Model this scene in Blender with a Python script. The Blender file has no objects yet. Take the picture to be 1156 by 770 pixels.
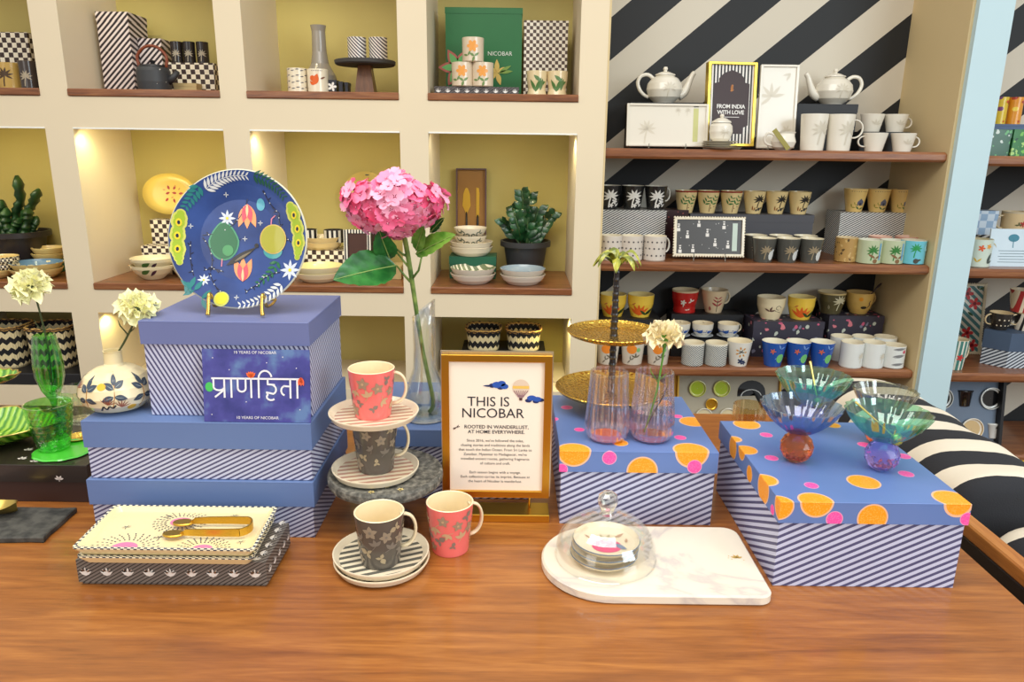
import bpy, math, random
from mathutils import Vector, Matrix, Euler
C = bpy.context.scene.collection
PI = math.pi
random.seed(7)
# ---------------------------------------------------------------- camera
CAMZ = 1.36; FPX = 832.0; PITCH = math.radians(14.8); ROLL = 0.0125
cam_d = bpy.data.cameras.new('camera'); cam = bpy.data.objects.new('camera', cam_d); C.objects.link(cam)
cam_d.sensor_width = 36; cam_d.lens = 36*FPX/1156; cam_d.clip_start = 0.05
ROT = Matrix.Rotation(PI/2-PITCH, 3, 'X') @ Matrix.Rotation(ROLL, 3, 'Z')
cam.matrix_world = Matrix.Translation((0, 0, CAMZ)) @ ROT.to_4x4()
bpy.context.scene.camera = cam
# ---------------------------------------------------------------- world, lamps, exposure
sc = bpy.context.scene
sc.view_settings.view_transform = 'Standard'; sc.view_settings.look = 'None'
sc.view_settings.gamma = 1; sc.view_settings.use_curve_mapping = False
sc.view_settings.exposure = 0.30
w = bpy.data.worlds.new('world'); sc.world = w; w.use_nodes = True
nt = w.node_tree; bg = nt.nodes['Background']; bg.inputs[1].default_value = 0.62
tc = nt.nodes.new('ShaderNodeTexCoord'); sx = nt.nodes.new('ShaderNodeSeparateXYZ'); rp = nt.nodes.new('ShaderNodeValToRGB')
mr = nt.nodes.new('ShaderNodeMapRange'); mr.inputs[1].default_value = -1; mr.inputs[2].default_value = 1
nt.links.new(tc.outputs['Generated'], sx.inputs[0]); nt.links.new(sx.outputs[2], mr.inputs[0])
nt.links.new(mr.outputs[0], rp.inputs[0]); nt.links.new(rp.outputs[0], bg.inputs[0])
rp.color_ramp.elements[0].color = (0.30, 0.25, 0.2, 1); rp.color_ramp.elements[0].position = 0.35
rp.color_ramp.elements[1].color = (1.15, 1.12, 1.08, 1); rp.color_ramp.elements[1].position = 0.75
def area(name, loc, target, size, power, col):
    l = bpy.data.lights.new(name, 'AREA'); l.shape = 'RECTANGLE'; l.size, l.size_y = size; l.energy = power; l.color = col
    o = bpy.data.objects.new(name, l); C.objects.link(o); o.location = loc
    o.rotation_euler = (Vector(target)-Vector(loc)).to_track_quat('-Z', 'Y').to_euler(); return o
area('ceiling_light_panel', (-0.3, 0.4, 3.0), (0, 1.4, 0.8), (2.4, 0.9), 34, (1.0, 0.95, 0.87))
area('shop_window_daylight', (3.2, -1.6, 2.3), (0.6, 2.0, 0.9), (2.2, 2.0), 72, (0.80, 0.92, 1.0))
area('left_area_light', (-2.6, -2.2, 2.2), (-0.3, 1.6, 0.9), (1.8, 1.8), 18, (1.0, 0.97, 0.93))  # bare wide area lamp from the left, behind the camera; no opening modelled
def spot(name, loc, target, power, col, ang, rad=0.012):
    l = bpy.data.lights.new(name, 'SPOT'); l.energy = power; l.color = col; l.spot_size = math.radians(ang); l.spot_blend = 0.6; l.shadow_soft_size = rad
    o = bpy.data.objects.new(name, l); C.objects.link(o); o.location = loc
    o.rotation_euler = (Vector(target)-Vector(loc)).to_track_quat('-Z', 'Y').to_euler(); return o
# ---------------------------------------------------------------- pixel helpers (rays meeting real planes)
def ray(px, py): return ROT @ Vector(((px-578)/FPX, (385-py)/FPX, -1))
def PY(px, py, Y): v = ray(px, py); return Vector((0, 0, CAMZ)) + v*(Y/v.y)
def PZ(px, py, Z): v = ray(px, py); return Vector((0, 0, CAMZ)) + v*((Z-CAMZ)/v.z)
def XF(px, Y, Z):
    X = 0.0
    for _ in range(4):
        q = ROT.transposed() @ (Vector((X, Y, Z))-Vector((0, 0, CAMZ)))
        cur = 578-FPX*q.x/q.z; X += (px-cur)*(-q.z)/FPX
    return X
# ---------------------------------------------------------------- materials
def lin(c): return tuple(((x/255)/12.92 if x/255 <= .04045 else ((x/255+.055)/1.055)**2.4) for x in c)
MATS = {}
class N:
    def __init__(s, name):
        s.m = bpy.data.materials.new(name); s.m.use_nodes = True; s.t = s.m.node_tree
        s.b = s.t.nodes['Principled BSDF']; s._tc = None
    def new(s, k): return s.t.nodes.new('ShaderNode'+k)
    def link(s, a, b):
        if isinstance(a, (int, float)): b.default_value = a
        elif isinstance(a, tuple): b.default_value = (*a[:3], 1) if len(b.default_value) == 4 else a[:3]
        else: s.t.links.new(a, b)
    def co(s):
        if not s._tc: s._tc = s.new('TexCoord')
        return s._tc.outputs['Object']
    def math(s, op, a, b=0.0, c=None, clamp=False):
        n = s.new('Math'); n.operation = op; n.use_clamp = clamp; s.link(a, n.inputs[0]); s.link(b, n.inputs[1])
        if c is not None: s.link(c, n.inputs[2])
        return n.outputs[0]
    def dot(s, vec, v=None):
        n = s.new('VectorMath'); n.operation = 'DOT_PRODUCT'; s.link(v or s.co(), n.inputs[0]); n.inputs[1].default_value = vec; return n.outputs['Value']
    def dist(s, p, scale=None, v=None):
        src = v or s.co()
        if scale:
            n = s.new('VectorMath'); n.operation = 'SUBTRACT'; s.link(src, n.inputs[0]); n.inputs[1].default_value = p
            k = s.new('VectorMath'); k.operation = 'MULTIPLY'; s.link(n.outputs[0], k.inputs[0]); k.inputs[1].default_value = scale
            l = s.new('VectorMath'); l.operation = 'LENGTH'; s.link(k.outputs[0], l.inputs[0]); return l.outputs['Value']
        n = s.new('VectorMath'); n.operation = 'DISTANCE'; s.link(src, n.inputs[0]); n.inputs[1].default_value = p; return n.outputs['Value']
    def mix(s, f, a, b):
        n = s.new('Mix'); n.data_type = 'RGBA'; s.link(f, n.inputs[0]); s.link(a, n.inputs[6]); s.link(b, n.inputs[7]); return n.outputs[2]
    def noise(s, scale, detail=3, v=None, stretch=None, dist=0.0):
        n = s.new('TexNoise'); n.inputs['Scale'].default_value = scale; n.inputs['Detail'].default_value = detail; n.inputs['Distortion'].default_value = dist
        src = v or s.co()
        if stretch:
            mp = s.new('Mapping'); mp.inputs['Scale'].default_value = stretch; s.link(src, mp.inputs[0]); src = mp.outputs[0]
        s.link(src, n.inputs['Vector']); return n.outputs[0]
    def ramp(s, f, stops):
        n = s.new('ValToRGB'); s.link(f, n.inputs[0]); e = n.color_ramp.elements
        e[0].position, e[0].color = stops[0][0], (*stops[0][1], 1); e[1].position, e[1].color = stops[-1][0], (*stops[-1][1], 1)
        for p, c in stops[1:-1]: q = e.new(p); q.color = (*c, 1)
        return n.outputs[0]
    def frac(s, a, period): return s.math('FRACT', s.math('ADD', s.math('DIVIDE', a, period), 1000.0))
    def bump(s, h, strength, d=0.002):
        n = s.new('Bump'); n.inputs['Strength'].default_value = strength; n.inputs['Distance'].default_value = d; s.link(h, n.inputs['Height']); s.link(n.outputs[0], s.b.inputs['Normal'])
    def fin(s, col=None, rough=.5, metal=0.0, coat=0.0, spec=None):
        if col is not None: s.link(col, s.b.inputs['Base Color'])
        s.link(rough, s.b.inputs['Roughness']); s.b.inputs['Metallic'].default_value = metal
        s.b.inputs['Coat Weight'].default_value = coat; s.b.inputs['Coat Roughness'].default_value = .08
        if spec is not None: s.b.inputs['Specular IOR Level'].default_value = spec
        return s.m
def mat(rgb, rough=.5, metal=0.0, coat=0.0, var=0.06, scale=25):
    key = ('p', tuple(rgb), rough, metal, coat)
    if key not in MATS:
        n = N('paint_%d_%d_%d' % tuple(rgb)); c = lin(rgb)
        f = n.noise(scale, 4)
        col = n.mix(f, tuple(x*(1-var) for x in c), tuple(min(1, x*(1+var)) for x in c))
        MATS[key] = n.fin(col, rough, metal, coat)
    return MATS[key]
def cer(rgb): return mat(rgb, .22, 0, .35, .03)      # glazed ceramic
def stripes(rgb1, rgb2, vec, period, duty=.5, rough=.5, coat=0, name='stripes'):
    n = N(name); f = n.math('LESS_THAN', n.frac(n.dot(vec), period), duty)
    return n.fin(n.mix(f, lin(rgb1), lin(rgb2)), rough, 0, coat)
def checker(rgb1, rgb2, size, rough=.5, dots=None):
    n = N('checker'); c = n.new('TexChecker'); c.inputs['Scale'].default_value = 1/size
    k = n.new('VectorMath'); k.operation = 'ADD'; k.inputs[1].default_value = (.00013, .00017, .00011); n.link(n.co(), k.inputs[0]); n.link(k.outputs[0], c.inputs[0])
    c.inputs['Color1'].default_value = (*lin(rgb1), 1); c.inputs['Color2'].default_value = (*lin(rgb2), 1)
    return n.fin(c.outputs[0], rough)
def spheres(base, items, rough=.45, speck=True, coat=0.1):
    """flat printed dots: each is a ball in the box's own coordinates, so a dot folds over an edge"""
    n = N('polka_print'); f0 = n.noise(9, 3)
    col = n.mix(f0, tuple(x*.92 for x in lin(base)), tuple(x*1.08 for x in lin(base)))
    vo = n.new('TexVoronoi'); vo.inputs['Scale'].default_value = 420; n.link(n.co(), vo.inputs['Vector'])
    sp = n.math('LESS_THAN', vo.outputs['Distance'], .38)
    for p, r, c in items:
        d = n.dist(p); cc = lin(c); edge = tuple(min(1, x*.6+.3) for x in cc)
        inner = n.mix(n.math('MULTIPLY', sp, .55), cc, tuple(min(1, x*1.25+.1) for x in cc)) if speck else cc
        col = n.mix(n.math('LESS_THAN', d, r), col, edge)
        col = n.mix(n.math('LESS_THAN', d, r*.9), col, inner)
    return n.fin(col, rough, 0, coat)
def wood(c1, c2, c3, axis='x', rough=.35, coat=.15, sc_=1.0, planks=None):
    n = N('wood'); st = {'x': (1.2, 14, 14), 'y': (14, 1.2, 14), 'z': (14, 14, 1.2)}[axis]
    a = n.noise(3.2*sc_, 6, stretch=st, dist=1.4); b = n.noise(24*sc_, 3, stretch=st); g = n.noise(1.3*sc_, 3, stretch=st, dist=.8)
    f = n.math('ADD', n.math('MULTIPLY', a, .55), n.math('ADD', n.math('MULTIPLY', b, .2), n.math('MULTIPLY', g, .25)))
    col = n.ramp(f, [(.28, lin(c1)), (.5, lin(c2)), (.72, lin(c3))])
    if planks:
        ln = n.math('LESS_THAN', n.frac(n.dot((0, 1, 0)), planks), .012); col = n.mix(n.math('MULTIPLY', ln, .6), col, lin(c1))
    n.bump(b, .12, .001); return n.fin(col, rough, 0, coat)
def glass(rgb, alpha_tint=1.0, rough=0.0, name='thin_glass', spec=1.0, rgb2=None, zr=None):
    """thin clear wall: tinted pass-through plus a Fresnel surface reflection"""
    n = N(name); t = n.t; tr = n.new('BsdfTransparent'); gl = n.new('BsdfGlossy'); mx = n.new('MixShader'); fr = n.new('LayerWeight')
    fr.inputs['Blend'].default_value = .32; gl.inputs['Roughness'].default_value = max(rough, .03)
    tl = lambda c: tuple(x**.5 for x in lin(c))
    if rgb2:
        z = n.new('MapRange'); z.inputs[1].default_value, z.inputs[2].default_value = zr; n.link(n.dot((0, 0, 1)), z.inputs[0])
        n.link(n.mix(z.outputs[0], tl(rgb), tl(rgb2)), tr.inputs[0])
    else: tr.inputs[0].default_value = (*tl(rgb), 1)
    gl.inputs[0].default_value = (1, 1, 1, 1)
    f = n.math('ADD', n.math('MULTIPLY', fr.outputs['Facing'], .75*spec), .05, clamp=True)
    t.links.new(f, mx.inputs[0]); t.links.new(tr.outputs[0], mx.inputs[1]); t.links.new(gl.outputs[0], mx.inputs[2])
    out = [x for x in t.nodes if x.type == 'OUTPUT_MATERIAL'][0]; t.links.new(mx.outputs[0], out.inputs[0]); t.nodes.remove(n.b); return n.m
def solid_glass(rgb, ior=1.5, rough=0.0, tw=.86):
    n = N('solid_glass'); n.fin(lin(rgb), rough); n.b.inputs['Transmission Weight'].default_value = tw; n.b.inputs['IOR'].default_value = ior; return n.m
def gold(rgb=(214, 168, 70), rough=.25, hammer=False):
    n = N('gold'); 
    if hammer:
        v = n.new('TexVoronoi'); v.inputs['Scale'].default_value = 190; n.link(n.co(), v.inputs['Vector']); n.bump(v.outputs['Distance'], .5, .0015)
    return n.fin(lin(rgb), rough, 1.0)
def floral(base, cols, scale=90, thr=.3, rough=.3, coat=.3):
    """small all-over print: scattered blobs and sprigs on a plain ground"""
    n = N('floral_print'); v = n.new('TexVoronoi'); v.inputs['Scale'].default_value = scale; n.link(n.co(), v.inputs['Vector'])
    v2 = n.new('TexVoronoi'); v2.inputs['Scale'].default_value = scale*1.7; n.link(n.co(), v2.inputs['Vector'])
    sel = n.new('SeparateColor'); n.link(v.outputs['Color'], sel.inputs[0])
    st = []
    for i, c in enumerate(cols): st.append((i/len(cols), lin(c)))
    if len(st) == 1: st.append((1, lin(cols[0])))
    r = n.new('ValToRGB'); r.color_ramp.interpolation = 'CONSTANT'; n.link(sel.outputs[0], r.inputs[0])
    e = r.color_ramp.elements; e[0].position = 0; e[0].color = (*st[0][1], 1); e[1].position = st[-1][0]; e[1].color = (*st[-1][1], 1)
    for p, c in st[1:-1]: q = e.new(p); q.color = (*c, 1)
    wob = n.math('ADD', v.outputs['Distance'], n.math('MULTIPLY', n.math('SUBTRACT', v2.outputs['Distance'], .4), .35))
    return n.fin(n.mix(n.math('LESS_THAN', wob, thr), lin(base), r.outputs[0]), rough, 0, coat)
def zigzag(dark, light, period, rough=.8):
    n = N('woven_zigzag'); s = n.new('SeparateXYZ'); n.link(n.co(), s.inputs[0])
    ang = n.math('ARCTAN2', s.outputs[1], s.outputs[0]); tri = n.math('PINGPONG', n.math('MULTIPLY', ang, 7.0), 1.0)
    u = n.math('ADD', s.outputs[2], n.math('MULTIPLY', tri, period*.28))
    f = n.math('LESS_THAN', n.frac(u, period), .5)
    g = n.math('MULTIPLY', n.math('SINE', n.math('MULTIPLY', ang, 60.0)), 1.0); n.bump(g, .4, .003)
    return n.fin(n.mix(f, lin(dark), lin(light)), rough)
# ---------------------------------------------------------------- mesh builder
class MB:
    def __init__(s): s.v = []; s.f = []; s.mi = []; s.sm = []; s.mats = []
    def m(s, mt):
        if mt not in s.mats: s.mats.append(mt)
        return s.mats.index(mt)
    def add(s, vs, fs, mt, smooth=False, T=None):
        o = len(s.v); i = s.m(mt)
        for p in vs: s.v.append(tuple(T @ Vector(p)) if T else tuple(p))
        for f in fs: s.f.append([o+k for k in f]); s.mi.append(i); s.sm.append(smooth)
        return s
    def prism(s, outline, z0, z1, mt, bev=0.0, T=None, smooth=False, mtop=None):
        """vertical prism from a closed outline (ccw), with a small chamfer top and bottom"""
        n = len(outline); cx = sum(p[0] for p in outline)/n; cy = sum(p[1] for p in outline)/n
        def inset(b):
            R = []
            for i, p in enumerate(outline):
                a = Vector(outline[i-1]); q = Vector(p); c = Vector(outline[(i+1) % n])
                e1 = (q-a); e2 = (c-q); e1 = e1.normalized() if e1.length > 1e-9 else Vector((0, 0)); e2 = e2.normalized() if e2.length > 1e-9 else Vector((0, 0))
                nn = Vector((-(e1.y+e2.y), e1.x+e2.x)); nn = nn.normalized() if nn.length > 1e-9 else Vector((0, 0))
                R.append((q.x+nn.x*b, q.y+nn.y*b))
            return R
        rings = [(inset(bev), z0), (outline, z0+bev), (outline, z1-bev), (inset(bev), z1)] if bev > 0 else [(outline, z0), (outline, z1)]
        vs = [(x, y, z) for R, z in rings for x, y in R]; fs = []
        for k in range(len(rings)-1):
            for i in range(n): j = (i+1) % n; fs.append([k*n+i, k*n+j, (k+1)*n+j, (k+1)*n+i])
        s.add(vs, fs+[list(range(n))[::-1]], mt, smooth, T)
        L = len(rings)-1; top = [(x, y, rings[-1][1]) for x, y in rings[-1][0]]
        s.add(top, [list(range(n))], mtop or mt, False, T); return s
    def box(s, x0, x1, y0, y1, z0, z1, mt, bev=0.0, T=None):
        return s.prism([(x0, y0), (x1, y0), (x1, y1), (x0, y1)], z0, z1, mt, bev, T)
    def lathe(s, prof, mt, n=32, T=None, mf=None, rf=None, smooth=True, close=False):
        """prof [(r,z)...]; mf(k)->material for band k; rf(theta,k)->radius factor"""
        vs = []; 
        for k, (r, z) in enumerate(prof):
            for i in range(n):
                th = 2*PI*i/n; q = r*(rf(th, k) if rf else 1); vs.append((q*math.cos(th), q*math.sin(th), z))
        for k in range(len(prof)-1):
            fs = [[k*n+i, k*n+(i+1) % n, (k+1)*n+(i+1) % n, (k+1)*n+i] for i in range(n)]
            s.add([vs[q] for q in range(k*n, (k+2)*n)], [[a-k*n for a in f] for f in fs], mf(k) if mf else mt, smooth, T)
        return s
    def tube(s, pts, rad, mt, n=8, T=None, cap=True, flat=1.0):
        pts = [Vector(p) for p in pts]; R = list(rad) if isinstance(rad, (list, tuple)) else [rad]*len(pts)
        if 4 <= len(pts) <= 12:                      # round off the bends
            P2, R2 = [], []
            for i in range(len(pts)-1):
                p0, p1, p2, p3 = pts[max(i-1, 0)], pts[i], pts[i+1], pts[min(i+2, len(pts)-1)]
                for k in range(3):
                    t = k/3; P2.append(.5*((2*p1)+(p2-p0)*t+(2*p0-5*p1+4*p2-p3)*t*t+(3*p1-p0-3*p2+p3)*t**3)); R2.append(R[i]+(R[i+1]-R[i])*t)
            pts = P2+[pts[-1]]; R = R2+[R[-1]]
        vs = []; up = Vector((0, 0, 1)); prev = None
        for i, p in enumerate(pts):
            t = (pts[min(i+1, len(pts)-1)]-pts[max(i-1, 0)]).normalized()
            if prev is None: a = t.cross(up) if abs(t.dot(up)) < .95 else t.cross(Vector((1, 0, 0)))
            else: a = prev-t*prev.dot(t)
            a.normalize(); prev = a; b = t.cross(a)
            for k in range(n): th = 2*PI*k/n; vs.append(p+a*(R[i]*math.cos(th))+b*(R[i]*flat*math.sin(th)))
        fs = [[i*n+k, i*n+(k+1) % n, (i+1)*n+(k+1) % n, (i+1)*n+k] for i in range(len(pts)-1) for k in range(n)]
        if cap: fs += [list(range(n))[::-1], [(len(pts)-1)*n+k for k in range(n)]]
        return s.add(vs, fs, mt, True, T)
    def sphere(s, c, r, mt, n=16, T=None, smooth=True):
        rr = r if isinstance(r, (tuple, list)) else (r, r, r); m = max(4, n//2); vs = []
        for j in range(m+1):
            ph = PI*j/m
            for i in range(n): th = 2*PI*i/n; vs.append((c[0]+rr[0]*math.sin(ph)*math.cos(th), c[1]+rr[1]*math.sin(ph)*math.sin(th), c[2]-rr[2]*math.cos(ph)))
        return s.add(vs, [[j*n+i, j*n+(i+1) % n, (j+1)*n+(i+1) % n, (j+1)*n+i] for j in range(m) for i in range(n)], mt, smooth, T)
    def decal(s, polys, f, mt, rings=(.5, 1.0)):
        """printed shapes: polygons (star-shaped about their centre) laid onto a surface by f(s,t)"""
        for P in polys:
            n = len(P); cx = sum(p[0] for p in P)/n; cy = sum(p[1] for p in P)/n
            vs = [f(cx, cy)]
            for q in rings: vs += [f(cx+(x-cx)*q, cy+(y-cy)*q) for x, y in P]
            fs = [[0, 1+i, 1+(i+1) % n] for i in range(n)]
            for k in range(len(rings)-1): fs += [[1+k*n+i, 1+(k+1)*n+i, 1+(k+1)*n+(i+1) % n, 1+k*n+(i+1) % n] for i in range(n)]
            s.add(vs, fs, mt, True)
        return s
    def text(s, string, size, f, mt, align='CENTER', space=1.0, bold=0.0, linesp=1.0):
        cu = bpy.data.curves.new('t', 'FONT'); cu.body = string; cu.size = size; cu.align_x = align; cu.space_character = space; cu.space_line = linesp
        cu.offset = bold; cu.resolution_u = 3; o = bpy.data.objects.new('t', cu); C.objects.link(o)
        dg = bpy.context.evaluated_depsgraph_get(); me = bpy.data.meshes.new_from_object(o.evaluated_get(dg))
        s.add([f(v.co.x, v.co.y) for v in me.vertices], [list(p.vertices) for p in me.polygons], mt)
        bpy.data.objects.remove(o); bpy.data.meshes.remove(me); bpy.data.curves.remove(cu); return s
    def build(s, name, parent=None, label=None, weld=False):
        me = bpy.data.meshes.new(name); me.from_pydata(s.v, [], s.f)
        for mt in s.mats: me.materials.append(mt)
        me.polygons.foreach_set('material_index', s.mi); me.polygons.foreach_set('use_smooth', s.sm); me.update()
        o = bpy.data.objects.new(name, me); C.objects.link(o)
        if parent: o.parent = parent
        if label: o['label'] = label
        return o
def tag(o, label, cat, group=None, kind=None):
    o['label'] = label; o['category'] = cat
    if group: o['group'] = group
    if kind: o['kind'] = kind
    return o
def thing(name, label, cat, loc=(0, 0, 0), rz=0.0, group=None):
    o = bpy.data.objects.new(name, None); C.objects.link(o); o.empty_display_size = .02
    o.location = loc; o.rotation_euler = (0, 0, rz); return tag(o, label, cat, group)
def struct(o): o['kind'] = 'structure'; return o
def dup(root, loc, rz=None, label=None, group=None, scale=None):
    r = root.copy(); C.objects.link(r); r.location = loc
    if rz is not None: r.rotation_euler = (0, 0, rz)
    if label: r['label'] = label
    if group: r['group'] = group
    if scale: r.scale = (scale,)*3 if isinstance(scale, (int, float)) else scale
    for ch in list(root.children):
        c = ch.copy(); C.objects.link(c); c.parent = r
        for g in ch.children: d = g.copy(); C.objects.link(d); d.parent = c
    return r
def ordn(i, n):
    if n == 1: return ''
    if n == 2: return ('left', 'right')[i]
    if n == 3: return ('leftmost', 'middle', 'rightmost')[i]
    return ['leftmost'] + ['second from left', 'third from left', 'fourth from left', 'fifth from left'][:n-2] + ['rightmost'] and (['leftmost']+['second from left', 'third from left', 'fourth from left', 'fifth from left'][:n-2]+['rightmost'])[i]
# ---------------------------------------------------------------- printed shapes (2-D outlines, metres)
def rot2(P, a, o=(0, 0)): c, s = math.cos(a), math.sin(a); return [(o[0]+x*c-y*s, o[1]+x*s+y*c) for x, y in P]
def leaf(l, w_, a=0, o=(0, 0), n=6):
    up = [(l*i/n, w_/2*math.sin(PI*(i/n)**.85)) for i in range(n+1)]; dn = [(x, -y) for x, y in up[-2:0:-1]]
    return rot2(up+dn, a, o)[::-1][::-1]
def disc(r, o=(0, 0), n=14, ry=None): return [(o[0]+r*math.cos(2*PI*i/n), o[1]+(ry or r)*math.sin(2*PI*i/n)) for i in range(n)]
def flower(r, n=5, o=(0, 0), inner=.35, a=0):
    return [(o[0]+r*(inner+(1-inner)*abs(math.cos(n/2*t)))*math.cos(t+a), o[1]+r*(inner+(1-inner)*abs(math.cos(n/2*t)))*math.sin(t+a)) for t in [2*PI*i/(n*6) for i in range(n*6)]]
def strip(pts, w_):
    out = []
    for (x0, y0), (x1, y1) in zip(pts, pts[1:]):
        d = math.hypot(x1-x0, y1-y0) or 1; nx, ny = -(y1-y0)/d*w_/2, (x1-x0)/d*w_/2; out.append([(x0+nx, y0+ny), (x0-nx, y0-ny), (x1-nx, y1-ny), (x1+nx, y1+ny)])
    return out
def palm(h, o=(0, 0), lean=.1):
    top = (o[0]+lean*h, o[1]+h*.62); P = strip([o, (o[0]+lean*h*.3, o[1]+h*.3), top], h*.07)
    for a in (-.5, .15, .75, 1.35, 1.9, 2.5, 3.1, 3.7): P.append(leaf(h*.42, h*.11, a, top))
    return P
def lotus(r, o=(0, 0)):
    H_ = [(0, -.62), (.50, -.42), (1.0, .18), (.60, .08), (.64, .62), (.27, .28), (0, .86)]
    return [[(o[0]+x*r*.98, o[1]+y*r*.98) for x, y in H_+[(-x, y) for x, y in H_[-2:0:-1]]]]
def fern(pts, l, w_, both=True, taper=.5):
    out = []
    n = len(pts)
    for i in range(n):
        a = pts[max(i-1, 0)]; b = pts[min(i+1, n-1)]; d = math.atan2(b[1]-a[1], b[0]-a[0]); k = 1-taper*i/n
        out.append(leaf(l*k, w_*k, d+.9, pts[i]));
        if both: out.append(leaf(l*k, w_*k, d-.9, pts[i]))
    return out
def tulip(r, o=(0, 0), a=0): return [leaf(r*1.6, r*.62, a+PI/2+d, (o[0], o[1])) for d in (-.45, 0, .45)]
def profR(prof):
    def R(z):
        for (r0, z0), (r1, z1) in zip(prof, prof[1:]):
            if min(z0, z1)-1e-9 <= z <= max(z0, z1)+1e-9: t = 0 if z1 == z0 else (z-z0)/(z1-z0); return r0+(r1-r0)*t
        return prof[-1][0] if z > prof[-1][1] else prof[0][0]
    return R
def onlathe(prof, th0, z0, off=.0005):
    R = profR(prof); rm = R(z0)
    def f(s, t): th = th0+s/rm; r = R(z0+t)+off; return (r*math.cos(th), r*math.sin(th), z0+t)
    return f
# ================================================================ SETTING
WALL = mat((232, 216, 184), .65, var=.03, scale=4); MUST = mat((198, 182, 110), .7, var=.04, scale=5)
POST = mat((196, 222, 228), .6, var=.03, scale=6); SIDE = mat((218, 196, 148), .65, var=.03, scale=5)  # POST: cool daylight falling on the column is put into its pale blue colour
WSHELF = wood((84, 46, 24), (136, 82, 46), (172, 118, 72), 'x', .35, .2)
WTABLE = wood((112, 62, 24), (156, 94, 40), (190, 124, 58), 'x', .30, .3, 1.1)
YF = 2.6; YB = 3.0; COLS = [(-2.105, -1.595), (-1.5, -.99), (-.90, -.39), (-.293, .213)]; ROWS = [(.48, .76), (.845, 1.405), (1.505, 2.065)]
b = MB()
xs = [-2.6]+[x for c in COLS for x in c]+[.305]; zs = [0]+[z for r in ROWS for z in r]+[2.7]
for i in range(len(xs)-1):
    for j in range(len(zs)-1):
        if i % 2 == 1 and j % 2 == 1: continue
        b.box(xs[i], xs[i+1], YF, YB+.06, zs[j], zs[j+1], WALL)
struct(b.build('wall_niche'))
for i, (x0, x1) in enumerate(COLS):
    for j, (z0, z1) in enumerate(ROWS):
        q = MB(); q.box(x0-.005, x1+.005, YB-.012, YB+.05, z0-.005, z1+.005, MUST); struct(q.build('trim_%d' % (i*3+j+1)))
# recess of the cup shelves: diagonal black and white wallpaper
n = N('diagonal_wallpaper'); f = n.math('LESS_THAN', n.frac(n.math('ADD', n.dot((1, 0, -1.2)), .924), .366), .49)
WPAPER = n.fin(n.mix(f, lin((26, 28, 30)), lin((214, 206, 188))), .6)
q = MB(); q.box(.245, 1.56, YB, YB+.06, 0, 2.7, WPAPER); struct(q.build('wall_back'))
q = MB(); q.box(1.49, 1.515, YF+.01, YB, 0, 2.7, SIDE); struct(q.build('wall_side'))
q = MB(); q.box(.305, .312, YF+.003, YB, 0, 2.7, SIDE); struct(q.build('wall_inner'))
q = MB(); q.box(1.50, 1.615, YF-.012, YF+.06, 0, 2.7, POST, .002); q.box(1.515, 1.6, YF+.06, YB+.05, 0, 2.7, SIDE); struct(q.build('wall_column'))
q = MB(); q.box(1.6, 2.6, YB, YB+.06, 0, 2.7, WPAPER); struct(q.build('wall_far_right'))
q = MB(); q.box(-2.8, 3.0, -2.6, YB+.06, -.05, 0, wood((44, 26, 16), (78, 50, 32), (100, 68, 44), 'y', .4, .1)); struct(q.build('floor'))
# niche shelf boards and downlights
WHERE = {(0, 1): 'in the niche with the cactus', (1, 1): 'in the niche behind the blue plate', (2, 1): 'in the niche behind the pink hydrangea', (3, 1): 'in the niche with the potted plant and cake server'}
TOPW = ['under the chequered box at the far left', 'under the black teapot', 'under the stone cake stand', 'under the green gift box']
for i, (x0, x1) in enumerate(COLS):
    for j in (1, 2):
        z0 = ROWS[j][0]; q = MB(); q.box(x0+.0005, x1-.0005, YF-.006, YB-.013, z0+.0005, z0+.0245, WSHELF, .003)
        tag(q.build('niche_shelf'), 'dark wooden niche shelf board '+(WHERE[(i, 1)] if j == 1 else TOPW[i]), 'shelf', 'wooden niche shelf boards')
def downlight(x, y, z, label, power, col=(1.0, .86, .35)):
    t = thing('downlight', label, 'lamp', (x, y, z), 0, 'small niche downlights')
    q = MB(); q.lathe([(.003, -.0005), (.011, -.0005), (.013, -.003), (.011, -.006), (.0085, -.006)], gold((220, 220, 215), .3), 20); q.build('bezel', t)
    e = N('lamp_glow'); e.b.inputs['Emission Color'].default_value = (1, .85, .4, 1); e.b.inputs['Emission Strength'].default_value = 6; e.fin((.9, .9, .8))
    q = MB(); q.lathe([(.0001, -.0045), (.0085, -.005)], e.m, 16); q.build('lens', t)
    s = spot('niche_lamp', (x, y, z-.012), (x, y+.03, z-1), power, col, 150, .008); return t
downlight(-1.485+.02, 2.635, 1.405, 'tiny yellow downlight in the niche above the far left of the blue plate', .6)
downlight(-.885+.02, 2.635, 1.405, 'tiny yellow downlight at top left of the niche behind the pink hydrangea', .6)
downlight(.19, 2.66, 1.405, 'tiny downlight at top right of the niche with the potted plant', .9, (1, .9, .5))
downlight(-1.47, 2.64, .76, 'tiny yellow downlight in the low niche behind the round ceramic vase', 1.1)
downlight(.19, 2.66, .76, 'tiny yellow downlight in the low niche above the woven baskets', 1.6)
downlight(-1.485+.02, 2.64, 2.065, 'tiny downlight in the upper niche over the black teapot', 1.6, (1, .9, .55))
downlight(-.88, 2.64, 2.065, 'tiny downlight in the upper niche over the stone cake stand', 1.6, (1, .9, .55))
for i, (x0, x1) in enumerate(COLS):
    q = MB(); q.box(x0+.0005, x1-.0005, YF-.002, YF+.012, 1.399, 1.4045, mat((250, 250, 240), .4), .001); o = q.build('trim_%d' % (20+i)); struct(o)
    area('niche_strip_light', ((x0+x1)/2, YF+.03, 1.397), ((x0+x1)/2, YF+.26, 1.0), (.46, .012), (.75, .75, .55, .35)[i], ((1, .90, .52), (1, .90, .52), (1, .92, .62), (1, .93, .70))[i])
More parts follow.
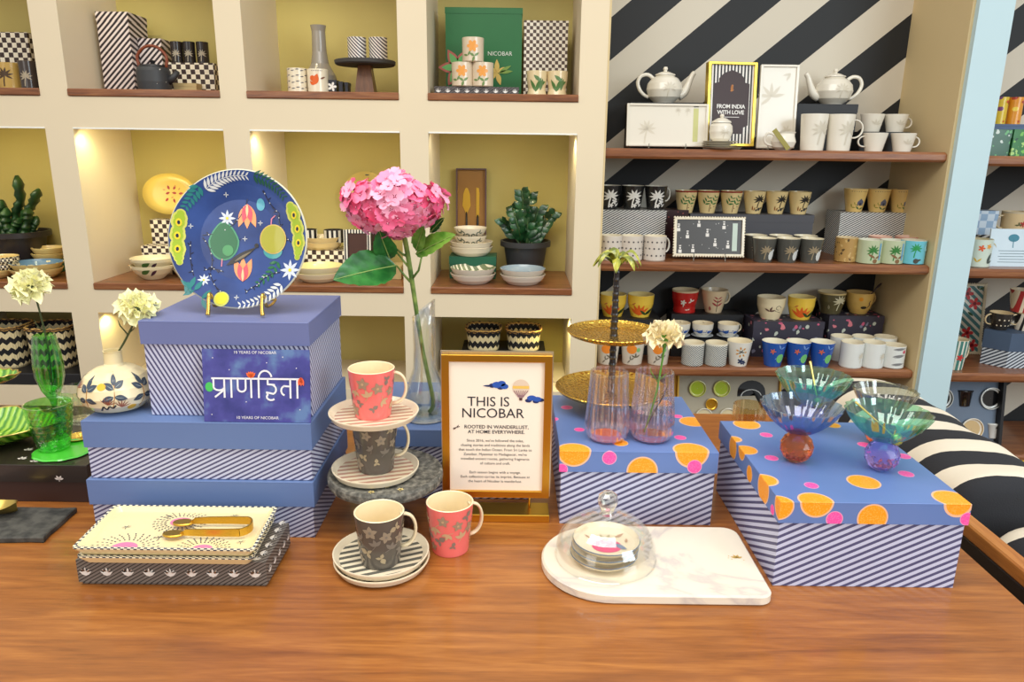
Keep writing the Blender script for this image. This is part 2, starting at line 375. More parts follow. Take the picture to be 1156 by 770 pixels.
# long shelves
def long_shelf(x0, x1, z, label, t_=.034):
    q = MB(); pr = [(YF+.02, 0)]; q.box(x0, x1, YF+.02, YB-.001, z-t_, z, WSHELF, .008); return tag(q.build('wall_shelf'), label, 'shelf', 'long wooden wall shelves')
Z1, Z2, Z3, Z4 = 1.358, .966, .575, .27
long_shelf(.313, 1.4895, Z1, 'long wooden shelf under the white teapots and platters')
long_shelf(.313, 1.4895, Z2, 'long wooden shelf under the palm print mugs and dark beaded platter')
long_shelf(.313, 1.4895, Z3, 'long wooden shelf under the blue and white mugs')
long_shelf(.313, 1.4895, Z4, 'low wooden shelf under the open grey cup gift box')
long_shelf(1.616, 2.6, Z1-.01, 'wooden shelf right of the pale column under the green leaf pots')
long_shelf(1.616, 2.6, Z2-.01, 'wooden shelf right of the pale column under the white card')
long_shelf(1.616, 2.6, Z3-.01, 'wooden shelf right of the pale column under the hexagonal box')
long_shelf(1.616, 2.6, Z4-.03, 'low wooden shelf right of the pale column under the blue grey cup set')
# ================================================================ TABLE
T0 = .80
t = thing('display_table', 'long reddish brown wooden display table with glossy top', 'table', (0, 0, 0))
q = MB(); q.box(-1.75, .662, .33, 1.52, T0-.04, T0, WTABLE, .003); q.build('tabletop', t)
for lx in (-1.68, .565):
    for ly in (.40, 1.40): q = MB(); q.box(lx, lx+.08, ly, ly+.08, 0, T0-.041, WTABLE, .003); q.build('leg', t)
q = MB(); q.box(-1.66, .64, .42, .44, T0-.12, T0-.041, WTABLE); q.box(-1.66, .64, 1.44, 1.46, T0-.12, T0-.041, WTABLE); q.build('apron', t)
# ================================================================ SOFA on the right
t = thing('bench', 'dark wooden bench back with a light wood top rail right of the table', 'bench', (0, 0, 0))
RAILW = wood((120, 64, 22), (176, 108, 46), (206, 140, 70), 'y', .35, .2); DKW = mat((34, 24, 20), .4)
q = MB(); q.box(.714, .738, .45, 1.26, .775, .800, RAILW, .003); q.build('top_rail', t)
q = MB(); q.box(.716, .735, .46, 1.25, .52, .774, DKW, .002); q.build('side_panel', t)
q = MB(); q.box(.736, 1.35, .46, 1.94, .46, .52, DKW, .003); q.build('seat_base', t)
for lx in (.70, 1.28):
    for ly in (.5, 1.86): q = MB(); q.box(lx, lx+.05, ly, ly+.05, 0, .46, DKW); q.build('leg', t)
def bolster(x, y0, y1, z, r, label, seed):
    n = N('striped_fabric'); nz = n.noise(6, 3); u = n.math('ADD', n.dot((.12, 1, .1)), n.math('ADD', n.math('MULTIPLY', nz, .02), -.042))
    f = n.math('LESS_THAN', n.frac(u, .106), .52); wv = n.noise(380, 2)
    n.bump(wv, .5, .001); m_ = n.fin(n.mix(f, lin((226, 216, 196)), lin((34, 35, 40))), .85)
    rnd = random.Random(seed); q = MB(); L = y1-y0; K = 60; n_ = 40; vs = []
    for k in range(K+1):
        u_ = k/K; yy = y0+L*u_; e = min(u_, 1-u_)*L; rr = r*(1-.26*math.exp(-e/.012)) if e > 0 else r*.70
        for i in range(n_):
            th = 2*PI*i/n_; c, s_ = math.cos(th), math.sin(th); p = .72
            rx = rr*1.15*(abs(c)**p)*(1 if c > 0 else -1); rz = rr*(abs(s_)**p)*(1 if s_ > 0 else -1)
            wob = .0035*math.sin(yy*41+th*2+seed)+.003*math.sin(yy*23-th*3); vs.append((x+rx*(1+wob*6)+.0*yy, yy, z+rz*(1+wob*6)))
    fs = [[k*n_+i, k*n_+(i+1) % n_, (k+1)*n_+(i+1) % n_, (k+1)*n_+i] for k in range(K) for i in range(n_)]
    fs += [list(range(n_))[::-1], [K*n_+i for i in range(n_)]]
    q.add(vs, fs, m_, True); o = q.build('striped_cushion'); tag(o, label, 'cushion', 'striped cushions on the bench')
bolster(.872, 1.155, 1.76, .724, .098, 'long black and white striped cushion behind the right polka dot box', 1)
bolster(.900, .50, 1.118, .672, .098, 'black and white striped cushion nearest at the right edge, lower than the one behind', 2)
q = MB(); q.box(.75, 1.33, .50, 1.90, .5205, .566, mat((200, 190, 172), .85), .012); tag(q.build('seat_pad'), 'flat pale seat pad lying under the striped cushions', 'cushion')
# ================================================================ helpers for boxes
LIDBLUE = mat((108, 118, 166), .5, var=.05, scale=7)
LB2 = mat((98, 122, 170), .5, var=.05, scale=7)
def gift_box(label, x0, x1, y0, y1, z0, z1, zl, bodym, lidm, rz=0, name='gift_box', group=None, inset=.003):
    """lidded cardboard box; zl is the lower edge of the lid"""
    cx, cy = (x0+x1)/2, (y0+y1)/2; t = thing(name, label, 'box', (cx, cy, z0), rz, group); w_, d = (x1-x0)/2, (y1-y0)/2
    q = MB(); q.box(-w_+inset, w_-inset, -d+inset, d-inset, 0, z1-z0-.003, bodym, .0008); q.build('box_body', t)
    q = MB(); h = z1-z0; l = zl-z0; tk = inset-.0008
    q.box(-w_, w_, -d, d, h-.0025, h, lidm, .0008)
    q.box(-w_, w_, -d, -d+tk, l, h-.002, lidm); q.box(-w_, w_, d-tk, d, l, h-.002, lidm); q.box(-w_, -w_+tk, -d+tk, d-tk, l, h-.002, lidm); q.box(w_-tk, w_, -d+tk, d-tk, l, h-.002, lidm)
    q.build('lid', t); return t
def loc_of(t, p): return (p[0]-t.location.x, p[1]-t.location.y, p[2]-t.location.z)
NAVY = (80, 80, 118); LAV = (198, 202, 224)
S_A = stripes(NAVY, LAV, (.5, -.5, -1), .0066, .56, name='diagonal_stripes')
S_C = stripes(NAVY, LAV, (1, .8, .52), .0068, .56, name='steep_stripes')
gift_box('blue lidded striped box at the bottom of the left stack, on the table', -.609, -.283, .970, 1.190, T0, .890, .851, S_A, LB2)
gift_box('blue lidded striped box in the middle of the left stack, under the round vase', -.606, -.282, .972, 1.192, .8905, .979, .939, S_A, LB2)
BC = gift_box('tall blue lidded striped box topmost of the left stack, under the blue plate', -.520, -.283, .995, 1.190, .9795, 1.1195, 1.086, S_C, LIDBLUE)
gift_box('blue lidded striped box behind the gold framed sign, under the glass carafe', -.235, .035, 1.10, 1.345, T0, .921, .892, S_A, LB2)
# polka boxes
OR = (255, 160, 20); PK = (255, 84, 168); BODYS = stripes(NAVY, (200, 204, 228), (.5, -.5, -1), .0098, .55, name='box_stripes')
def polka(label, x0, x1, y0, y1, z1, zl, dots):
    cx, cy = (x0+x1)/2, (y0+y1)/2
    items = [((p[0]-cx, p[1]-cy, p[2]-T0), r, c) for p, r, c in dots]
    return gift_box(label, x0, x1, y0, y1, T0, z1, zl, BODYS, spheres((100, 128, 186), [(p, r*(1.12 if r > .012 else 1.05), c) for p, r, c in items], .42))
ZP = .922; ZR = .924
def on(px, py, z, r, c): return (tuple(PZ(px, py, z)), r, c)
def fr(px, py, y, r, c): return (tuple(PY(px, py, y)), r, c)
polka('striped box with blue polka dot lid in the centre, under the gold tray stand', .0735, .311, 1.021, 1.275, ZP, .888,
  [on(648, 508, ZP, .023, OR), on(780, 508, ZP, .024, OR), fr(725, 532, 1.021, .021, OR), fr(688, 517, 1.021, .0105, PK), fr(784, 527, 1.021, .0105, PK), on(654, 485, ZP, .008, PK),
   on(782, 476, ZP, .02, OR), on(768, 494, ZP, .009, PK), on(700, 500, ZP, .012, OR), on(625, 473, ZP, .008, PK), on(640, 460, ZP, .010, PK), on(620, 443, ZP, .015, OR), on(748, 455, ZP, .016, OR), fr(634, 530, 1.021, .009, PK), on(720, 465, ZP, .011, PK), on(765, 470, ZP, .008, PK)])
polka('large striped box with blue polka dot lid at the right, under the glass coupes', .3465, .592, .861, 1.149, ZR, .894,
  [on(921, 565, ZR, .020, OR), on(975, 544, ZR, .0195, OR), on(1075, 563, ZR, .0215, OR), fr(985, 585, .861, .0178, OR), fr(942, 586, .861, .0105, PK), fr(1092, 586, .861, .009, PK), fr(880, 572, .861, .017, OR),
   on(916, 548, ZR, .009, PK), on(871, 517, ZR, .0095, PK), on(865, 491, ZR, .0095, PK), on(1023, 535, ZR, .010, PK), on(976, 502, ZR, .010, PK), on(1020, 515, ZR, .010, PK), on(843, 479, ZR, .0195, OR), on(842, 508, ZR, .0155, OR),
   ((.3465, .925, .912), .020, OR), ((.3465, .985, .905), .012, OR), ((.3465, 1.07, .910), .017, OR), ((.3465, .885, .90), .007, PK), on(940, 480, ZR, .012, OR)])
# low black patterned box
LOWBLK = stripes((46, 41, 38), (120, 112, 104), (.6, -.6, -1), .0048, .66, name='fine_dark_stripes')
t = gift_box('flat black striped box with white lotus print under the cream platters', -.560, -.3145, .846, .948, T0, .8375, .8045, LOWBLK, LOWBLK, name='patterned_box')
lid = [c for c in t.children if c.name.startswith('lid')][0]
q = MB(); WH = mat((232, 224, 214), .5)
for k in range(9): q.decal(lotus(.0085, (0, 0)), lambda s, u, k=k: (-.112+.0275*k+s, -.0516, .0195+u), WH)
for k in range(5): q.decal(lotus(.0075), lambda s, u, k=k: (.1232, -.038+.02*k+s, .02+u), WH)
for k in range(9): q.decal(lotus(.0075), lambda s, u, k=k: (-.112+.0275*k+s, -.044+u, .0379), WH)
for k in range(5): q.decal(lotus(.0075), lambda s, u, k=k: (.113+u, -.03+.02*k+s, .0379), WH)
q.build('lotus_print', t, 'white lotus print')
# two cream platters
CREAM = cer((244, 226, 172)); CHK = checker((246, 236, 200), (58, 66, 84), .0042, .3)
def tray(label, x0, x1, y0, y1, z0, h, deco=False, shear=0):
    cx, cy = (x0+x1)/2, (y0+y1)/2; t = thing('platter', label, 'platter', (cx, cy, z0)); a, d = (x1-x0)/2, (y1-y0)/2
    def rr(a, d, r=.006, n=4):
        P = []
        for sx_, sy_, a0 in ((1, -1, -PI/2), (1, 1, 0), (-1, 1, PI/2), (-1, -1, PI)):
            for k in range(n+1): th = a0+PI/2*k/n; P.append((sx_*(a-r)+r*math.cos(th)+shear*(sy_*(d-r)), sy_*(d-r)+r*math.sin(th)))
        return P
    R = [(a*.93, d*.88, 0), (a, d, h*.85), (a, d, h), (a-.004, d-.004, h), (a-.010, d-.010, h*.55), (.001, .001, h*.5)]
    q = MB(); rings = [[(x, y, z) for x, y in rr(aa, dd, min(.006, aa*.5))] for aa, dd, z in R]; m = len(rings[0])
    q.add(rings[0], [list(range(m))[::-1]], CREAM)
    for k in range(len(rings)-1):
        vs = rings[k]+rings[k+1]; q.add(vs, [[i, (i+1) % m, m+(i+1) % m, m+i] for i in range(m)], CHK if k in (1, 2) else CREAM)
    if deco:
        G = mat((70, 74, 86), .4); PKD = mat((240, 130, 170), .4); z = h*.5+.0006
        for cx_, cy_, s_ in ((-.055, -.046, 1.5), (-.008, .022, 1.25), (.045, -.047, 1.2)):
            P = [leaf(.0042, .0019, a_+.35, (cx_+r_*math.cos(a_), cy_+r_*.8*math.sin(a_))) for r_ in (.015*s_, .019*s_, .023*s_, .027*s_) for a_ in [2*PI*i/26+r_*50 for i in range(26)] if abs(cy_+r_*.8*math.sin(a_)) < d-.012 and abs(cx_+r_*math.cos(a_)) < a-.012]
            q.decal(P, lambda s, u: (s+shear*u, u, z), G, (1,)); q.decal([[(x, max(-d+.012, y)) for x, y in disc(.0115*s_, (cx_, cy_), 18, .009*s_)]], lambda s, u: (s+shear*u, u, z), PKD, (1,))
        for cx_, cy_ in ((-.075, .005), (-.03, .035), (.085, .02), (-.02, -.02), (.09, -.03), (.06, .04)): q.decal(strip([(cx_-.006, cy_), (cx_+.005, cy_+.004)], .0006)+[leaf(.006, .001, a_, (cx_, cy_)) for a_ in (.2, 1.3, 2.4, 3.6, 4.8)], lambda s, u: (s+shear*u, u, z), G, (1,))
    q.build('dish', t); return t
tray('cream rectangular platter with chequered rim, under its twin on the lotus box', -.553, -.328, .832, .945, .838, .0125, shear=-.05)
tray('cream rectangular platter with pink and grey print lying uppermost under gold tongs', -.556, -.325, .830, .946, .8512, .0125, True, shear=-.05)
# gold tongs
t = thing('serving_tongs', 'brushed gold serving tongs lying on the cream platter', 'tongs', tuple(PZ(240, 598, .8625)))
zt = lambda: None
def ribbon(q, pts, w_, th, mt):
    pts = [Vector(p) for p in pts]; vs = []
    for i, p in enumerate(pts):
        d = (pts[min(i+1, len(pts)-1)]-pts[max(0, i-1)]); d.normalize(); nn = Vector((-d.y, d.x, 0)); ww = w_[i]
        for sx_, sz_ in ((-1, 0), (1, 0), (1, 1), (-1, 1)): vs.append(p+nn*(th/2*sx_)+Vector((0, 0, ww*sz_)))
    m = len(pts); fs = [[4*i+k, 4*i+(k+1) % 4, 4*(i+1)+(k+1) % 4, 4*(i+1)+k] for i in range(m-1) for k in range(4)]+[[3, 2, 1, 0], [4*m-4, 4*m-3, 4*m-2, 4*m-1]]
    q.add(vs, fs, mt, False)
GB = gold((206, 164, 66), .32)
q = MB(); bend = [(.030+.014*math.cos(a), .0155*math.sin(a), .0) for a in [PI/2*(1-k/7)-PI/2*0 for k in range(0, 8)]]
arc = [(.030+.013*math.cos(a), .012*math.sin(a), 0) for a in [1.2-2.4*k/9 for k in range(10)]]
ribbon(q, arc, [.010]*10, .0014, GB); q.build('spring_bend', t)
for s_ in (1, -1):
    q = MB(); y0 = .012*math.sin(1.2)*s_; pts = [(.030+.013*math.cos(1.2)-.0002, y0, 0), (.015, y0*1.04, 0), (-.008, y0*1.02, 0), (-.024, y0*.95, 0)]
    ribbon(q, pts, [.010, .0095, .009, .008], .0014, GB)
    q.prism(disc(.0115, (-.037, y0*.92), 24, .0062), 0, .003, GB, .0008); ribbon(q, [(-.023, y0*.95, 0), (-.030, y0*.93, 0)], [.008, .003], .0014, GB); q.build('arm', t)
t.scale = (1.22, 1.45, 1.1)
# ================================================================ round stone stand and crockery group
STONE = N('grey_stone'); v = STONE.new('TexVoronoi'); v.inputs['Scale'].default_value = 260; STONE.link(STONE.co(), v.inputs['Vector']); nz = STONE.noise(120, 5)
STONE.bump(nz, .6, .002); STONE = STONE.fin(STONE.ramp(nz, [(.32, lin((62, 61, 56))), (.5, lin((104, 102, 94))), (.68, lin((146, 142, 130)))]), .75)
STX, STY = -.187, 1.018
t = thing('cake_stand', 'round grey stone cake stand holding the stacked mugs and plates', 'cake stand', (STX, STY, T0))
def prof_r(L): return L
q = MB(); q.lathe([(.001, .071), (.080, .071), (.0835, .073), (.0855, .078), (.0855, .085), (.084, .089), (.081, .0895), (.078, .087), (.076, .0865), (.001, .0865)], STONE, 56); q.build('top', t)
q = MB(); GP = mat((236, 212, 140), .4)
EMS = ((419, 556), (436, 550), (452, 553))
for px, py in EMS:
    q = MB(); p = PZ(px, py, T0+.087); q.decal([leaf(.005, .0024, a, (0, 0)) for a in (.2, 1.0, 2.1, 2.9)]+[disc(.0012)]+strip([(0, 0), (0, -.003)], .0008), lambda s, u, p=p: (p.x-STX+s, p.y-STY+u*1.4, .0871), GP, (1,)); q.build('gold_emblem', t, 'gold printed emblem')

q = MB(); q.lathe([(.001, 0), (.042, 0), (.042, .007), (.024, .012), (.017, .03), (.018, .055), (.03, .0705), (.001, .0705)], wood((60, 36, 22), (96, 62, 40), (130, 90, 60), 'z'), 32); q.build('pedestal', t)
IVORY = cer((240, 226, 196))
def stripe_plate(label, x, y, z, r, rim=(240, 226, 196), line=(196, 150, 128), rz=0, double=False):
    t = thing('side_plate', label, 'plate', (x, y, z), rz, 'striped side plates')
    q = MB(); pr = [(.001, 0), (r*.72, 0), (r*.93, .003), (r, .011), (r, .0125), (r*.975, .0125), (r*.87, .0055), (.001, .005)]
    nn = stripes(line, rim, (-.32, 1, 0), .0135, .5, .25, .3, 'plate_stripes')
    q.lathe(pr, cer(rim), 56, mf=lambda k: nn if k == 6 else cer(rim)); q.build('dish', t); return t
stripe_plate('ivory plate with pink stripes lying on the stone stand under the grey mug', -.2005, 1.012, T0+.0872, .064)
stripe_plate('ivory plate with pink stripes balanced on the grey mug, under the pink mug', -.200, 1.012, .9735, .065)
GREYL = (104, 102, 92)
stripe_plate('ivory plate with grey stripes lowest on the table, under its twin', -.1755, .905, T0, .0655, line=GREYL, rz=.1)
stripe_plate('ivory plate with grey stripes directly under the large grey mug', -.1765, .907, T0+.0085, .0655, line=GREYL, rz=.1)
# ---- mugs
def handle(q, r_, z0, z1, out, th, w_, mt, side=0.0):
    pts = []
    for k in range(13):
        a = PI/2-PI*k/12; pts.append((r_-.002+out*max(0, math.cos(a))**.75, 0, (z0+z1)/2+(z1-z0)/2*math.sin(a)))
    T = Matrix.Rotation(side, 4, 'Z'); q.tube(pts, [w_]*13, mt, 8, T, flat=.6)
def mug_parts(t, rt, rb, h, outm, inm, prof=None, hnd=0.0, hm=None, deco=None, hsz=(.25, .8, .6), band=None, n=36, flare=0):
    if band and prof: prof = list(prof); rr0 = profR(prof)(h*.93); prof.insert(len(prof)-1, (rr0, h*.93))
    pr = prof or [(rb, 0), (rb*1.03, .0015), (rb+(rt-rb)*.42, h*.38), (rb+(rt-rb)*.8, h*.75), (rt, h)]
    w_ = .0024 if rt > .03 else .0018
    inner = [(max(.001, r-w_), z) for r, z in pr[::-1]]; inner[-1] = (inner[-1][0], .004)
    full = [(.001, .0003)]+pr+[(rt-w_*.5, h+.0008)]+inner+[(.001, .004)]; no = len(pr)
    q = MB(); q.lathe(full, outm, n, mf=lambda k: (outm if k < no else inm) if not (band and no-band[0] <= k < no) else band[1])
    R = profR(pr)
    if deco: deco(q, pr)
    body = q.build('body', t)
    if hnd is not None:
        q = MB(); z0, z1 = h*hsz[0], h*hsz[1]; handle(q, (R(z0)+R(z1))/2, z0, z1, rt*hsz[2], .004, rt*.10+.0006, hm or inm, hnd); q.build('handle', t)
    return t
LEAFG = (196, 184, 150)
def floral_deco(cols, n=7, size=.010, seed=1, zr=(.15, .85), h=.07):
    def d(q, pr):
        rnd = random.Random(seed); ms = [mat(c, .35) for c in cols]
        for k in range(n):
            th = -PI/2+(k-(n-1)/2)*(2.9/n)*1.15; z = h*(zr[0]+(zr[1]-zr[0])*((k*.618+.2) % 1)); f = onlathe(pr, th, z)
            s_ = size*rnd.uniform(.75, 1.15); a = rnd.uniform(0, 6)
            if z+s_ > h*.97: z = h*.97-s_; f = onlathe(pr, th, z)
            if z-s_ < .002: z = s_+.002; f = onlathe(pr, th, z)
            m1, m2 = ms[k % len(ms)], ms[(k+1) % len(ms)]
            if k % 3 == 0: q.decal([leaf(s_, s_*.62, a+i*2*PI/5, (0, 0)) for i in range(5)], f, m1); q.decal([disc(s_*.2)], onlathe(pr, th, z, .0009), m2)
            elif k % 3 == 1: q.decal([leaf(s_*1.1, s_*.5, a+i*.9, (0, 0)) for i in range(3)]+strip([(0, 0), (-s_*.8*math.cos(a), -s_*.8*math.sin(a))], .0008), f, m1)
            else: q.decal([leaf(s_, s_*.75, a, (0, 0)), leaf(s_*.8, s_*.5, a+2.4, (0, 0)), leaf(s_*.8, s_*.4, a-2.2, (0, 0))], f, m1)
    return d
TX = {}
def big_mug(label, x, y, z, pink, h=.071, rz=0.0, seed=1, hs=.2):
    t = thing('mug', label, 'mug', (x, y, z), 0, 'floral mugs on the table')
    o = cer((244, 118, 112)) if pink else cer((92, 86, 78))
    mug_parts(t, .0335, .0255, h, o, cer((246, 228, 186)), hnd=hs, hm=cer((240, 222, 182)), deco=floral_deco([(168, 140, 116), (206, 170, 130), (142, 124, 112)] if pink else [(156, 142, 120), (128, 120, 108), (176, 160, 128)], 15, .0098, seed, h=h), hsz=(.22, .88, .62))
    return t
big_mug('dark grey floral mug standing on the two plates at the table front', -.1745, .892, T0+.0142, False, .0735, seed=3, hs=.35)
big_mug('pink floral mug standing on the bare table', -.085, .948, T0, True, .0745, seed=5, hs=.45)
big_mug('dark grey floral mug between two plates on the stone stand', -.2005, 1.016, T0+.0925, False, .0805, seed=8, hs=.25)
big_mug('pink floral mug on top of the plate tower', -.2015, 1.012, .979, True, .0715, seed=9, hs=.25)
# ================================================================ gold framed sign
Yf = 1.038; p0 = PY(498, 401, Yf); p1 = PY(625, 563, Yf); x0, x1 = p0.x, PY(624, 401, Yf).x; zb, zt_ = PY(560, 562, Yf).z, PY(560, 401, Yf).z; cxs = (x0+x1)/2; W2 = (x1-x0)/2; H = zt_-zb
t = thing('sign_frame', 'gold framed printed sign standing on a gold foot on the table', 'sign', (cxs, Yf, T0))
GF = gold((214, 160, 58), .3); q = MB(); zz = zb-T0; fw = .011
q.box(-W2, -W2+fw, 0, .010, zz, zz+H, GF, .001); q.box(W2-fw, W2, 0, .010, zz, zz+H, GF, .001); q.box(-W2+fw, W2-fw, 0, .010, zz, zz+fw, GF, .001); q.box(-W2+fw, W2-fw, 0, .010, zz+H-fw, zz+H, GF, .001)
q.build('frame', t)
q = MB(); q.box(-W2-.002, W2+.002, .0105, .014, zz-.002, zz+H+.003, gold((226, 224, 214), .3)); q.build('back_plate', t)
q = MB(); PAPER = mat((250, 236, 216), .6, var=.01); q.box(-W2+fw-.001, W2-fw+.001, .004, .0095, zz+fw-.001, zz+H-fw+.001, PAPER)
INK = mat((34, 36, 46), .6)
S_ = (2*W2)/ (625-498.)                       # metres per photo pixel on the sign
def sg(u, v): return ((u-.5)*2*W2, zz+H*(1-v))   # u,v in the sign (0..1)
def put(txt, v, size, u=.5, **k):
    cx_, z_ = sg(u, v); q.text(txt, size, lambda s, r: (cx_+s, .0036, z_+r), INK, **k)
put('THIS IS', .352, .0215, .425, space=.98); put('NICOBAR', .432, .0215, .465, space=1.0)
put('ROOTED IN WANDERLUST,', .508, .0078, .50, bold=.0001); put('AT HOME EVERYWHERE.', .543, .0078, .50, bold=.0001)
for i, l in enumerate(["Since 2016, we've followed the tides,", 'chasing stories and traditions along the lands', 'that touch the Indian Ocean. From Sri Lanka to', "Zanzibar, Myanmar to Madagascar, we've", 'travelled ancient routes, gathering fragments', 'of culture and craft.', '', 'Each season begins with a voyage.', 'Each collection carries its imprint. Because at', 'the heart of Nicobar is wanderlust.']):
    put(l, .602+.0325*i, .0058, .49)
BLU = mat((40, 86, 176), .5); DBL = mat((24, 40, 96), .5); BAL = mat((226, 204, 180), .5); YB_ = mat((240, 196, 96), .5); MAU = mat((150, 108, 120), .5)
def sgf(u, v, o=.0034):
    cx_, z_ = sg(u, v); return lambda s, r: (cx_+s, o, z_+r)
for u, v, r_ in ((.50, .205, .007), (.545, .195, .006), (.46, .21, .005), (.57, .215, .006), (.535, .22, .0055)): q.decal([disc(r_, (0, 0), 16, r_*.7)], sgf(u, v, .0036-r_*.02), BLU if r_ > .0055 else DBL)
q.decal([leaf(.016, .003, PI, (0, 0))], sgf(.47, .212), DBL)
for u, v, r_ in ((.82, .292, .007), (.87, .30, .0065), (.79, .31, .005), (.86, .315, .005), (.90, .305, .005)): q.decal([disc(r_, (0, 0), 16, r_*.6)], sgf(u, v, .0036-r_*.02), BLU if r_ > .0055 else DBL)
q.decal([leaf(.014, .003, 0, (0, 0))], sgf(.90, .305), DBL)
q.decal([disc(.0125, (0, 0), 26)], sgf(.72, .22, .0033), BAL); q.decal([[(-.0122, -.002), (.0122, -.002), (.0122, .0025), (-.0122, .0025)]], sgf(.72, .22, .0032), YB_)
for k in range(7): q.decal(strip([((-.0105+.0035*k), -.005), ((-.003+.001*k), -.0155)], .0011), sgf(.72, .22, .0031), MAU)
q.decal([[(-.0025, -.016), (.0025, -.016), (.002, -.0205), (-.002, -.0205)]], sgf(.72, .22, .0031), mat((90, 50, 50), .5))
q.decal(strip([(-.005, -.001), (.005, .002)], .0012)+[leaf(.006, .0014, .9), leaf(.006, .0014, -2.6)], sgf(.13, .505), mat((80, 50, 44), .5))
q.build('printed_sheet', t, 'cream sheet with dark lettering and a balloon')
q = MB(); bx0 = PZ(528, 590, T0).x-cxs; bx1 = PZ(620, 592, T0).x-cxs; q.box(bx0-.02, bx1, -.012, .030, 0, .0125, gold((226, 182, 70), .3), .001); q.build('foot', t)
for sx_ in (-.052, .052): q = MB(); q.tube([(sx_, .012, .012), (sx_, .012, zz+.001)], .0016, GF, 10); q.build('post', t)
# ================================================================ BLUE DINNER PLATE on an easel
PC = Vector((XF(273, 1.075, 1.215), 1.075, 0)); PR = .1005; TILT = math.radians(14); PCZ = 1.1195+PR*math.cos(TILT)+.006
t = thing('dinner_plate', 'large blue fruit and bird painted plate standing on the tall blue box', 'plate', (PC.x, PC.y, PCZ))
t.rotation_euler = (PI/2-TILT, 0, 0)                       # local z faces the viewer, local y is up the plate
BLUEP = N('painted_blue'); BLUEP = BLUEP.fin(BLUEP.ramp(BLUEP.noise(14, 4), [(.3, lin((22, 48, 104))), (.7, lin((44, 76, 144)))]), .35, 0, .2)
def hp(r): return .004+(0 if r < .06 else (r-.06)*.30) if r > .058 else .004
pr = [(.001, .0), (.055, 0), (.075, .003), (.1, .0125), (PR, .0150), (.0985, .0168), (.08, .0105), (.064, .0058), (.058, .0042), (.001, .004)]
q = MB(); RIMP = cer((206, 204, 180)); q.lathe(pr, BLUEP, 72, mf=lambda k: RIMP if k in (3, 4) else BLUEP)
def zf(r): 
    for (r0, z0), (r1, z1) in ((( .001, .004), (.058, .0042)), ((.058, .0042), (.064, .0058)), ((.064, .0058), (.08, .0105)), ((.08, .0105), (.0985, .0168))):
        if r <= r1: return z0+(z1-z0)*(r-r0)/(r1-r0)
    return .0168
def pl(o=.0007): return lambda s, u: (s, u, zf(math.hypot(s, u))+o)
K = .1/322
def U(u, v): return ((u-526)*K, (389-v)*K)
def UP(L): return [U(a, b_) for a, b_ in L]
def pm(c): return mat(c, .25, 0, .4)
cWHT = pm((214, 216, 214)); cGRN = pm((24, 104, 60)); cTEA = pm((34, 122, 120)); cLIM = pm((204, 206, 96)); cYEL = pm((232, 208, 40)); cPNK = pm((240, 80, 96)); cORG = pm((248, 160, 100)); cDK = pm((22, 26, 56)); cDG = pm((20, 84, 56)); cBK = pm((30, 26, 24)); cAQ = pm((90, 170, 190)); cPG = pm((150, 180, 60))
def arcp(u0, v0, u1, v1, sag, n=9):
    out = []
    for i in range(n):
        s_ = i/(n-1); x = u0+(u1-u0)*s_; y = v0+(v1-v0)*s_; k = 4*s_*(1-s_)*sag; L = math.hypot(u1-u0, v1-v0); out.append(U(x+(v1-v0)/L*k, y-(u1-u0)/L*k))
    return out
q.decal(fern(arcp(375, 160, 560, 98, 22, 12), .014, .0042), pl(), cWHT); q.decal(strip(arcp(375, 160, 560, 98, 22), .0008), pl(.0009), cWHT)
q.decal(fern(arcp(600, 95, 735, 190, 14, 10), .013, .004), pl(), cDG)
q.decal(fern(arcp(730, 600, 545, 695, 18, 11), .013, .0042), pl(), cWHT)
q.decal(fern(arcp(345, 150, 285, 240, 0, 6), .014, .006), pl(), cTEA)
q.decal(fern(arcp(700, 490, 620, 590, 10, 6), .012, .005), pl(), cGRN)
for A, B in ((arcp(262, 275, 258, 500, -14, 12), 1), (arcp(768, 235, 802, 470, 18, 12), -1)):
    for k, w_ in enumerate([.006, .009, .0095, .007, .0085, .0095, .007, .0085, .0095, .0075, .006, .004]):
        q.decal([disc(w_*1.12, A[k], 14)], pl(.0006), cLIM); 
    for k, w_ in enumerate([.006, .009, .0095, .007, .0085, .0095, .007, .0085, .0095, .0075, .006, .004]): q.decal([disc(w_*.78, A[k], 14)], pl(.0011), pm((160, 186, 44)))
    for k in (2, 5, 8): q.decal([disc(.0042, A[k], 12, .0058)], pl(.0015), cYEL); q.decal([disc(.0020, A[k], 8, .003)], pl(.0019), cDK)
q.decal([disc(.0285, U(640, 0)[:1] + (0,), 3)][:0], pl(), cDK)
def pear(cx, cy, a, b_, k=.35, n=26): return [(cx+a*math.cos(th)*(1-k*max(0, math.sin(th))), cy+b_*math.sin(th)) for th in [2*PI*i/n for i in range(n)]]
c_ = U(450, 395); q.decal([pear(c_[0], c_[1], .0225, .0285)], pl(.0006), pm((70, 150, 110))); q.decal([pear(c_[0], c_[1], .0200, .0262)], pl(.0010), cGRN); q.decal([disc(.008, U(470, 440), 14)], pl(.0014), pm((70, 150, 90)))
c_ = U(680, 410); q.decal([disc(.014, U(680, 440), 16, .0115)], pl(.0006), pm((60, 150, 150))); q.decal([disc(.0195, U(681, 385), 26, .0215)], pl(.0010), pm((206, 178, 84))); q.decal([disc(.0178, U(681, 385), 26, .0198)], pl(.0014), pm((168, 164, 44)))
q.decal([disc(.0062, U(621, 225), 16, .0088)], pl(), cAQ); q.decal([disc(.0108, U(452, 668), 18)], pl(), cLIM); q.decal([disc(.0085, U(452, 666), 18)], pl(.0012), cYEL)
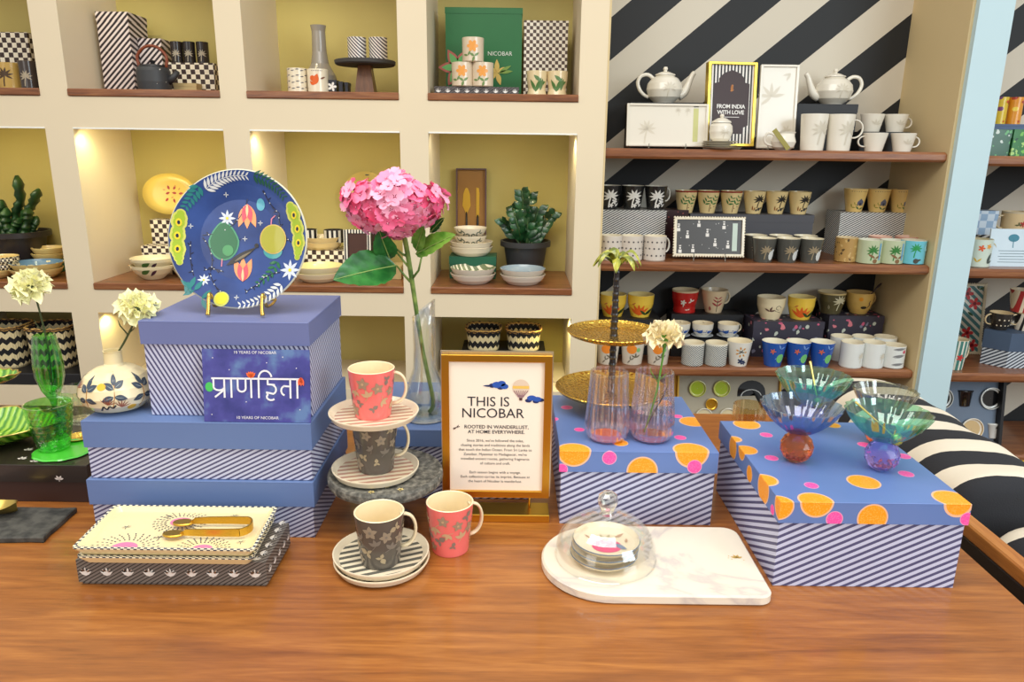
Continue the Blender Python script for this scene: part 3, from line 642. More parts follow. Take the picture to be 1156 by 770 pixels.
for (u, v, a, s_) in ((558, 222, PI, 1), (540, 585, 0, 1)):
    q.decal([leaf(.036*s_, .0125, a+PI/2+d, U(u, v)) for d in (-.36, .36, 0)], pl(.0006), cORG); q.decal([leaf(.027*s_, .010, a+PI/2+d, U(u, v)) for d in (-.22, .22)], pl(.0011), cPNK); q.decal([leaf(.02, .004, a+PI/2, U(u, v))], pl(.0015), pm((250, 200, 150)))
for (u, v, r_) in ((465, 290, .0125), (768, 530, .0155), (365, 580, .009)): q.decal([leaf(r_, r_*.32, k*2*PI/8, U(u, v)) for k in range(8)], pl(), pm((206, 214, 226))); q.decal([disc(r_*.16, U(u, v))], pl(.0012), cYEL)
q.decal([leaf(.052, .0095, .55, U(462, 510))], pl(.0012), cBK); q.decal([leaf(.030, .0035, .55, U(500, 492))], pl(.0016), pm((120, 108, 84))); q.decal([disc(.0032, U(604, 416))], pl(.0014), cBK)
for L in (arcp(350, 380, 390, 540, 22), arcp(350, 370, 560, 200, -50, 12), arcp(640, 160, 710, 265, -10), arcp(710, 265, 770, 400, -22), arcp(360, 535, 450, 540, 10), arcp(390, 545, 455, 640, -12), arcp(300, 400, 320, 560, -8), arcp(610, 610, 720, 540, 20), arcp(560, 640, 620, 600, 8)):
    q.decal(strip(L, .0012), pl(.0007), cDK)
    q.decal([leaf(.006, .0016, (i*2.3), L[i]) for i in range(1, len(L)-1, 2)], pl(.0007), cDK); q.decal([disc(.0009, L[i], 6) for i in range(1, len(L), 3)], pl(.0011), cWHT)
for (u, v) in ((300, 590), (330, 630), (365, 670), (310, 620)): q.decal([leaf(.018, .007, 2.5+u*.3, U(u, v)), leaf(.018, .006, .3+u, U(u, v))], pl(.0008), cTEA)
for (u, v) in ((462, 182), (548, 385), (520, 660), (640, 560), (300, 330), (620, 310)): q.decal([leaf(.004, .0012, k*PI/2, U(u, v)) for k in range(4)], pl(), cWHT)
q.decal(strip([U(443, 470), U(440, 515)], .0016)+strip([U(670, 320), U(672, 290), U(690, 275)], .0016), pl(.0008), pm((220, 130, 150)))
q.build('painted_dish', t)
t = thing('plate_easel', 'gold wire easel with two front feet holding the blue plate', 'plate stand', (PC.x, PC.y, 1.1195))
GW = gold((226, 188, 96), .22)
for sx_ in (-.0365, .0395):
    q = MB(); q.tube([(sx_*1.03, -.052, .0025), (sx_, -.050, .012), (sx_, -.047, .024), (sx_, -.043, .031), (sx_, -.036, .029), (sx_, -.030, .012), (sx_, -.006, .0095), (sx_*.9, .025, .011), (sx_*.35, .047, .0035)], [.0034, .0026, .0024, .0026, .0022, .0022, .002, .002, .002], GW, 10); q.build('hook_leg', t)
q = MB(); q.tube([(-.0335, .022, .011), (.036, .022, .011)], .0018, GW, 8); q.tube([(0, .022, .011), (0, .046, .045), (0, .068, .0028)], .0018, GW, 8); q.build('back_brace', t)
# ================================================================ POSTCARD
x0 = PY(224, 395, .978).x; x1 = PY(347, 395, .978).x; z0 = .980; z1 = PY(280, 393, .990).z
t = thing('postcard', 'blue night sky card with white Hindi lettering leaning on the tall box', 'card', ((x0+x1)/2, .974, .9797)); W2 = (x1-x0)/2; H = z1-z0; t.rotation_euler = (-.14, 0, 0)
n = N('night_card'); a = n.noise(26, 4); col = n.ramp(a, [(.35, lin((50, 54, 124))), (.52, lin((72, 72, 150))), (.66, lin((96, 126, 174)))]); CARD = n.fin(col, .35, 0, .3)
q = MB(); q.box(-W2, W2, 0, .0012, 0, H, CARD)
WTX = mat((236, 236, 240), .5); fz = lambda x_, z_, o=.0005: (lambda s, r: (x_+s, -o, z_+r))
q.text('10 YEARS OF NICOBAR', .0058, fz(-.001, H-.0062), WTX); q.text('10 YEARS OF NICOBAR', .0058, fz(0, .0045), WTX)
# headline letters drawn as strokes hanging from the top bar, as Devanagari is written
def arcs(cx, cy, rx, ry, a0, a1, n=9): return [(cx+rx*math.cos(a0+(a1-a0)*i/n), cy+ry*math.sin(a0+(a1-a0)*i/n)) for i in range(n+1)]
x = -W2*.80; HB = H*.60; hh = H*.265; sw = .0026; L = []
def vb(x_, y0=0.0): L.append([(x_, HB), (x_, HB-hh+y0)])
L.append([(x-.003, HB), (W2*.83, HB)])                                        # top bar
p1_ = x+.010; L.append([(x, HB), (x, HB-hh*.40)]+arcs(x+.005, HB-hh*.45, .005, hh*.17, PI, 2*PI, 6)); vb(p1_); L.append([(p1_-.001, HB-hh*.62), (p1_-.009, HB-hh*.98)])   # pra
vb(p1_+.0065)                                                                # aa
a0 = p1_+.0125; L.append([(a0, HB), (a0, HB-hh*.45)]+arcs(a0+.0037, HB-hh*.5, .0037, hh*.18, PI, 2*PI, 6)+[(a0+.0074, HB)]); vb(a0+.0125)                                # na
i0 = a0+.0195; vb(i0); L.append([(i0, HB)]+arcs(i0+.0062, HB, .0062, hh*.42, PI, .25, 8))                                                                             # i-matra
h0 = i0+.0085; L.append([(h0, HB), (h0, HB-hh*.28), (h0+.006, HB-hh*.30)]+arcs(h0+.0035, HB-hh*.55, .0042, hh*.24, 1.2, -1.2, 6)+[(h0-.001, HB-hh*.70)]+arcs(h0+.0028, HB-hh*.93, .004, hh*.17, 2.4, 5.6, 6))  # ha
t0 = h0+.013; vb(t0+.008); L.append([(t0+.008, HB-hh*.38), (t0+.002, HB-hh*.36)]+arcs(t0+.003, HB-hh*.6, .0036, hh*.24, PI*.6, PI*1.45, 6))                             # ta
vb(t0+.0145)
xe = t0+.0145; kx = (W2*.80+W2*.76)/(xe+W2*.80)
L = [[(-W2*.80+(px_+W2*.80)*kx, py_) for px_, py_ in l] for l in L[1:]]; L.insert(0, [(-W2*.84, HB), (W2*.84, HB)])
for l in L: q.decal(strip(l, sw), fz(0, 0, .0006), WTX, (1,)); q.decal([disc(sw/2, p) for p in l[1:-1]], fz(0, 0, .0008), WTX, (1,))
q.decal([leaf(.010, .0042, PI/2+d) for d in (-.7, -.35, 0, .35, .7)], fz(-W2*.10, HB+.001, .0008), mat((246, 110, 50), .5)); q.decal([disc(.0058, (0, 0), 16, .0068)], fz(-W2*.88, HB-hh*.45, .0004), mat((70, 190, 90), .5)); q.decal([leaf(.013, .005, -PI/2+d) for d in (-.3, 0, .3)], fz(W2*.83, HB+.003, .0009), mat((240, 100, 60), .5))
q.decal([disc(.0008, (sx_*W2, sz_*H), 6) for sx_, sz_ in ((-.8, .88), (.2, .82), (.75, .75), (-.85, .1), (-.2, .28), (.8, .18), (.5, .9), (-.5, .72))], fz(0, 0), WTX, (1,))
q.build('printed_card', t)
# ================================================================ CERAMIC ROUND VASE + carnations
def carnation(q, c, r, mt, rnd, up=Vector((0, 0, 1)), layers=5):
    up = up.normalized(); a = up.cross(Vector((0.3, 1, 0.1))).normalized(); b_ = up.cross(a)
    for L in range(layers):
        n_ = (7, 7, 6, 5, 4, 3)[L]; rr = r*(1.0, .93, .80, .66, .50, .34)[L]; el = (.0, .30, .62, .92, 1.15, 1.35)[L]; lift = (0, .10, .20, .27, .33, .38)[L]*r
        for k in range(n_):
            th = 2*PI*k/n_+L*.55+rnd.uniform(-.2, .2); tip = rr*rnd.uniform(.86, 1.08); sp = 2*PI/n_*rnd.uniform(.58, .75); vs = []; M = 5; W_ = 9; ph = rnd.uniform(0, 6); e2 = el+rnd.uniform(-.12, .12)
            for i in range(M+1):
                f = i/M
                for j in range(W_):
                    g = (j/(W_-1)-.5)*2; t2 = th+g*sp*(.45+.55*f); d = a*math.cos(t2)+b_*math.sin(t2)
                    ee = e2*(.35+.65*f) + .38*f*f*math.sin(g*7.5+ph)*(.6 if L < 4 else .4); rad = tip*f*(1-.16*g*g*f)*(1+.06*math.cos(j*PI)*(i == M))
                    vs.append(c+up*(lift-r*.15)+d*(rad*math.cos(ee))+up*(rad*math.sin(ee)))
            q.add(vs, [[i*W_+j, i*W_+j+1, (i+1)*W_+j+1, (i+1)*W_+j] for i in range(M) for j in range(W_-1)], mt, True)
PET = mat((255, 250, 200), .6, var=.04, scale=60); PETW = mat((252, 238, 196), .6, var=.04, scale=60); STM = mat((66, 80, 40), .6); STG = mat((92, 150, 50), .5)
def carnation_stem(label, base, top, r, pm_, sm, seed, updir=None, bud=True, group=None):
    base = Vector(base); top = Vector(top); t = thing('carnation', label, 'flower', tuple(base)); rnd = random.Random(seed); v = top-base
    mid = v*.5+Vector((v.z*.03, .0, 0)); q = MB(); q.tube([(0, 0, 0), tuple(v*.25+Vector((v.z*.02, 0, 0))), tuple(mid), tuple(v*.8+Vector((v.z*.015, 0, 0))), tuple(v)], [.0014, .0015, .0016, .0015, .0018], sm, 8)
    q.tube([tuple(v*.62+Vector((0, 0, 0))), tuple(v*.62+Vector((-.009, 0, .012))), tuple(v*.62+Vector((-.011, 0, .020)))], [.001, .0008, .0003], sm, 6); q.tube([tuple(v*.60), tuple(v*.60+Vector((.009, 0, .007))), tuple(v*.60+Vector((.015, 0, .013)))], [.001, .0008, .0003], sm, 6)
    q.build('stem', t); d = (v-mid).normalized() if updir is None else Vector(updir).normalized()
    q = MB(); q.tube([tuple(v-d*.002), tuple(v+d*.006), tuple(v+d*r*.55)], [.002, .0045, .0058], STG if sm is not STM else mat((60, 76, 44), .6), 10); q.build('calyx', t)
    q = MB(); carnation(q, v+d*r*.5, r, pm_, rnd, (d+Vector((0, -.55, .15))), 6); q.build('petals', t); return t
VX, VY, VZ = XF(133, 1.03, 1.0), 1.030, .979
t = thing('round_vase', 'round cream ceramic vase with painted leaves and short neck on the blue box', 'vase', (VX, VY, VZ))
pr = [(.024, 0), (.036, .004), (.0475, .015), (.0515, .027), (.049, .040), (.040, .053), (.028, .061), (.0145, .0655), (.0125, .069), (.0120, .085), (.0128, .0875)]
VC = N('cream_vase'); VC = VC.fin(VC.ramp(VC.noise(16, 3), [(.3, lin((232, 214, 160))), (.7, lin((246, 232, 196)))]), .3, 0, .3)
q = MB(); q.lathe([(.001, 0)]+pr+[(.0112, .0875), (.0105, .07), (.001, .069)], VC, 48)
DL = mat((62, 74, 88), .35); BR = mat((178, 118, 40), .4); YL = mat((238, 184, 50), .4)
for th, z, s_ in ((-1.95, .030, 1), (-1.15, .034, 1), (-.35, .03, 1), (-2.75, .03, .9)):
    f = onlathe(pr, th, z, .0006); q.decal(strip([(-.004, -.020), (0, -.004), (.001, .014)], .0012), f, BR)
    q.decal([leaf(.017*s_, .0088, a, (x_, y_)) for a, x_, y_ in ((2.6, 0, .008), (.5, .001, .010), (3.5, -.001, -.002), (-.3, 0, -.002), (1.7, .001, .012))], f, DL); q.decal([leaf(.012, .0008, a, (x_, y_)) for a, x_, y_ in ((2.6, 0, .008), (.5, .001, .010), (3.5, -.001, -.002), (-.3, 0, -.002))], onlathe(pr, th, z, .0010), mat((150, 160, 160), .4))
for th, z in ((-1.5, .046), (-2.3, .012), (-.7, .012)): q.decal([disc(.006, (0, 0), 14, .0045)], onlathe(pr, th, z, .0006), YL)
for th, z in ((-2.45, .04), (-1.0, .015), (-1.35, .02)): q.decal([leaf(.013, .0014, a) for a in (.3, .7, 1.1, 1.5, 1.9, 2.3)], onlathe(pr, th, z, .0006), mat((150, 84, 64), .4))
q.decal(strip([(-.012, -.006), (-.006, .002), (-.003, -.004), (.002, .002), (.006, -.002), (.010, .003)], .0022), onlathe(pr, -1.35, .016, .001), mat((34, 34, 40), .4))
q.build('pot', t)
tp = PY(154, 358, VY-.005); carnation_stem('pale yellow carnation standing in the round ceramic vase', (VX-.001, VY, VZ+.0715), tp, .0315, PET, STM, 3, (.25, -.2, 1))
# ================================================================ LEFT SIDE: slate, black box, green glass
SL = N('slate'); nz = SL.noise(60, 5); SL.bump(nz, .4, .001); SL = SL.fin(SL.ramp(nz, [(.35, lin((44, 44, 42))), (.65, lin((84, 82, 76)))]), .7)
a_ = PZ(-90, 607, T0+.009); b_ = PZ(48, 607, T0+.009); c_ = PZ(86, 573, T0+.009); d_ = PZ(-70, 571, T0+.009)
rnd = random.Random(2); P = []
for (u, v) in ((a_, b_), (b_, c_), (c_, d_), (d_, a_)):
    for k in range(8): f = k/8; P.append((u.x+(v.x-u.x)*f+rnd.uniform(-.0012, .0012), u.y+(v.y-u.y)*f+rnd.uniform(-.0012, .0012)))
q = MB(); q.prism(P, T0, T0+.009, SL, .0015); tag(q.build('slate_board'), 'dark grey slate board with rough edges at the far left of the table', 'board')
p = PZ(2, 580, T0+.010); t = thing('leaf_dish', 'small folded gold leaf dish on the slate board', 'dish', (p.x-.002, p.y, T0+.0092))
q = MB(); GL = gold((196, 170, 92), .3); vs = []; n_ = 12
for i in range(n_+1):
    f = i/n_*2-1; w_ = .019*(1-f*f)**.6+.0004
    for j in range(5): g = j/2-1; vs.append((f*.027, g*w_, .0012+.013*abs(g)**1.5+.006*f*f))
q.add(vs, [[i*5+j, (i+1)*5+j, (i+1)*5+j+1, i*5+j+1] for i in range(n_) for j in range(4)], GL, True); q.add([(x, y, z-.0012) for x, y, z in vs], [[i*5+j, i*5+j+1, (i+1)*5+j+1, (i+1)*5+j] for i in range(n_) for j in range(4)], GL, True); q.build('folded_leaf', t)
BLKB = mat((44, 34, 30), .3, 0, .3); BRB = mat((58, 36, 30), .5)
BBX = PY(98, 527, 1.07).x
t = gift_box('long black lidded box under the green glassware at the far left', -1.16, BBX-.001, 1.071, 1.34, T0, .865, .836, BRB, BLKB, name='black_box')
lid = t.location; q = MB(); p = PY(67, 541, 1.071); EM = mat((224, 212, 204), .4)
q.decal([leaf(.0075, .0034, a) for a in (.2, 1.0, 2.1, 2.9)]+strip([(0, 0), (0, -.004)], .001), lambda s, u: (p.x-lid.x+s, -.1351, p.z-T0+u), EM)
q.build('emblem', t, 'pale leaf emblem on the lid front')
for px, py in ((24, 518), (38, 521), (31, 508)):
    q = MB(); pp = PZ(px, py, .8655); q.decal([leaf(.008, .0036, a) for a in (.2, 1.0, 2.1, 2.9)], lambda s, u, pp=pp: (pp.x-lid.x+s, pp.y-lid.y+u*1.3, .0654), EM); q.build('emblem', t, 'pale leaf emblem on the lid top')
GG = glass((120, 232, 104), name='green_glass', rgb2=(176, 240, 140), zr=(0, .09)); GD = mat((84, 204, 64), .12, 0, .5)
def ribs(n_, a): return lambda th, k: 1+a*math.cos(n_*th)
p = PZ(53, 514, .8655); GX, GY = p.x+.0, p.y+.022
t = thing('glass_tumbler', 'green ribbed glass tumbler on a green glass coaster on the black box', 'glass', (GX, GY, .8695))
def tumb(q, pr, mt, th=.002, n=64, rf=None, twist=0):
    full = pr+[(pr[-1][0]-th, pr[-1][1]+.0004)]+[(max(.001, r-th), z) for r, z in pr[::-1][:-1]]+[(max(.001, pr[0][0]-th), pr[0][1]+.006), (.001, pr[0][1]+.006)]
    q.lathe([(.001, pr[0][1])]+full, mt, n, rf=rf)
tp_ = [(.0215, 0), (.0235, .003), (.0275, .02), (.031, .04), (.0335, .06), (.036, .078)]
q = MB(); fine = []
for i in range(27): z = .078*i/26; fine.append((profR(tp_)(z), z))
tumb(q, fine, GG, .0022, 96, lambda th, k: 1+.010*math.cos(16*th)*math.cos(k*1.6)+.006*math.cos(k*2.4)); q.build('bowl', t)
t = thing('glass_coaster', 'bright green glass coaster disc under the green tumbler', 'coaster', (GX+.018, GY-.004, .865)); q = MB(); q.lathe([(.001, .0002), (.044, .0002), (.0465, .002), (.044, .0038), (.001, .0032)], GD, 48, rf=lambda th, k: 1+.02*math.cos(11*th)); q.build('disc', t)
def leaf_dish(label, x, y, z, L, W_, h, rz, mt, name='leaf_platter'):
    t = thing(name, label, 'dish', (x, y, z), rz); q = MB(); rings = []; n_ = 48
    for f, zz in ((.02, .0008), (.35, .001), (.62, .004), (.85, h*.55), (1.0, h)):
        R_ = []
        for i in range(n_):
            th = 2*PI*i/n_; k = 1+.035*math.cos(14*th)*f; pt = 1+.16*max(0, math.cos(th))**12
            R_.append((L*f*k*pt*math.cos(th), W_*f*k*math.sin(th), zz+.0015*math.cos(14*th)*f))
        rings.append(R_)
    vs = [p for R_ in rings for p in R_]; m = n_; K_ = len(rings)
    q.add(vs, [[k*m+i, k*m+(i+1) % m, (k+1)*m+(i+1) % m, (k+1)*m+i] for k in range(K_-1) for i in range(m)]+[list(range(m))[::-1]], mt, True)
    q.add([(x_, y_, z_+.0025) for x_, y_, z_ in vs], [[k*m+i, (k+1)*m+i, (k+1)*m+(i+1) % m, k*m+(i+1) % m] for k in range(K_-1) for i in range(m)]+[list(range(m))], mt, True); q.build('dish', t)
    q = MB(); q.tube([Vector(rings[-1][i])+Vector((0, 0, .0015)) for i in list(range(n_))+[0, 1]], .0016, gold((216, 190, 110), .3), 6, cap=False); q.build('gold_rim', t); return t
GLF = N('green_leaf_glaze'); v = GLF.new('TexWave'); v.inputs['Scale'].default_value = 26; v.inputs['Distortion'].default_value = 3; GLF.link(GLF.co(), v.inputs['Vector'])
GLF.bump(v.outputs['Fac'], .7, .002); GLF = GLF.fin(GLF.ramp(v.outputs['Fac'], [(.1, lin((70, 140, 26))), (.9, lin((164, 208, 70)))]), .15, 0, .6)
p = PZ(-22, 492, .885); leaf_dish('large green leaf shaped platter with gold rim at the left edge of the black box', p.x-.03, p.y+.02, .8655, .120, .085, .030, .12, GLF)
p = PY(-12, 434, 1.30)
t = leaf_dish('small green leaf dish raised on a black pedestal at the left edge', p.x-.008, p.y, p.z, .052, .036, .018, .2, GLF, 'leaf_dish'); PDH = p.z-.8660
q = MB(); q.lathe([(.001, 0), (.028, 0), (.028, .004), (.008, .012), (.006, PDH-.02), (.018, PDH-.0005), (.001, PDH)], mat((30, 26, 24), .3, 0, .2), 24); tag(q.build('pedestal'), 'small black pedestal under the green leaf dish', 'stand').location = (p.x-.008, p.y, .8655)
# green bud vase with carnation
p = PZ(64, 474, .8655); BVX, BVY = p.x, p.y
zt2 = PY(60, 378, BVY).z-.8655
t = thing('bud_vase', 'tall green ribbed glass bud vase on a short foot behind the tumbler', 'vase', (BVX, BVY, .8655))
pv = [(.018, 0), (.018, .002), (.006, .006), (.004, zt2*.16), (.006, zt2*.24), (.016, zt2*.36), (.0225, zt2*.52), (.0235, zt2*.66), (.021, zt2*.84), (.0175, zt2)]
GS = glass((84, 214, 84), name='green_vase_glass', rgb2=(150, 236, 130), zr=(.02, .12)); q = MB()
q.lathe([(.001, 0)]+pv+[(.0158, zt2+.0004), (.019, zt2*.84), (.0212, zt2*.66), (.020, zt2*.52), (.0135, zt2*.38), (.001, zt2*.30)], GS, 60, rf=lambda th, k: 1+.05*math.cos(12*th) if k > 4 else 1); q.build('body', t)
carnation_stem('pale yellow carnation standing in the green glass bud vase at the left', (BVX+.002, BVY, .8655+zt2*.42), PY(40, 334, BVY), .0390, PET, STM, 11, (-.12, -.25, 1))
# clear glass behind
p = PZ(88, 480, .8655); CLR = glass((244, 248, 236), name='clear_glass'); 
t = thing('glass_tumbler', 'clear ribbed glass tumbler half hidden behind the round ceramic vase', 'glass', (p.x-.004, p.y+.02, .8655)); q = MB(); fine = [(.022+.012*(i/16)**.8, .064*i/16) for i in range(17)]
tumb(q, fine, CLR, .002, 72, lambda th, k: 1+.02*math.cos(14*th)); q.build('bowl', t)
p = PZ(86, 497, .8655); t = thing('gold_candle_cup', 'small gold dish beside the green tumbler on the black box', 'dish', (p.x+.003, p.y, .8655)); q = MB(); q.lathe([(.001, 0), (.012, 0), (.021, .007), (.020, .0075), (.011, .002), (.001, .002)], gold((230, 190, 90), .25, True), 32); q.build('bowl', t)
# ================================================================ GLASS CARAFE + HYDRANGEA
CX_, CY_, CZ_ = XF(481, 1.165, .93), 1.158, .9215
zc = PY(488, 338, CY_).z-CZ_; zl_ = PY(465, 358, CY_).z-CZ_
t = thing('glass_carafe', 'clear glass carafe with slanted mouth and wide base holding the hydrangea', 'vase', (CX_, CY_, CZ_))
pv = [(.034, 0), (.0385, .003), (.0390, .016), (.0355, .038), (.0260, .064), (.0185, .085), (.0175, .12), (.0180, .15), (.0185, 1.0)]
q = MB(); CG = glass((248, 251, 247), name='carafe_glass', spec=1.0); n_ = 48
def ringz(r, z):
    return [(r*math.cos(2*PI*i/n_), r*math.sin(2*PI*i/n_), z if z < .9 else (zl_+zc)/2+(zc-zl_)/2*math.cos(2*PI*i/n_)) for i in range(n_)]
seq = [ringz(.001, 0)]+[ringz(r, z) for r, z in pv]+[ringz(.0165, 1.0)]+[ringz(r-.002, z) for r, z in pv[::-1][1:-1]]+[ringz(.001, .006)]
vs = [p for R_ in seq for p in R_]; q.add(vs, [[k*n_+i, k*n_+(i+1) % n_, (k+1)*n_+(i+1) % n_, (k+1)*n_+i] for k in range(len(seq)-1) for i in range(n_)], CG, True); q.build('body', t)
q = MB(); WTR = glass((206, 220, 232), name='water', spec=.6); q.lathe([(.001, .0065), (.0335, .0065), (.0360, .016), (.0330, .034), (.001, .0345)], WTR, 40); q.build('water', t)
HT = PY(447, 262, 1.14)
t = thing('hydrangea', 'big pink hydrangea bloom with green leaves standing in the glass carafe', 'flower', (CX_+.006, CY_, CZ_+.007)); o_ = Vector(t.location)
def RL(px, py, y): return PY(px, py, y)-o_
GST = N('green_stem'); GST = GST.fin(GST.ramp(GST.noise(60, 3), [(.35, lin((78, 112, 44))), (.65, lin((146, 170, 84)))]), .45)
q = MB(); q.tube([(.0, 0, .001), RL(489, 452, 1.158), RL(478, 400, 1.158), RL(470, 350, 1.156), RL(464, 310, 1.15), RL(459, 280, 1.146), RL(455, 262, 1.142)], [.0036, .0034, .0034, .0036, .0038, .004, .0042], GST, 12)
for (x0_, y0_, x1_, y1_) in ((463, 318, 448, 300), (465, 315, 476, 290), (462, 302, 448, 285), (461, 290, 444, 278)): q.tube([RL(x0_, y0_, 1.15), RL((x0_+x1_)/2+2, (y0_+y1_)/2+3, 1.145), RL(x1_, y1_, 1.14)], [.0022, .0018, .0014], GST, 8)
q.build('stem', t)
HC = PY(445, 231, 1.125)-o_; rx_, ry_, rz_ = .066, .050, .043; rnd = random.Random(4)
ms = [mat(c, .55, 0, 0, .08, 70) for c in ((252, 140, 178), (250, 110, 154), (254, 172, 200), (242, 96, 142))]; q = MB(); q.sphere(tuple(HC), (rx_*.78, ry_*.78, rz_*.76), mat((196, 60, 100), .7), 20)
pts = []; N_ = 170
for i in range(N_):
    zq = 1-2*(i+.5)/N_; th = i*2.39996; r_ = math.sqrt(1-zq*zq); d = Vector((r_*math.cos(th), r_*math.sin(th), zq))
    lump = 1+.09*math.sin(3*d.x*2.2+1)+.06*math.sin(5*d.z+2*d.y)+.07*(d.z > 0)*math.cos(2*d.x*3.1)
    c = HC+Vector((d.x*rx_*lump, d.y*ry_*lump, d.z*rz_*lump)); nrm = Vector((d.x/rx_, d.y/ry_, d.z/rz_)).normalized(); nrm = (nrm+Vector((rnd.uniform(-.35, .35), rnd.uniform(-.35, .35), rnd.uniform(-.35, .35)))).normalized()
    a = nrm.cross(Vector((.3, .4, 1))).normalized(); b_ = nrm.cross(a); r0 = rnd.uniform(.0105, .014); ph = rnd.uniform(0, 2); mt = ms[rnd.choices((0, 1, 2, 3), (4, 2, 3, 1))[0]]
    for k in range(4):
        an = ph+k*PI/2; d1 = a*math.cos(an)+b_*math.sin(an); s1 = nrm.cross(d1); vs = []
        for (f, w_, u_) in ((.08, .0, 0), (.4, .46, .10), (.75, .56, .20), (1.0, .28, .16)):
            if w_ == 0: vs.append(c+d1*r0*f)
            else:
                vs.append(c+d1*r0*f+s1*r0*w_+nrm*r0*(u_+.06)); vs.append(c+d1*r0*(f*1.04)+nrm*r0*(u_-.07)); vs.append(c+d1*r0*f-s1*r0*w_+nrm*r0*(u_+.06))
        q.add(vs, [[0, 1, 2], [0, 2, 3], [1, 4, 5, 2], [2, 5, 6, 3], [4, 7, 8, 5], [5, 8, 9, 6]], mt, True)
    q.sphere(tuple(c+nrm*.0012), .0011, ms[2], 6)
q.build('bloom', t)
def big_leaf(base, tip, wid, droop, mt, name='leaf', nrmv=Vector((0, -.7, .7))):
    base = Vector(base); tip = Vector(tip); ax = tip-base; L = ax.length; ax.normalize(); nn = (nrmv-ax*nrmv.dot(ax)).normalized(); sd = ax.cross(nn); q = MB(); vs = []; M = 16; W_ = 9
    for i in range(M+1):
        f = i/M; w_ = wid*(math.sin(PI*min(1, f**.72))**.8)*(1+.05*(i % 2)) + .0004
        for j in range(W_): g = j/(W_-1)*2-1; vs.append(base+ax*(L*f+abs(g)*w_*.25)+sd*(g*w_)+nn*(abs(g)*w_*.32-droop*f*f+.0012*math.cos(f*34-abs(g)*7)))
    q.add(vs, [[i*W_+j, i*W_+j+1, (i+1)*W_+j+1, (i+1)*W_+j] for i in range(M) for j in range(W_-1)], mt, True)
    q.tube([tuple(base+ax*(L*f)+nn*(-droop*f*f+.0008)) for f in (0, .25, .5, .75, 1)], [.0013, .001, .0008, .0006, .0003], mat((150, 176, 96), .5), 6); return q.build(name, t)
LG1 = N('dark_leaf'); LG1 = LG1.fin(LG1.ramp(LG1.noise(45, 3), [(.35, lin((24, 90, 34))), (.7, lin((60, 136, 60)))]), .4, 0, .15)
LG2 = N('light_leaf'); LG2 = LG2.fin(LG2.ramp(LG2.noise(45, 3), [(.35, lin((84, 146, 40))), (.7, lin((146, 194, 80)))]), .4, 0, .1)
big_leaf(RL(447, 300, 1.135), RL(379, 312, 1.06), .0300, .010, LG1, nrmv=Vector((.25, -.75, .6)))
big_leaf(RL(440, 292, 1.14), RL(428, 262, 1.09), .017, .004, LG1, nrmv=Vector((0, -1, .3)))
big_leaf(RL(470, 287, 1.14), RL(512, 264, 1.09), .0165, .004, LG2, nrmv=Vector((-.1, -.85, .6)))
big_leaf(RL(470, 282, 1.14), RL(478, 256, 1.10), .011, .002, LG2, nrmv=Vector((0, -1, .3)))
big_leaf(RL(486, 262, 1.14), RL(501, 246, 1.12), .006, .001, LG1, nrmv=Vector((0, -1, .3)))
# ================================================================ GOLD PALM STAND
HG = N('hammered_gold'); v = HG.new('TexVoronoi'); v.inputs['Scale'].default_value = 170; HG.link(HG.co(), v.inputs['Vector']); HG.bump(v.outputs['Distance'], .6, .003)
rr = HG.math('LENGTH' if False else 'MULTIPLY', 1, 1); HG = HG.fin(lin((214, 172, 76)), .24, 1.0)
TX_, TY_ = XF(690, 1.213, .96), 1.213; zb1 = PY(690, 441, TY_).z; zb2 = PY(694, 378, TY_).z; ztop = PY(697, 298, TY_).z
t = thing('tiered_tray', 'two tier hammered gold tray with a black palm tree trunk on the centre box', 'tiered tray', (TX_, TY_, .9222)); o_ = Vector(t.location); ZB = .9222
def dishp(r, z, h=.010): return [(.001, z), (r*.80, z), (r*.95, z+h*.45), (r, z+h), (r-.0012, z+h+.0012), (r*.94, z+h*.45+.0018), (r*.79, z+.0018), (.001, z+.0018)]
q = MB(); q.lathe(dishp(.0965, zb1-ZB-.003), HG, 72); q.build('lower_tray', t)
q = MB(); q.lathe(dishp(.0795, zb2-ZB-.003), HG, 72); q.build('upper_tray', t)
for k in range(3):
    a = PI/2+k*2*PI/3; q = MB(); q.tube([(.03*math.cos(a), .03*math.sin(a), zb1-ZB-.003), (.04*math.cos(a), .04*math.sin(a), .012), (.047*math.cos(a), .047*math.sin(a), .003)], [.004, .003, .0035], GW, 10); q.build('foot', t)
BT = N('black_bark'); BT.bump(BT.noise(90, 3), .6, .002); BT = BT.fin(lin((34, 26, 24)), .3, 0, .3)
def trunk(z0, z1, r0, r1):
    q = MB(); pr = []; m = max(3, int((z1-z0)/.011))
    for i in range(m):
        f = i/m; r_ = r0+(r1-r0)*f; z = z0+(z1-z0)*f; dz = (z1-z0)/m; pr += [(r_*1.16, z), (r_*.98, z+dz*.25), (r_*.94, z+dz*.8)]
    pr += [(r1*1.1, z1), (.001, z1)]; q.lathe([(.001, z0)]+pr, BT, 16, rf=lambda th, k: 1+.06*math.sin(3*th+k)); return q
trunk(zb1-ZB-.001, zb2-ZB-.003, .0062, .0052).build('trunk', t)
trunk(zb2-ZB-.001, ztop-ZB-.002, .0062, .0042).build('trunk', t)
PF = N('enamel_frond'); PF = PF.fin(PF.ramp(PF.noise(70, 2), [(.4, lin((96, 108, 30))), (.62, lin((186, 186, 70)))]), .3, 0, .3); q = MB()
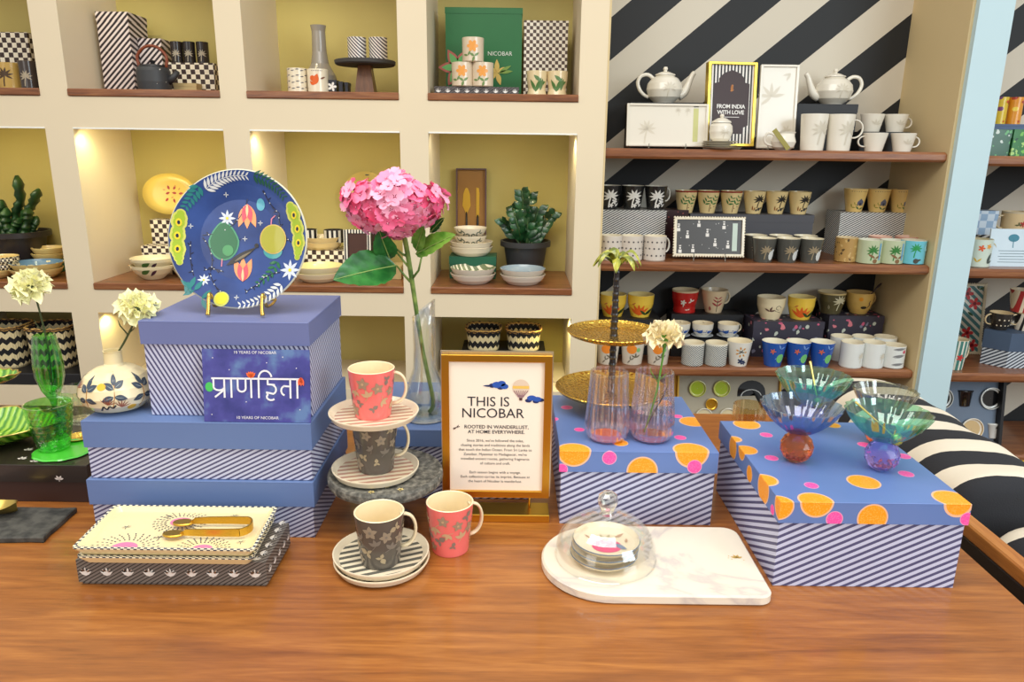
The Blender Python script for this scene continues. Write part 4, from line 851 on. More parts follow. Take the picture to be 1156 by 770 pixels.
for k in range(9):
    a = 2*PI*k/9+.35; r_ = .046 if k % 2 else .040; c0 = Vector((0, 0, ztop-ZB-.004)); dv = Vector((math.cos(a), math.sin(a), 0)); sd = Vector((-dv.y, dv.x, 0)); vs = []; M = 8; hi = .016+.010*((k*7) % 3)/2
    for i in range(M+1):
        f = i/M; p_ = c0+dv*(r_*f)+Vector((0, 0, hi*math.sin(f*PI*.80)*1.3-.015*f*f)); w_ = .0072*math.sin(PI*min(1, f*.95+.05))**.7+.0006
        vs += [p_+sd*w_+Vector((0, 0, -.0028)), p_+Vector((0, 0, .0008)), p_-sd*w_+Vector((0, 0, -.0028)), p_+Vector((0, 0, -.0016))]
    q.add(vs, [[4*i+j, 4*i+(j+1) % 4, 4*i+4+(j+1) % 4, 4*i+4+j] for i in range(M) for j in range(4)]+[[4*M, 4*M+1, 4*M+2, 4*M+3]], PF, False)
q.tube([c0+Vector((0, 0, -.004)), c0+Vector((0, 0, .024))], [.004, .001], PF, 8); q.build('fronds', t)
# ================================================================ PINK RIBBED TUMBLERS
PG = glass((255, 238, 240), name='pink_glass', spec=1.15, rgb2=(255, 250, 248), zr=(.0, .085)); WT2 = glass((236, 234, 252), name='vase_water', spec=.5)
def pink_glass(label, px, py, water):
    p = PZ(px, py, .9222); x_, y_ = p.x, p.y+.026; h = PY(px, 419, y_).z-.9222; t = thing('glass_tumbler', label, 'glass', (x_, y_, .9222), 0)
    base = [(.026, 0), (.030, .004), (.0335, .016), (.0340, .030), (.0320, .055), (.0295, .085), (.0285, h)]
    fine = [(profR(base)(h*i/20), h*i/20) for i in range(21)]
    q = MB(); tumb(q, fine, PG, .0016, 120, lambda th, k: 1+.028*math.cos(20*th)); q.build('body', t)
    q = MB(); q.lathe([(.001, .003), (.026, .003), (.022, .0075), (.001, .009)], solid_glass((250, 130, 110), 1.3, 0, .5), 32); q.build('thick_base', t, 'coral thick base')
    if water: q = MB(); q.lathe([(.001, .0095), (.0295, .0125), (.0318, .030), (.0305, .048), (.001, .0485)], WT2, 40); q.build('water', t)
    return t
pink_glass('pink ribbed glass tumbler without a flower on the centre polka dot box', 687, 502, False)
tb = pink_glass('pink ribbed glass tumbler holding water and a carnation stem on the centre box', 738, 502, True)
b0 = Vector(tb.location)+Vector((-.012, -.008, .0135)); carnation_stem('pale cream carnation seen from below in the right pink glass', b0, PY(750, 392, b0.y), .0330, PETW, STG, 21, (.1, .45, 1))
q = MB(); q.tube([(0, 0, 0), (.008, 0, .02), (.020, 0, .045), (.026, 0, .062)], [.001, .0028, .003, .0006], mat((60, 40, 48), .5), 8, flat=.3); o = q.build('loose_leaf'); o.location = b0+Vector((.006, .004, .012)); tag(o, 'dark purple leaf standing in the water of the right pink glass', 'leaf')
# ================================================================ MARBLE BOARD, CLOCHE, SMALL PLATES
MB_ = N('white_marble'); nz = MB_.noise(3.4, 6, dist=1.3); v = MB_.math('ABSOLUTE', MB_.math('SUBTRACT', nz, .5)); MBm = MB_.fin(MB_.ramp(v, [(.0, lin((214, 204, 194))), (.022, lin((238, 228, 208))), (.3, lin((250, 242, 222)))]), .22, 0, .3)
P = []; yc, rr_ = .906, .0885
for k in range(25): a = PI/2+PI*k/24; P.append((.1330+rr_*math.cos(a), yc+rr_*math.sin(a)))
for k in range(7): a = -PI/2+PI/2*k/6; P.append((.3365-.018+.018*math.cos(a), yc-rr_+.018+.018*math.sin(a)))
for k in range(7): a = PI/2*k/6; P.append((.3365-.022+.022*math.cos(a), yc+rr_-.022+.022*math.sin(a)))
t = thing('serving_board', 'white marble board with one round end, under the glass cloche', 'board', (0, 0, T0)); q = MB(); q.prism(P, 0, .0145, MBm, .0025, smooth=False); q.build('slab', t)
q = MB(); p = PZ(832, 630, T0+.0148); GE = mat((206, 170, 90), .4); q.decal([leaf(.009, .004, a) for a in (.4, 1.2, 1.95, 2.75)]+[disc(.0009, (x_, y_), 8) for x_, y_ in ((-.01, .005), (-.008, -.003), (.008, -.005), (-.012, 0))], lambda s, u: (p.x+s, p.y+u, .0148), GE, (1,)); q.build('gold_crest', t, 'small gold crest')
DX, DY, DZ = .132, .906, T0+.0146
for k in range(3):
    t = thing('dessert_plate', ('small cream plate at the bottom of the stack under the cloche', 'small cream plate in the middle of the stack under the cloche', 'small cream plate painted with a pink fruit, topmost under the cloche')[k], 'plate', (DX-.003+.002*k, DY+.004*k-.004, DZ+.0002+.0078*k), .3*k, 'small plates under the cloche')
    pr = [(.001, 0), (.026, 0), (.040, .004), (.046, .0105), (.0453, .0118), (.039, .0062), (.026, .003), (.001, .003)]; q = MB(); CB = mat((74, 96, 120), .3, 0, .3); q.lathe(pr, cer((244, 230, 196)), 48, mf=lambda k_: CB if k_ == 3 else cer((244, 230, 196)))
    if k == 2:
        fl = lambda o=.0036: (lambda s, u: (s*math.cos(-.6)-u*math.sin(-.6), s*math.sin(-.6)+u*math.cos(-.6), o+max(0, math.hypot(s, u)-.026)*.33))
        q.decal([disc(.0205, (0, -.008), 24, .0170)], fl(), mat((226, 70, 120), .3)); q.decal([leaf(.022, .009, -.9, (.012, -.002))], fl(.0039), mat((112, 130, 160), .4)); q.decal([leaf(.02, .006, a, (0, .004)) for a in (1.2, 1.9)], fl(), mat((186, 170, 120), .4)); q.decal([leaf(.007, .003, a, (-.006, -.008)) for a in (.5, 2.0, 3.5, 5)], fl(.0041), mat((244, 170, 190), .4)); q.decal([leaf(.012, .004, 2.6, (-.018, .012)), leaf(.014, .005, .4, (.014, .016)), leaf(.01, .004, 1.5, (.028, .0))], fl(), mat((196, 150, 110), .4))
    q.build('dish', t)
t = thing('glass_cloche', 'clear glass dome with round knob over small plates on the marble board', 'cloche', (DX, DY, DZ))
hd = .066; q = MB(); R0 = .068; pr = [(R0+.001, 0), (R0+.0015, .002), (R0, .003), (R0, .012)]+[(R0*math.cos(a), .012+(hd-.012)*math.sin(a)) for a in [PI/2*i/14 for i in range(1, 14)]]+[(.001, hd)]
inn = [(max(.001, r-.0016), max(0, z-.0014)) for r, z in pr[::-1]]; q.lathe(pr+inn, glass((251, 252, 249), name='cloche_glass', spec=.4), 64); q.build('dome', t)
q = MB(); q.lathe([(.001, hd-.001), (.010, hd), (.0085, hd+.004), (.0095, hd+.008), (.0128, hd+.014), (.0138, hd+.020), (.0122, hd+.027), (.0075, hd+.0315), (.001, hd+.0325)], glass((222, 222, 206), name='knob_glass', spec=1.6), 32); q.build('knob', t)
# ================================================================ FOUR GLASS COUPES
def facet_ball(q, r, mt):
    vs = []; rows = [(-1, .001)]+[(math.sin(a), math.cos(a)) for a in (-1.15, -.72, -.28, .16, .6, 1.04)]+[(1, .001)]
    for j, (z, c) in enumerate(rows):
        for i in range(12): th = 2*PI*(i+.5*(j % 2))/12; vs.append((r*c*math.cos(th), r*c*math.sin(th), r*z if abs(z) < 1 else r*.93*z))
    fs = []
    for j in range(len(rows)-1):
        for i in range(12):
            a, b_, c, d = j*12+i, j*12+(i+1) % 12, (j+1)*12+(i+1) % 12, (j+1)*12+i
            fs += ([[a, b_, d], [b_, c, d]] if j % 2 == 0 else [[a, b_, c], [a, c, d]])
    q.add(vs, fs, mt, False, Matrix.Translation((0, 0, r*.93)))
def coupe(label, px, py, r, h, Z, bowlc, footc, spoon=False, xy=None, br=.0235, bc2=None):
    p = PZ(px, py, ZR); x_, y_ = (p.x, p.y+.012) if xy is None else xy; t = thing('glass_coupe', label, 'glass', (x_, y_, ZR+.0003))
    q = MB(); facet_ball(q, br, solid_glass(footc, 1.4)); q.build('ball_foot', t)
    z0 = br*1.86+.0005; pr = [(.010, z0), (.020, z0+.0025), (r*.58, z0+h*.28), (r*.78, z0+h*.54), (r*.91, z0+h*.79), (r, z0+h)]
    fine = [(profR(pr)(z0+h*i/14), z0+h*i/14) for i in range(15)]
    q = MB(); full = fine+[(r-.0015, z0+h+.0006)]+[(max(.001, a-.0018), z_+.001) for a, z_ in fine[::-1][:-1]]+[(.001, z0+.004)]
    q.lathe([(.001, z0)]+full, glass(bowlc, name='coupe_glass', spec=.7, rgb2=bc2 or bowlc, zr=(z0, z0+h)), 96, rf=lambda th, k: 1+.028*math.cos(18*th)); q.build('bowl', t)
    if spoon is not False:
        s = thing('dessert_spoon', 'gold spoon leaning in the '+label.split(',')[0], 'spoon', (x_, y_, ZR+z0+.0003)); q = MB(); a = spoon
        st, en = Vector((-.010*math.cos(a), -.010*abs(math.sin(a))-.004, .010)), Vector((.0, 0, 0))
        e = {0: Vector((-.006, .006, .068)), 1: Vector((-.042, .012, .052))}[a]; b0_ = Vector((.004, -.014, .0115))
        q.tube([b0_, b0_+(e-b0_)*.3, b0_+(e-b0_)*.7, e], [.0017, .0016, .0022, .0028], gold((226, 204, 120), .3), 8, flat=.6)
        s_b = b0_-(e-b0_).normalized()*.006; q.sphere(tuple(s_b), (.0088, .0066, .0092), gold((226, 214, 96), .3), 14); q.build('spoon', s)
    return t
coupe('teal glass coupe at the back left, on a lilac faceted ball foot', 0, 0, .0570, .046, 1, (70, 200, 180), (196, 170, 246), 0, (.479, 1.117), bc2=(150, 226, 196))
coupe('smoky grey glass coupe at the back right, on an amber faceted ball foot', 0, 0, .0455, .042, 1, (140, 146, 156), (255, 132, 50), False, (.566, 1.060), bc2=(186, 190, 166))
coupe('blue violet glass coupe at the front left, on an amber faceted ball foot', 901, 524, .0555, .042, 1, (80, 96, 196), (255, 136, 70), False, bc2=(150, 190, 226))
coupe('teal glass coupe at the front right, on a lilac faceted ball foot', 998, 534, .0560, .043, 1, (60, 196, 180), (196, 170, 246), 1, bc2=(160, 220, 180))
# amber ribbed tumblers behind the right box
AM = glass((244, 226, 178), name='amber_glass')
for k, (x_, y_) in enumerate(((.445, 1.30), (.522, 1.315))):
    t = thing('glass_tumbler', ('amber ribbed glass tumbler behind the right box, left of its twin', 'amber ribbed glass tumbler behind the right box, right of its twin')[k], 'glass', (x_, y_, T0), 0, 'amber ribbed tumblers'); q = MB()
    fine = [(.024+.006*math.sin(i/14*2.2), .100*i/14) for i in range(15)]; tumb(q, fine, AM, .002, 96, lambda th, k_: 1+.02*math.cos(20*th)); q.build('bowl', t)
# ================================================================ WALL GOODS
def CM(c): return cer(c)
_proto = {}
def cups(key, pxs, Y, Z, size, outer, inner, deco, hnd, descr, where, group, name='mug', cat='mug', band=None, prof=None, hsz=(.25, .82, .6), rz=0, hm=None, xs=None, ys=None, labels=None, last=None):
    n_ = len(xs or pxs); out = []; key0 = key; hnd0 = hnd
    for i in range(n_):
        x = xs[i] if xs else XF(pxs[i], Y, Z+size[2]/2); y = ys[i] if ys else Y
        lab = labels[i] if labels else (('%s of %s %s %s' % (ordn(i, n_), {2: 'two', 3: 'three', 4: 'four', 5: 'five', 6: 'six'}[n_], descr, where)) if n_ > 1 else descr+' '+where)
        if last is not None and i == n_-1: key, hnd = key0+'_last', last
        if key in _proto: o = dup(_proto[key], (x, y, Z), rz, lab, group)
        else:
            o = thing(name, lab, cat, (x, y, Z), rz, group); P = prof(size) if prof else None
            mug_parts(o, size[0], size[1], size[2], outer, inner, prof=P, hnd=hnd, hm=hm, deco=deco, band=band, n=28, hsz=hsz); _proto[key] = o
        out.append(o)
    return out
def bowlp(sz): rt, rb, h = sz; return [(rb, 0), (rb*1.05, .001), (rt*.82, h*.28), (rt*.96, h*.6), (rt, h)]
def flarep(sz): rt, rb, h = sz; return [(rb, 0), (rb*1.02, .001), (rb+(rt-rb)*.55, h*.5), (rb+(rt-rb)*.85, h*.8), (rt, h)]
def straight(sz): rt, rb, h = sz; return [(rb, 0), (rt*.98, .003), (rt*.985, h*.5), (rt, h)]
def deco_palm(c, hh=.062, ths=(-1.57,), extra=None, x=0):
    def d(q, pr):
        for th in ths: q.decal(palm(hh), onlathe(pr, th, .008), mat(c, .35))
        if extra: extra(q, pr)
    return d
def deco_dots(c, rows=((.02, 7), (.045, 7), (.068, 7)), r=.0032, ph=0):
    def d(q, pr):
        for j, (z, n_) in enumerate(rows):
            for k in range(n_): q.decal([disc(r, (0, 0), 8)], onlathe(pr, -PI/2+(k-(n_-1)/2)*.42+(j % 2)*.2+ph, z), mat(c, .35), (1,))
    return d
def deco_multi(L):
    """L: list of (polys, theta, z, colour)"""
    def d(q, pr):
        for i, (P, th, z, c) in enumerate(L): q.decal(P, onlathe(pr, th, z, .0005+.0002*(i % 3)), mat(c, .35))
    return d
def sbox(label, px0, px1, Y0, dep, z0, z1, mt, cat='box', name='gift_box', rz=0, lidh=None, group=None, lidm=None, zp=None):
    zz = zp or (z0+z1)/2; x0 = XF(px0, Y0, zz); x1 = XF(px1, Y0, zz); t = thing(name, label, cat, ((x0+x1)/2, Y0+dep/2, z0), rz, group); W_, D_, H_ = (x1-x0)/2, dep/2, z1-z0
    lh = lidh or min(.03, H_*.35); q = MB(); q.box(-W_+.0015, W_-.0015, -D_+.0015, D_-.0015, 0, H_-.002, mt, .0005); q.build('box_body', t)
    q = MB(); q.box(-W_, W_, -D_, D_, H_-.0018, H_, lidm or mt, .0003); q.box(-W_, W_, -D_, -D_+.0012, H_-lh, H_-.0018, lidm or mt); q.box(-W_, W_, D_-.0012, D_, H_-lh, H_-.0018, lidm or mt)
    q.box(-W_, -W_+.0012, -D_+.0012, D_-.0012, H_-lh, H_-.0018, lidm or mt); q.box(W_-.0012, W_, -D_+.0012, D_-.0012, H_-lh, H_-.0018, lidm or mt); q.build('lid', t); return t
# ---- teapots
WC = N('white_ceramic'); WC = WC.fin(lin((234, 228, 212)), .25, 0, .35); EMB = mat((212, 204, 184), .3)
def teapot(label, px, Y, Z, flip, r=.066):
    t = thing('teapot', label, 'teapot', (XF(px, Y, Z+.05), Y, Z), PI if flip else 0, 'white embossed teapots')
    if flip: t.rotation_euler = (0, 0, PI)
    pr = [(r*.52, 0), (r*.55, .004), (r*.86, .022), (r, .048), (r*.94, .070), (r*.72, .088), (r*.52, .095), (r*.50, .098)]
    q = MB(); q.lathe([(.001, 0)]+pr+[(.001, .0975)], WC, 40)
    for th in ((-PI/2, PI/2)): q.decal(palm(.055), onlathe(pr, th, .018, .001), EMB)
    q.build('body', t)
    q = MB(); q.lathe([(.001, .0985), (r*.56, .0985), (r*.55, .102), (r*.3, .109), (.010, .112), (.001, .1125)], WC, 28); ld = q.build('lid', t); q = MB(); q.lathe([(.001, .1122), (.006, .1125), (.006, .115), (.009, .121), (.006, .128), (.001, .129)], WC, 20); q.build('knob', ld)
    q = MB(); q.tube([(r*.80, 0, .030), (r*1.12, 0, .042), (r*1.32, 0, .070), (r*1.48, 0, .098), (r*1.62, 0, .110)], [.020, .016, .0115, .0095, .0085], WC, 14); q.build('spout', t)
    q = MB(); P = [(-r*.62, 0, .086), (-r*.95, 0, .100), (-r*1.32, 0, .096), (-r*1.50, 0, .074), (-r*1.38, 0, .048), (-r*1.12, 0, .030), (-r*.86, 0, .022)]; q.tube(P, [.0065, .0068, .0068, .0068, .0066, .006, .006], WC, 10); q.build('handle', t); return t
BLK = mat((26, 26, 28), .5)
zt1 = PY(750, 116, 2.80).z
sbox('black riser box behind the white rectangular platter, under the left teapot', 712, 796, 2.78, .16, Z1, zt1, BLK, name='display_riser')
teapot('white embossed teapot with its spout to the right, above the white platter', 750, 2.86, zt1, False)
zt2 = PY(945, 118, 2.86).z
sbox('black riser box under the right teapot, behind the tall white mugs', 898, 966, 2.83, .14, Z1, zt2, BLK, name='display_riser')
teapot('white embossed teapot with its spout to the left, beside the tall white platter', 941, 2.90, zt2, True, .068)
def stand_platter(label, pxa, pxb, Y, Z, z0, z1, tilt, mt, deco=None, rimm=None, name='platter', cat='platter', stand=True, slab=('platter stand', 'small clear wire stand'), rimw=.008, beads=False, grp=None):
    xa, xb = XF(pxa, Y, (z0+z1)/2), XF(pxb, Y, (z0+z1)/2); W_ = (xb-xa)/2; H_ = (z1-z0)/math.cos(tilt); cx = (xa+xb)/2
    t = thing(name, label, cat, (cx, Y, z0)); t.rotation_euler = (-tilt, 0, 0)
    rm = rimm or mt; q = MB(); q.box(-W_+rimw*.6, W_-rimw*.6, .003, .009, rimw*.6, H_-rimw*.6, mt, .001)
    def frame(x0, x1, z0_, z1_): q.box(x0, x1, -.003, .009, z0_, z1_, rm, .002)
    frame(-W_, -W_+rimw, 0, H_); frame(W_-rimw, W_, 0, H_); frame(-W_+rimw-.001, W_-rimw+.001, 0, rimw); frame(-W_+rimw-.001, W_-rimw+.001, H_-rimw, H_)
    if beads:
        n1, n2 = int(2*W_/.0095), int(H_/.0095)
        for k in range(n1+1): 
            for zz in (0, H_): q.sphere((-W_+2*W_*k/n1, .001, zz), .0048, rm, 6)
        for k in range(1, n2):
            for xx in (-W_, W_): q.sphere((xx, .001, H_*k/n2), .0048, rm, 6)
    if deco: deco(q, W_, H_)
    q.build('dish', t)
    if stand:
        s = thing('wire_stand', slab[1]+' holding the '+slab[0], 'stand', (cx, Y, Z), 0); CL = mat((150, 148, 140), .25, .8)
        for sx_ in (-W_*.45, W_*.45): q = MB(); q.tube([(sx_-.005, -.034, .0015), (sx_, -.017, max(.004, z0-Z-.004)), (sx_, -.013, z0-Z+.010)], .0014, CL, 6); q.tube([(sx_, -.017, max(.0035, z0-Z-.005)), (sx_, .035, max(.0035, z0-Z-.005)), (sx_*.8, .07, .0015)], .0014, CL, 6); q.build('leg', s)
    return t
def fd(W_, H_): return lambda cx, cz, o=0: (lambda s, u: (cx*W_+s, .0026-.0004*o, cz*H_+u))
def deco_wp(q, W_, H_):
    f = fd(W_, H_); q.decal(palm(H_*.55), f(-.55, .06), EMB); q.decal(palm(H_*.2, lean=-.1), f(.28, .72), EMB); q.decal(palm(H_*.2), f(.48, .72), EMB); q.decal([[(-.009, -H_*.38), (.009, -H_*.38), (.009, H_*.40), (-.009, H_*.40)]], f(.70, .5), mat((196, 196, 128), .4)); q.decal([[(-.009, 0), (.009, 0), (.009, .01), (-.009, .01)]], f(.70, .93, 2), BLK)
PW = mat((228, 222, 206), .25, 0, .3, .01)
stand_platter('white rectangular platter with embossed palms and olive tag on the top shelf', 708, 800, 2.70, Z1, Z1+.008, PY(750, 117, 2.72).z, .14, PW, deco_wp, slab=('white rectangular platter', 'small wire stand'))
def deco_vp(q, W_, H_):
    f = fd(W_, H_); q.decal([leaf(.05, .012, a) for a in (.2, .9, 1.6, 2.3, 3.0, 3.8)], f(-.35, .62), EMB); q.decal([leaf(.02, .007, a) for a in (.2, 1.2, 2.2, 3.2)], f(.55, .22), EMB); q.decal([leaf(.03, .008, a) for a in (3.4, 4.2)], f(.6, .9), EMB)
zq = PY(880, 72, 2.76).z
stand_platter('tall white embossed platter between the black framed sign and right teapot', 858, 901, 2.76, Z1, Z1+.006, zq, .10, PW, deco_vp, slab=('tall white platter', 'small wire stand'))
# ---- black framed sign
xa, xb = XF(799, 2.74, 1.5), XF(856, 2.74, 1.5); za, zb_ = Z1+.012, PY(830, 69, 2.76).z; W_ = (xb-xa)/2; H_ = zb_-za
t = thing('sign_frame', 'gold framed black and white striped sign with white lettering on the top shelf', 'sign', ((xa+xb)/2, 2.745, za)); t.rotation_euler = (-.10, 0, .12)
GFR = gold((224, 190, 80), .35); q = MB(); fw = .009
for a in ((-W_, -W_+fw, 0, H_), (W_-fw, W_, 0, H_), (-W_+fw, W_-fw, 0, fw), (-W_+fw, W_-fw, H_-fw, H_)): q.box(a[0], a[1], -.004, .026, a[2], a[3], GFR, .001)
q.build('frame', t)
q = MB(); q.box(-W_+fw, W_-fw, .004, .02, fw, H_-fw, stripes((30, 28, 28), (236, 232, 224), (1, 0, 0), .0125, .5, name='frame_stripes'))
SGN = mat((58, 40, 40), .5); WT = mat((238, 236, 230), .5); a, b_ = W_*.74, H_*.37
P = [(-a, -b_*.72), (-a*.72, -b_*.8), (-a*.72, -b_), (a*.72, -b_), (a*.72, -b_*.8), (a, -b_*.72), (a, b_*.62), (a*.72, b_*.66), (a*.72, b_*.78), (a*.45, b_*.95), (0, b_*1.05), (-a*.45, b_*.95), (-a*.72, b_*.78), (-a*.72, b_*.66), (-a, b_*.62)]
g = lambda z, o=.0: (lambda s, u: (s, .0034-o, H_*z+u)); q.decal([P], g(.52), SGN, (1,)); q.text('FROM INDIA', .0195, g(.455, .0006), WT, bold=.0004, space=.95); q.text('WITH LOVE', .0195, g(.385, .0006), WT, bold=.0004, space=.95); q.decal(strip([(-W_*.42, 0), (W_*.36, 0)], .0018), g(.35, .0006), WT, (1,))
q.decal([leaf(.022, .009, 1.5), leaf(.02, .006, 1.9, (.004, 0)), leaf(.014, .006, .3, (-.005, 0)), disc(.004, (.002, .018), 8)], g(.66, .0006), mat((206, 130, 50), .4)); q.build('printed_sheet', t)
# sugar pot on saucers
SX = XF(813, 2.665, Z1+.02)
for k in range(4):
    t = thing('saucer', ('bottom', 'second', 'third', 'top')[k]+' white saucer of the stack under the small lidded sugar pot', 'saucer', (SX, 2.668, Z1+.0072*k), 0, 'white saucers under the sugar pot'); q = MB(); q.lathe([(.001, 0), (.032, 0), (.058, .0058), (.0615, .0068), (.058, .0071), (.032, .0024), (.001, .0024)], WC, 32); q.build('dish', t)
t = thing('sugar_pot', 'small round white lidded sugar pot standing on the stacked saucers', 'pot', (SX, 2.668, Z1+.0245)); pr = [(.022, 0), (.034, .012), (.040, .035), (.038, .054), (.030, .064)]; q = MB(); q.lathe([(.001, 0)]+pr+[(.001, .0645)], WC, 32); q.decal(palm(.035), onlathe(pr, -PI/2, .012, .001), EMB); q.build('body', t); q = MB(); q.lathe([(.001, .065), (.0335, .065), (.032, .070), (.015, .080), (.001, .083)], WC, 24); ld = q.build('lid', t); q = MB(); q.lathe([(.001, .082), (.005, .0825), (.008, .088), (.005, .094), (.001, .0945)], WC, 20); q.build('knob', ld)
# creamer lying by tag
t = thing('creamer', 'small white creamer jug with an olive ribbon tag, in front of the tall platter', 'jug', (XF(884, 2.675, Z1+.03), 2.672, Z1)); pr = [(.022, 0), (.036, .010), (.042, .028), (.036, .048), (.032, .056), (.035, .062)]; q = MB(); q.lathe([(.001, 0)]+pr+[(.033, .062), (.030, .055), (.001, .01)], WC, 32, rf=lambda th, k: 1+(.16*max(0, math.cos(th))**6 if k >= 5 else 0)); q.build('body', t); q = MB(); q.tube([(-.032, 0, .050), (-.052, 0, .058), (-.066, 0, .044), (-.062, 0, .024), (-.038, 0, .014)], .0042, WC, 8); q.build('handle', t)
q = MB(); T_ = Matrix.Translation((.004, -.046, .004)) @ Matrix.Rotation(-.72, 4, 'Y'); q.box(-.008, .008, -.0012, .0012, 0, .085, mat((150, 138, 50), .4), .0004, T_); q.build('ribbon_tag', t, 'olive ribbon tag')
cups('wtall', [918, 948], 2.675, Z1, (.046, .037, .122), WC, WC, lambda q, pr: q.decal(palm(.08), onlathe(pr, -1.45, .02, .001), EMB), 1.3, 'tall white embossed mugs', 'on the top shelf', 'tall white embossed mugs', hsz=(.36, .86, .8), rz=0, last=.0)
sbox('low black riser box under the two upper white teacups', 970.5, 1026, 2.765, .12, Z1, PY(990, 149, 2.80).z, BLK, name='display_riser')
zu = PY(990, 149, 2.80).z
def teac(sz): rt, rb, h = sz; return [(rb, 0), (rb*1.02, .001), (rb+(rt-rb)*.5, h*.5), (rt, h)]
cups('wcup', [984, 1011], 2.815, zu, (.042, .028, .062), WC, WC, lambda q, pr: q.decal([leaf(.02, .006, a) for a in (.3, 1.0, 1.7, 2.4)], onlathe(pr, -1.57, .025, .001), EMB), .9, 'upper white teacups', 'beside the right teapot', 'white embossed teacups', 'teacup', 'cup', prof=teac, last=.05)
cups('wcup_last', [987, 1019], 2.685, Z1, (.042, .028, .062), WC, WC, None, 0, 'lower white teacups', 'at the right end of the top shelf', 'white embossed teacups', 'teacup', 'cup', labels=['lower white teacup with its handle to the left on the top shelf', 'lower white teacup with its handle to the right at the top shelf end'], prof=teac)
[o for o in C.objects if o.get('label', '').startswith('lower white teacup with its handle to the left')][0].rotation_euler = (0, 0, PI)
# ---- SECOND SHELF
SB = stripes((48, 48, 54), (222, 222, 214), (.55, -.55, -1), .0086, .5, name='fine_stripes')
zb2_ = PY(712, 237, 2.80).z
sbox('fine striped box at the left end of the second shelf, under the palm mugs', 668, 751, 2.785, .15, Z2, zb2_, SB)
_bw = deco_palm((236, 232, 222), .066, (-1.75,), lambda q, pr: q.decal([flower(.012, 5), flower(.009, 5, (-.012, -.014)), leaf(.02, .008, .6, (.004, -.018))], onlathe(pr, -1.1, .03), mat((232, 228, 220), .3)))
cups('bw', [688, 714, 740], 2.835, zb2_, (.043, .030, .088), CM((34, 34, 34)), CM((236, 228, 206)), _bw, 1.35, 'black mugs with white palms', 'on the striped box, second shelf', 'black and white palm mugs', last=.35, hm=CM((232, 226, 208)), prof=flarep, hsz=(.35, .92, .55))
_dd = deco_dots((60, 56, 60)); rimd = (1, CM((216, 206, 190)))
cups('dot', [690, 713, 739], 2.675, Z2, (.041, .038, .088), CM((214, 204, 190)), CM((240, 228, 200)), _dd, 1.35, 'pale mugs with dark dots', 'on the second shelf', 'pale dotted mugs', last=.35, prof=straight, hsz=(.3, .9, .5), hm=CM((226, 220, 206)))
cups('dot', [694, 716, 740], 2.765, Z2+.0, (.041, .038, .088), None, None, None, None, 'pale mugs with dark dots', 'in the rear row of the second shelf', 'pale dotted mugs') if False else None
REDR = CM((150, 36, 30)); YC = CM((236, 210, 150)); zc_ = PY(850, 242, 2.835).z
sbox('dark red brown patterned box behind the beaded platter on the second shelf', 750, 776, 2.838, .10, Z2, PY(764, 238, 2.80).z, floral((50, 26, 28), [(180, 90, 80), (200, 190, 170)], 60, .2))
sbox('long plain dark grey box under the palm leaf cups on the second shelf', 777.5, 917, 2.832, .12, Z2, zc_, mat((72, 72, 78), .5))
_gp = deco_multi([(fern([(-.012, .0), (-.006, .010), (.0, .022)], .02, .006), -1.75, .035, (44, 110, 50)), (fern([(-.0, .0), (.006, .012), (.01, .024)], .02, .006), -1.3, .035, (52, 120, 60)), (strip([(0, 0), (.002, .03)], .002), -1.6, .005, (110, 80, 50)), ([disc(.002), disc(.002, (.012, .006))], -1.4, .02, (120, 60, 40))])
cups('gpalm', [774, 799, 825], 2.885, zc_, (.0425, .027, .084), YC, YC, _gp, None, 'cream cups with green sprigs and red rims', 'on the dark grey box', 'cream cups with green sprigs', 'cup', 'cup', band=(1, REDR), prof=flarep)
_bp = deco_multi([(palm(.05), -1.45, .022, (40, 36, 32)), ([disc(.006), disc(.004, (.010, .004)), disc(.004, (-.01, -.004))], -1.2, .018, (70, 66, 62)), ([leaf(.02, .004, 1.5), leaf(.015, .004, 1.2, (.005, 0))], -2.0, .012, (150, 90, 40))])
cups('bpalm', [851, 876, 902], 2.885, zc_, (.0425, .027, .084), YC, YC, _bp, None, 'cream cups with black palms', 'on the dark grey box', 'cream cups with black palms', 'cup', 'cup', prof=flarep)
def deco_dark(q, W_, H_):
    f = fd(W_, H_); rnd = random.Random(5); w1 = mat((226, 222, 214), .4)
    for cx, cz in ((-.82, .12), (-.45, .14), (-.62, .5), (-.3, .8), (-.05, .55), (.18, .30), (.42, .75), (.55, .25), (-.88, .68)):
        q.decal([[(-.006, -.006), (.006, -.006), (.006, .006), (-.006, .006)], disc(.004, (0, .012), 8), [(-.004, .018), (.004, .018), (.004, .022), (-.004, .022)]], f(cx, cz), w1, (1,))
    for k in range(16): q.decal([disc(.0014, (0, 0), 6)], f(rnd.uniform(-.85, .55), rnd.uniform(.1, .9)), w1, (1,))
    q.decal([[(-.009, -H_*.36), (.009, -H_*.36), (.009, H_*.36), (-.009, H_*.36)]], f(.74, .5), mat((190, 206, 190), .3)); q.decal([[(-.012, 0), (.012, 0), (.012, .008), (-.012, .008)]], f(.74, .92, 2), BLK, (1,))
DKP = mat((70, 68, 66), .35); stand_platter('dark grey printed platter with a cream beaded rim on the second shelf', 762, 841, 2.69, Z2, Z2+.014, PY(800, 246, 2.70).z, .16, DKP, deco_dark, CM((236, 226, 200)), beads=True, slab=('dark beaded platter', 'small wire stand'))
_gd = deco_multi([(palm(.05), -1.75, .012, (150, 134, 106)), ([disc(.011, (0, 0), 10, .018), disc(.005, (.006, .018), 8)], -1.05, .026, (210, 212, 208))])
cups('greycup', [862, 889, 915], 2.668, Z2, (.043, .031, .086), CM((78, 78, 72)), CM((230, 220, 190)), _gd, None, 'dark grey cups with pale palms', 'at the second shelf front', 'dark grey palm cups', 'cup', 'cup', prof=flarep)
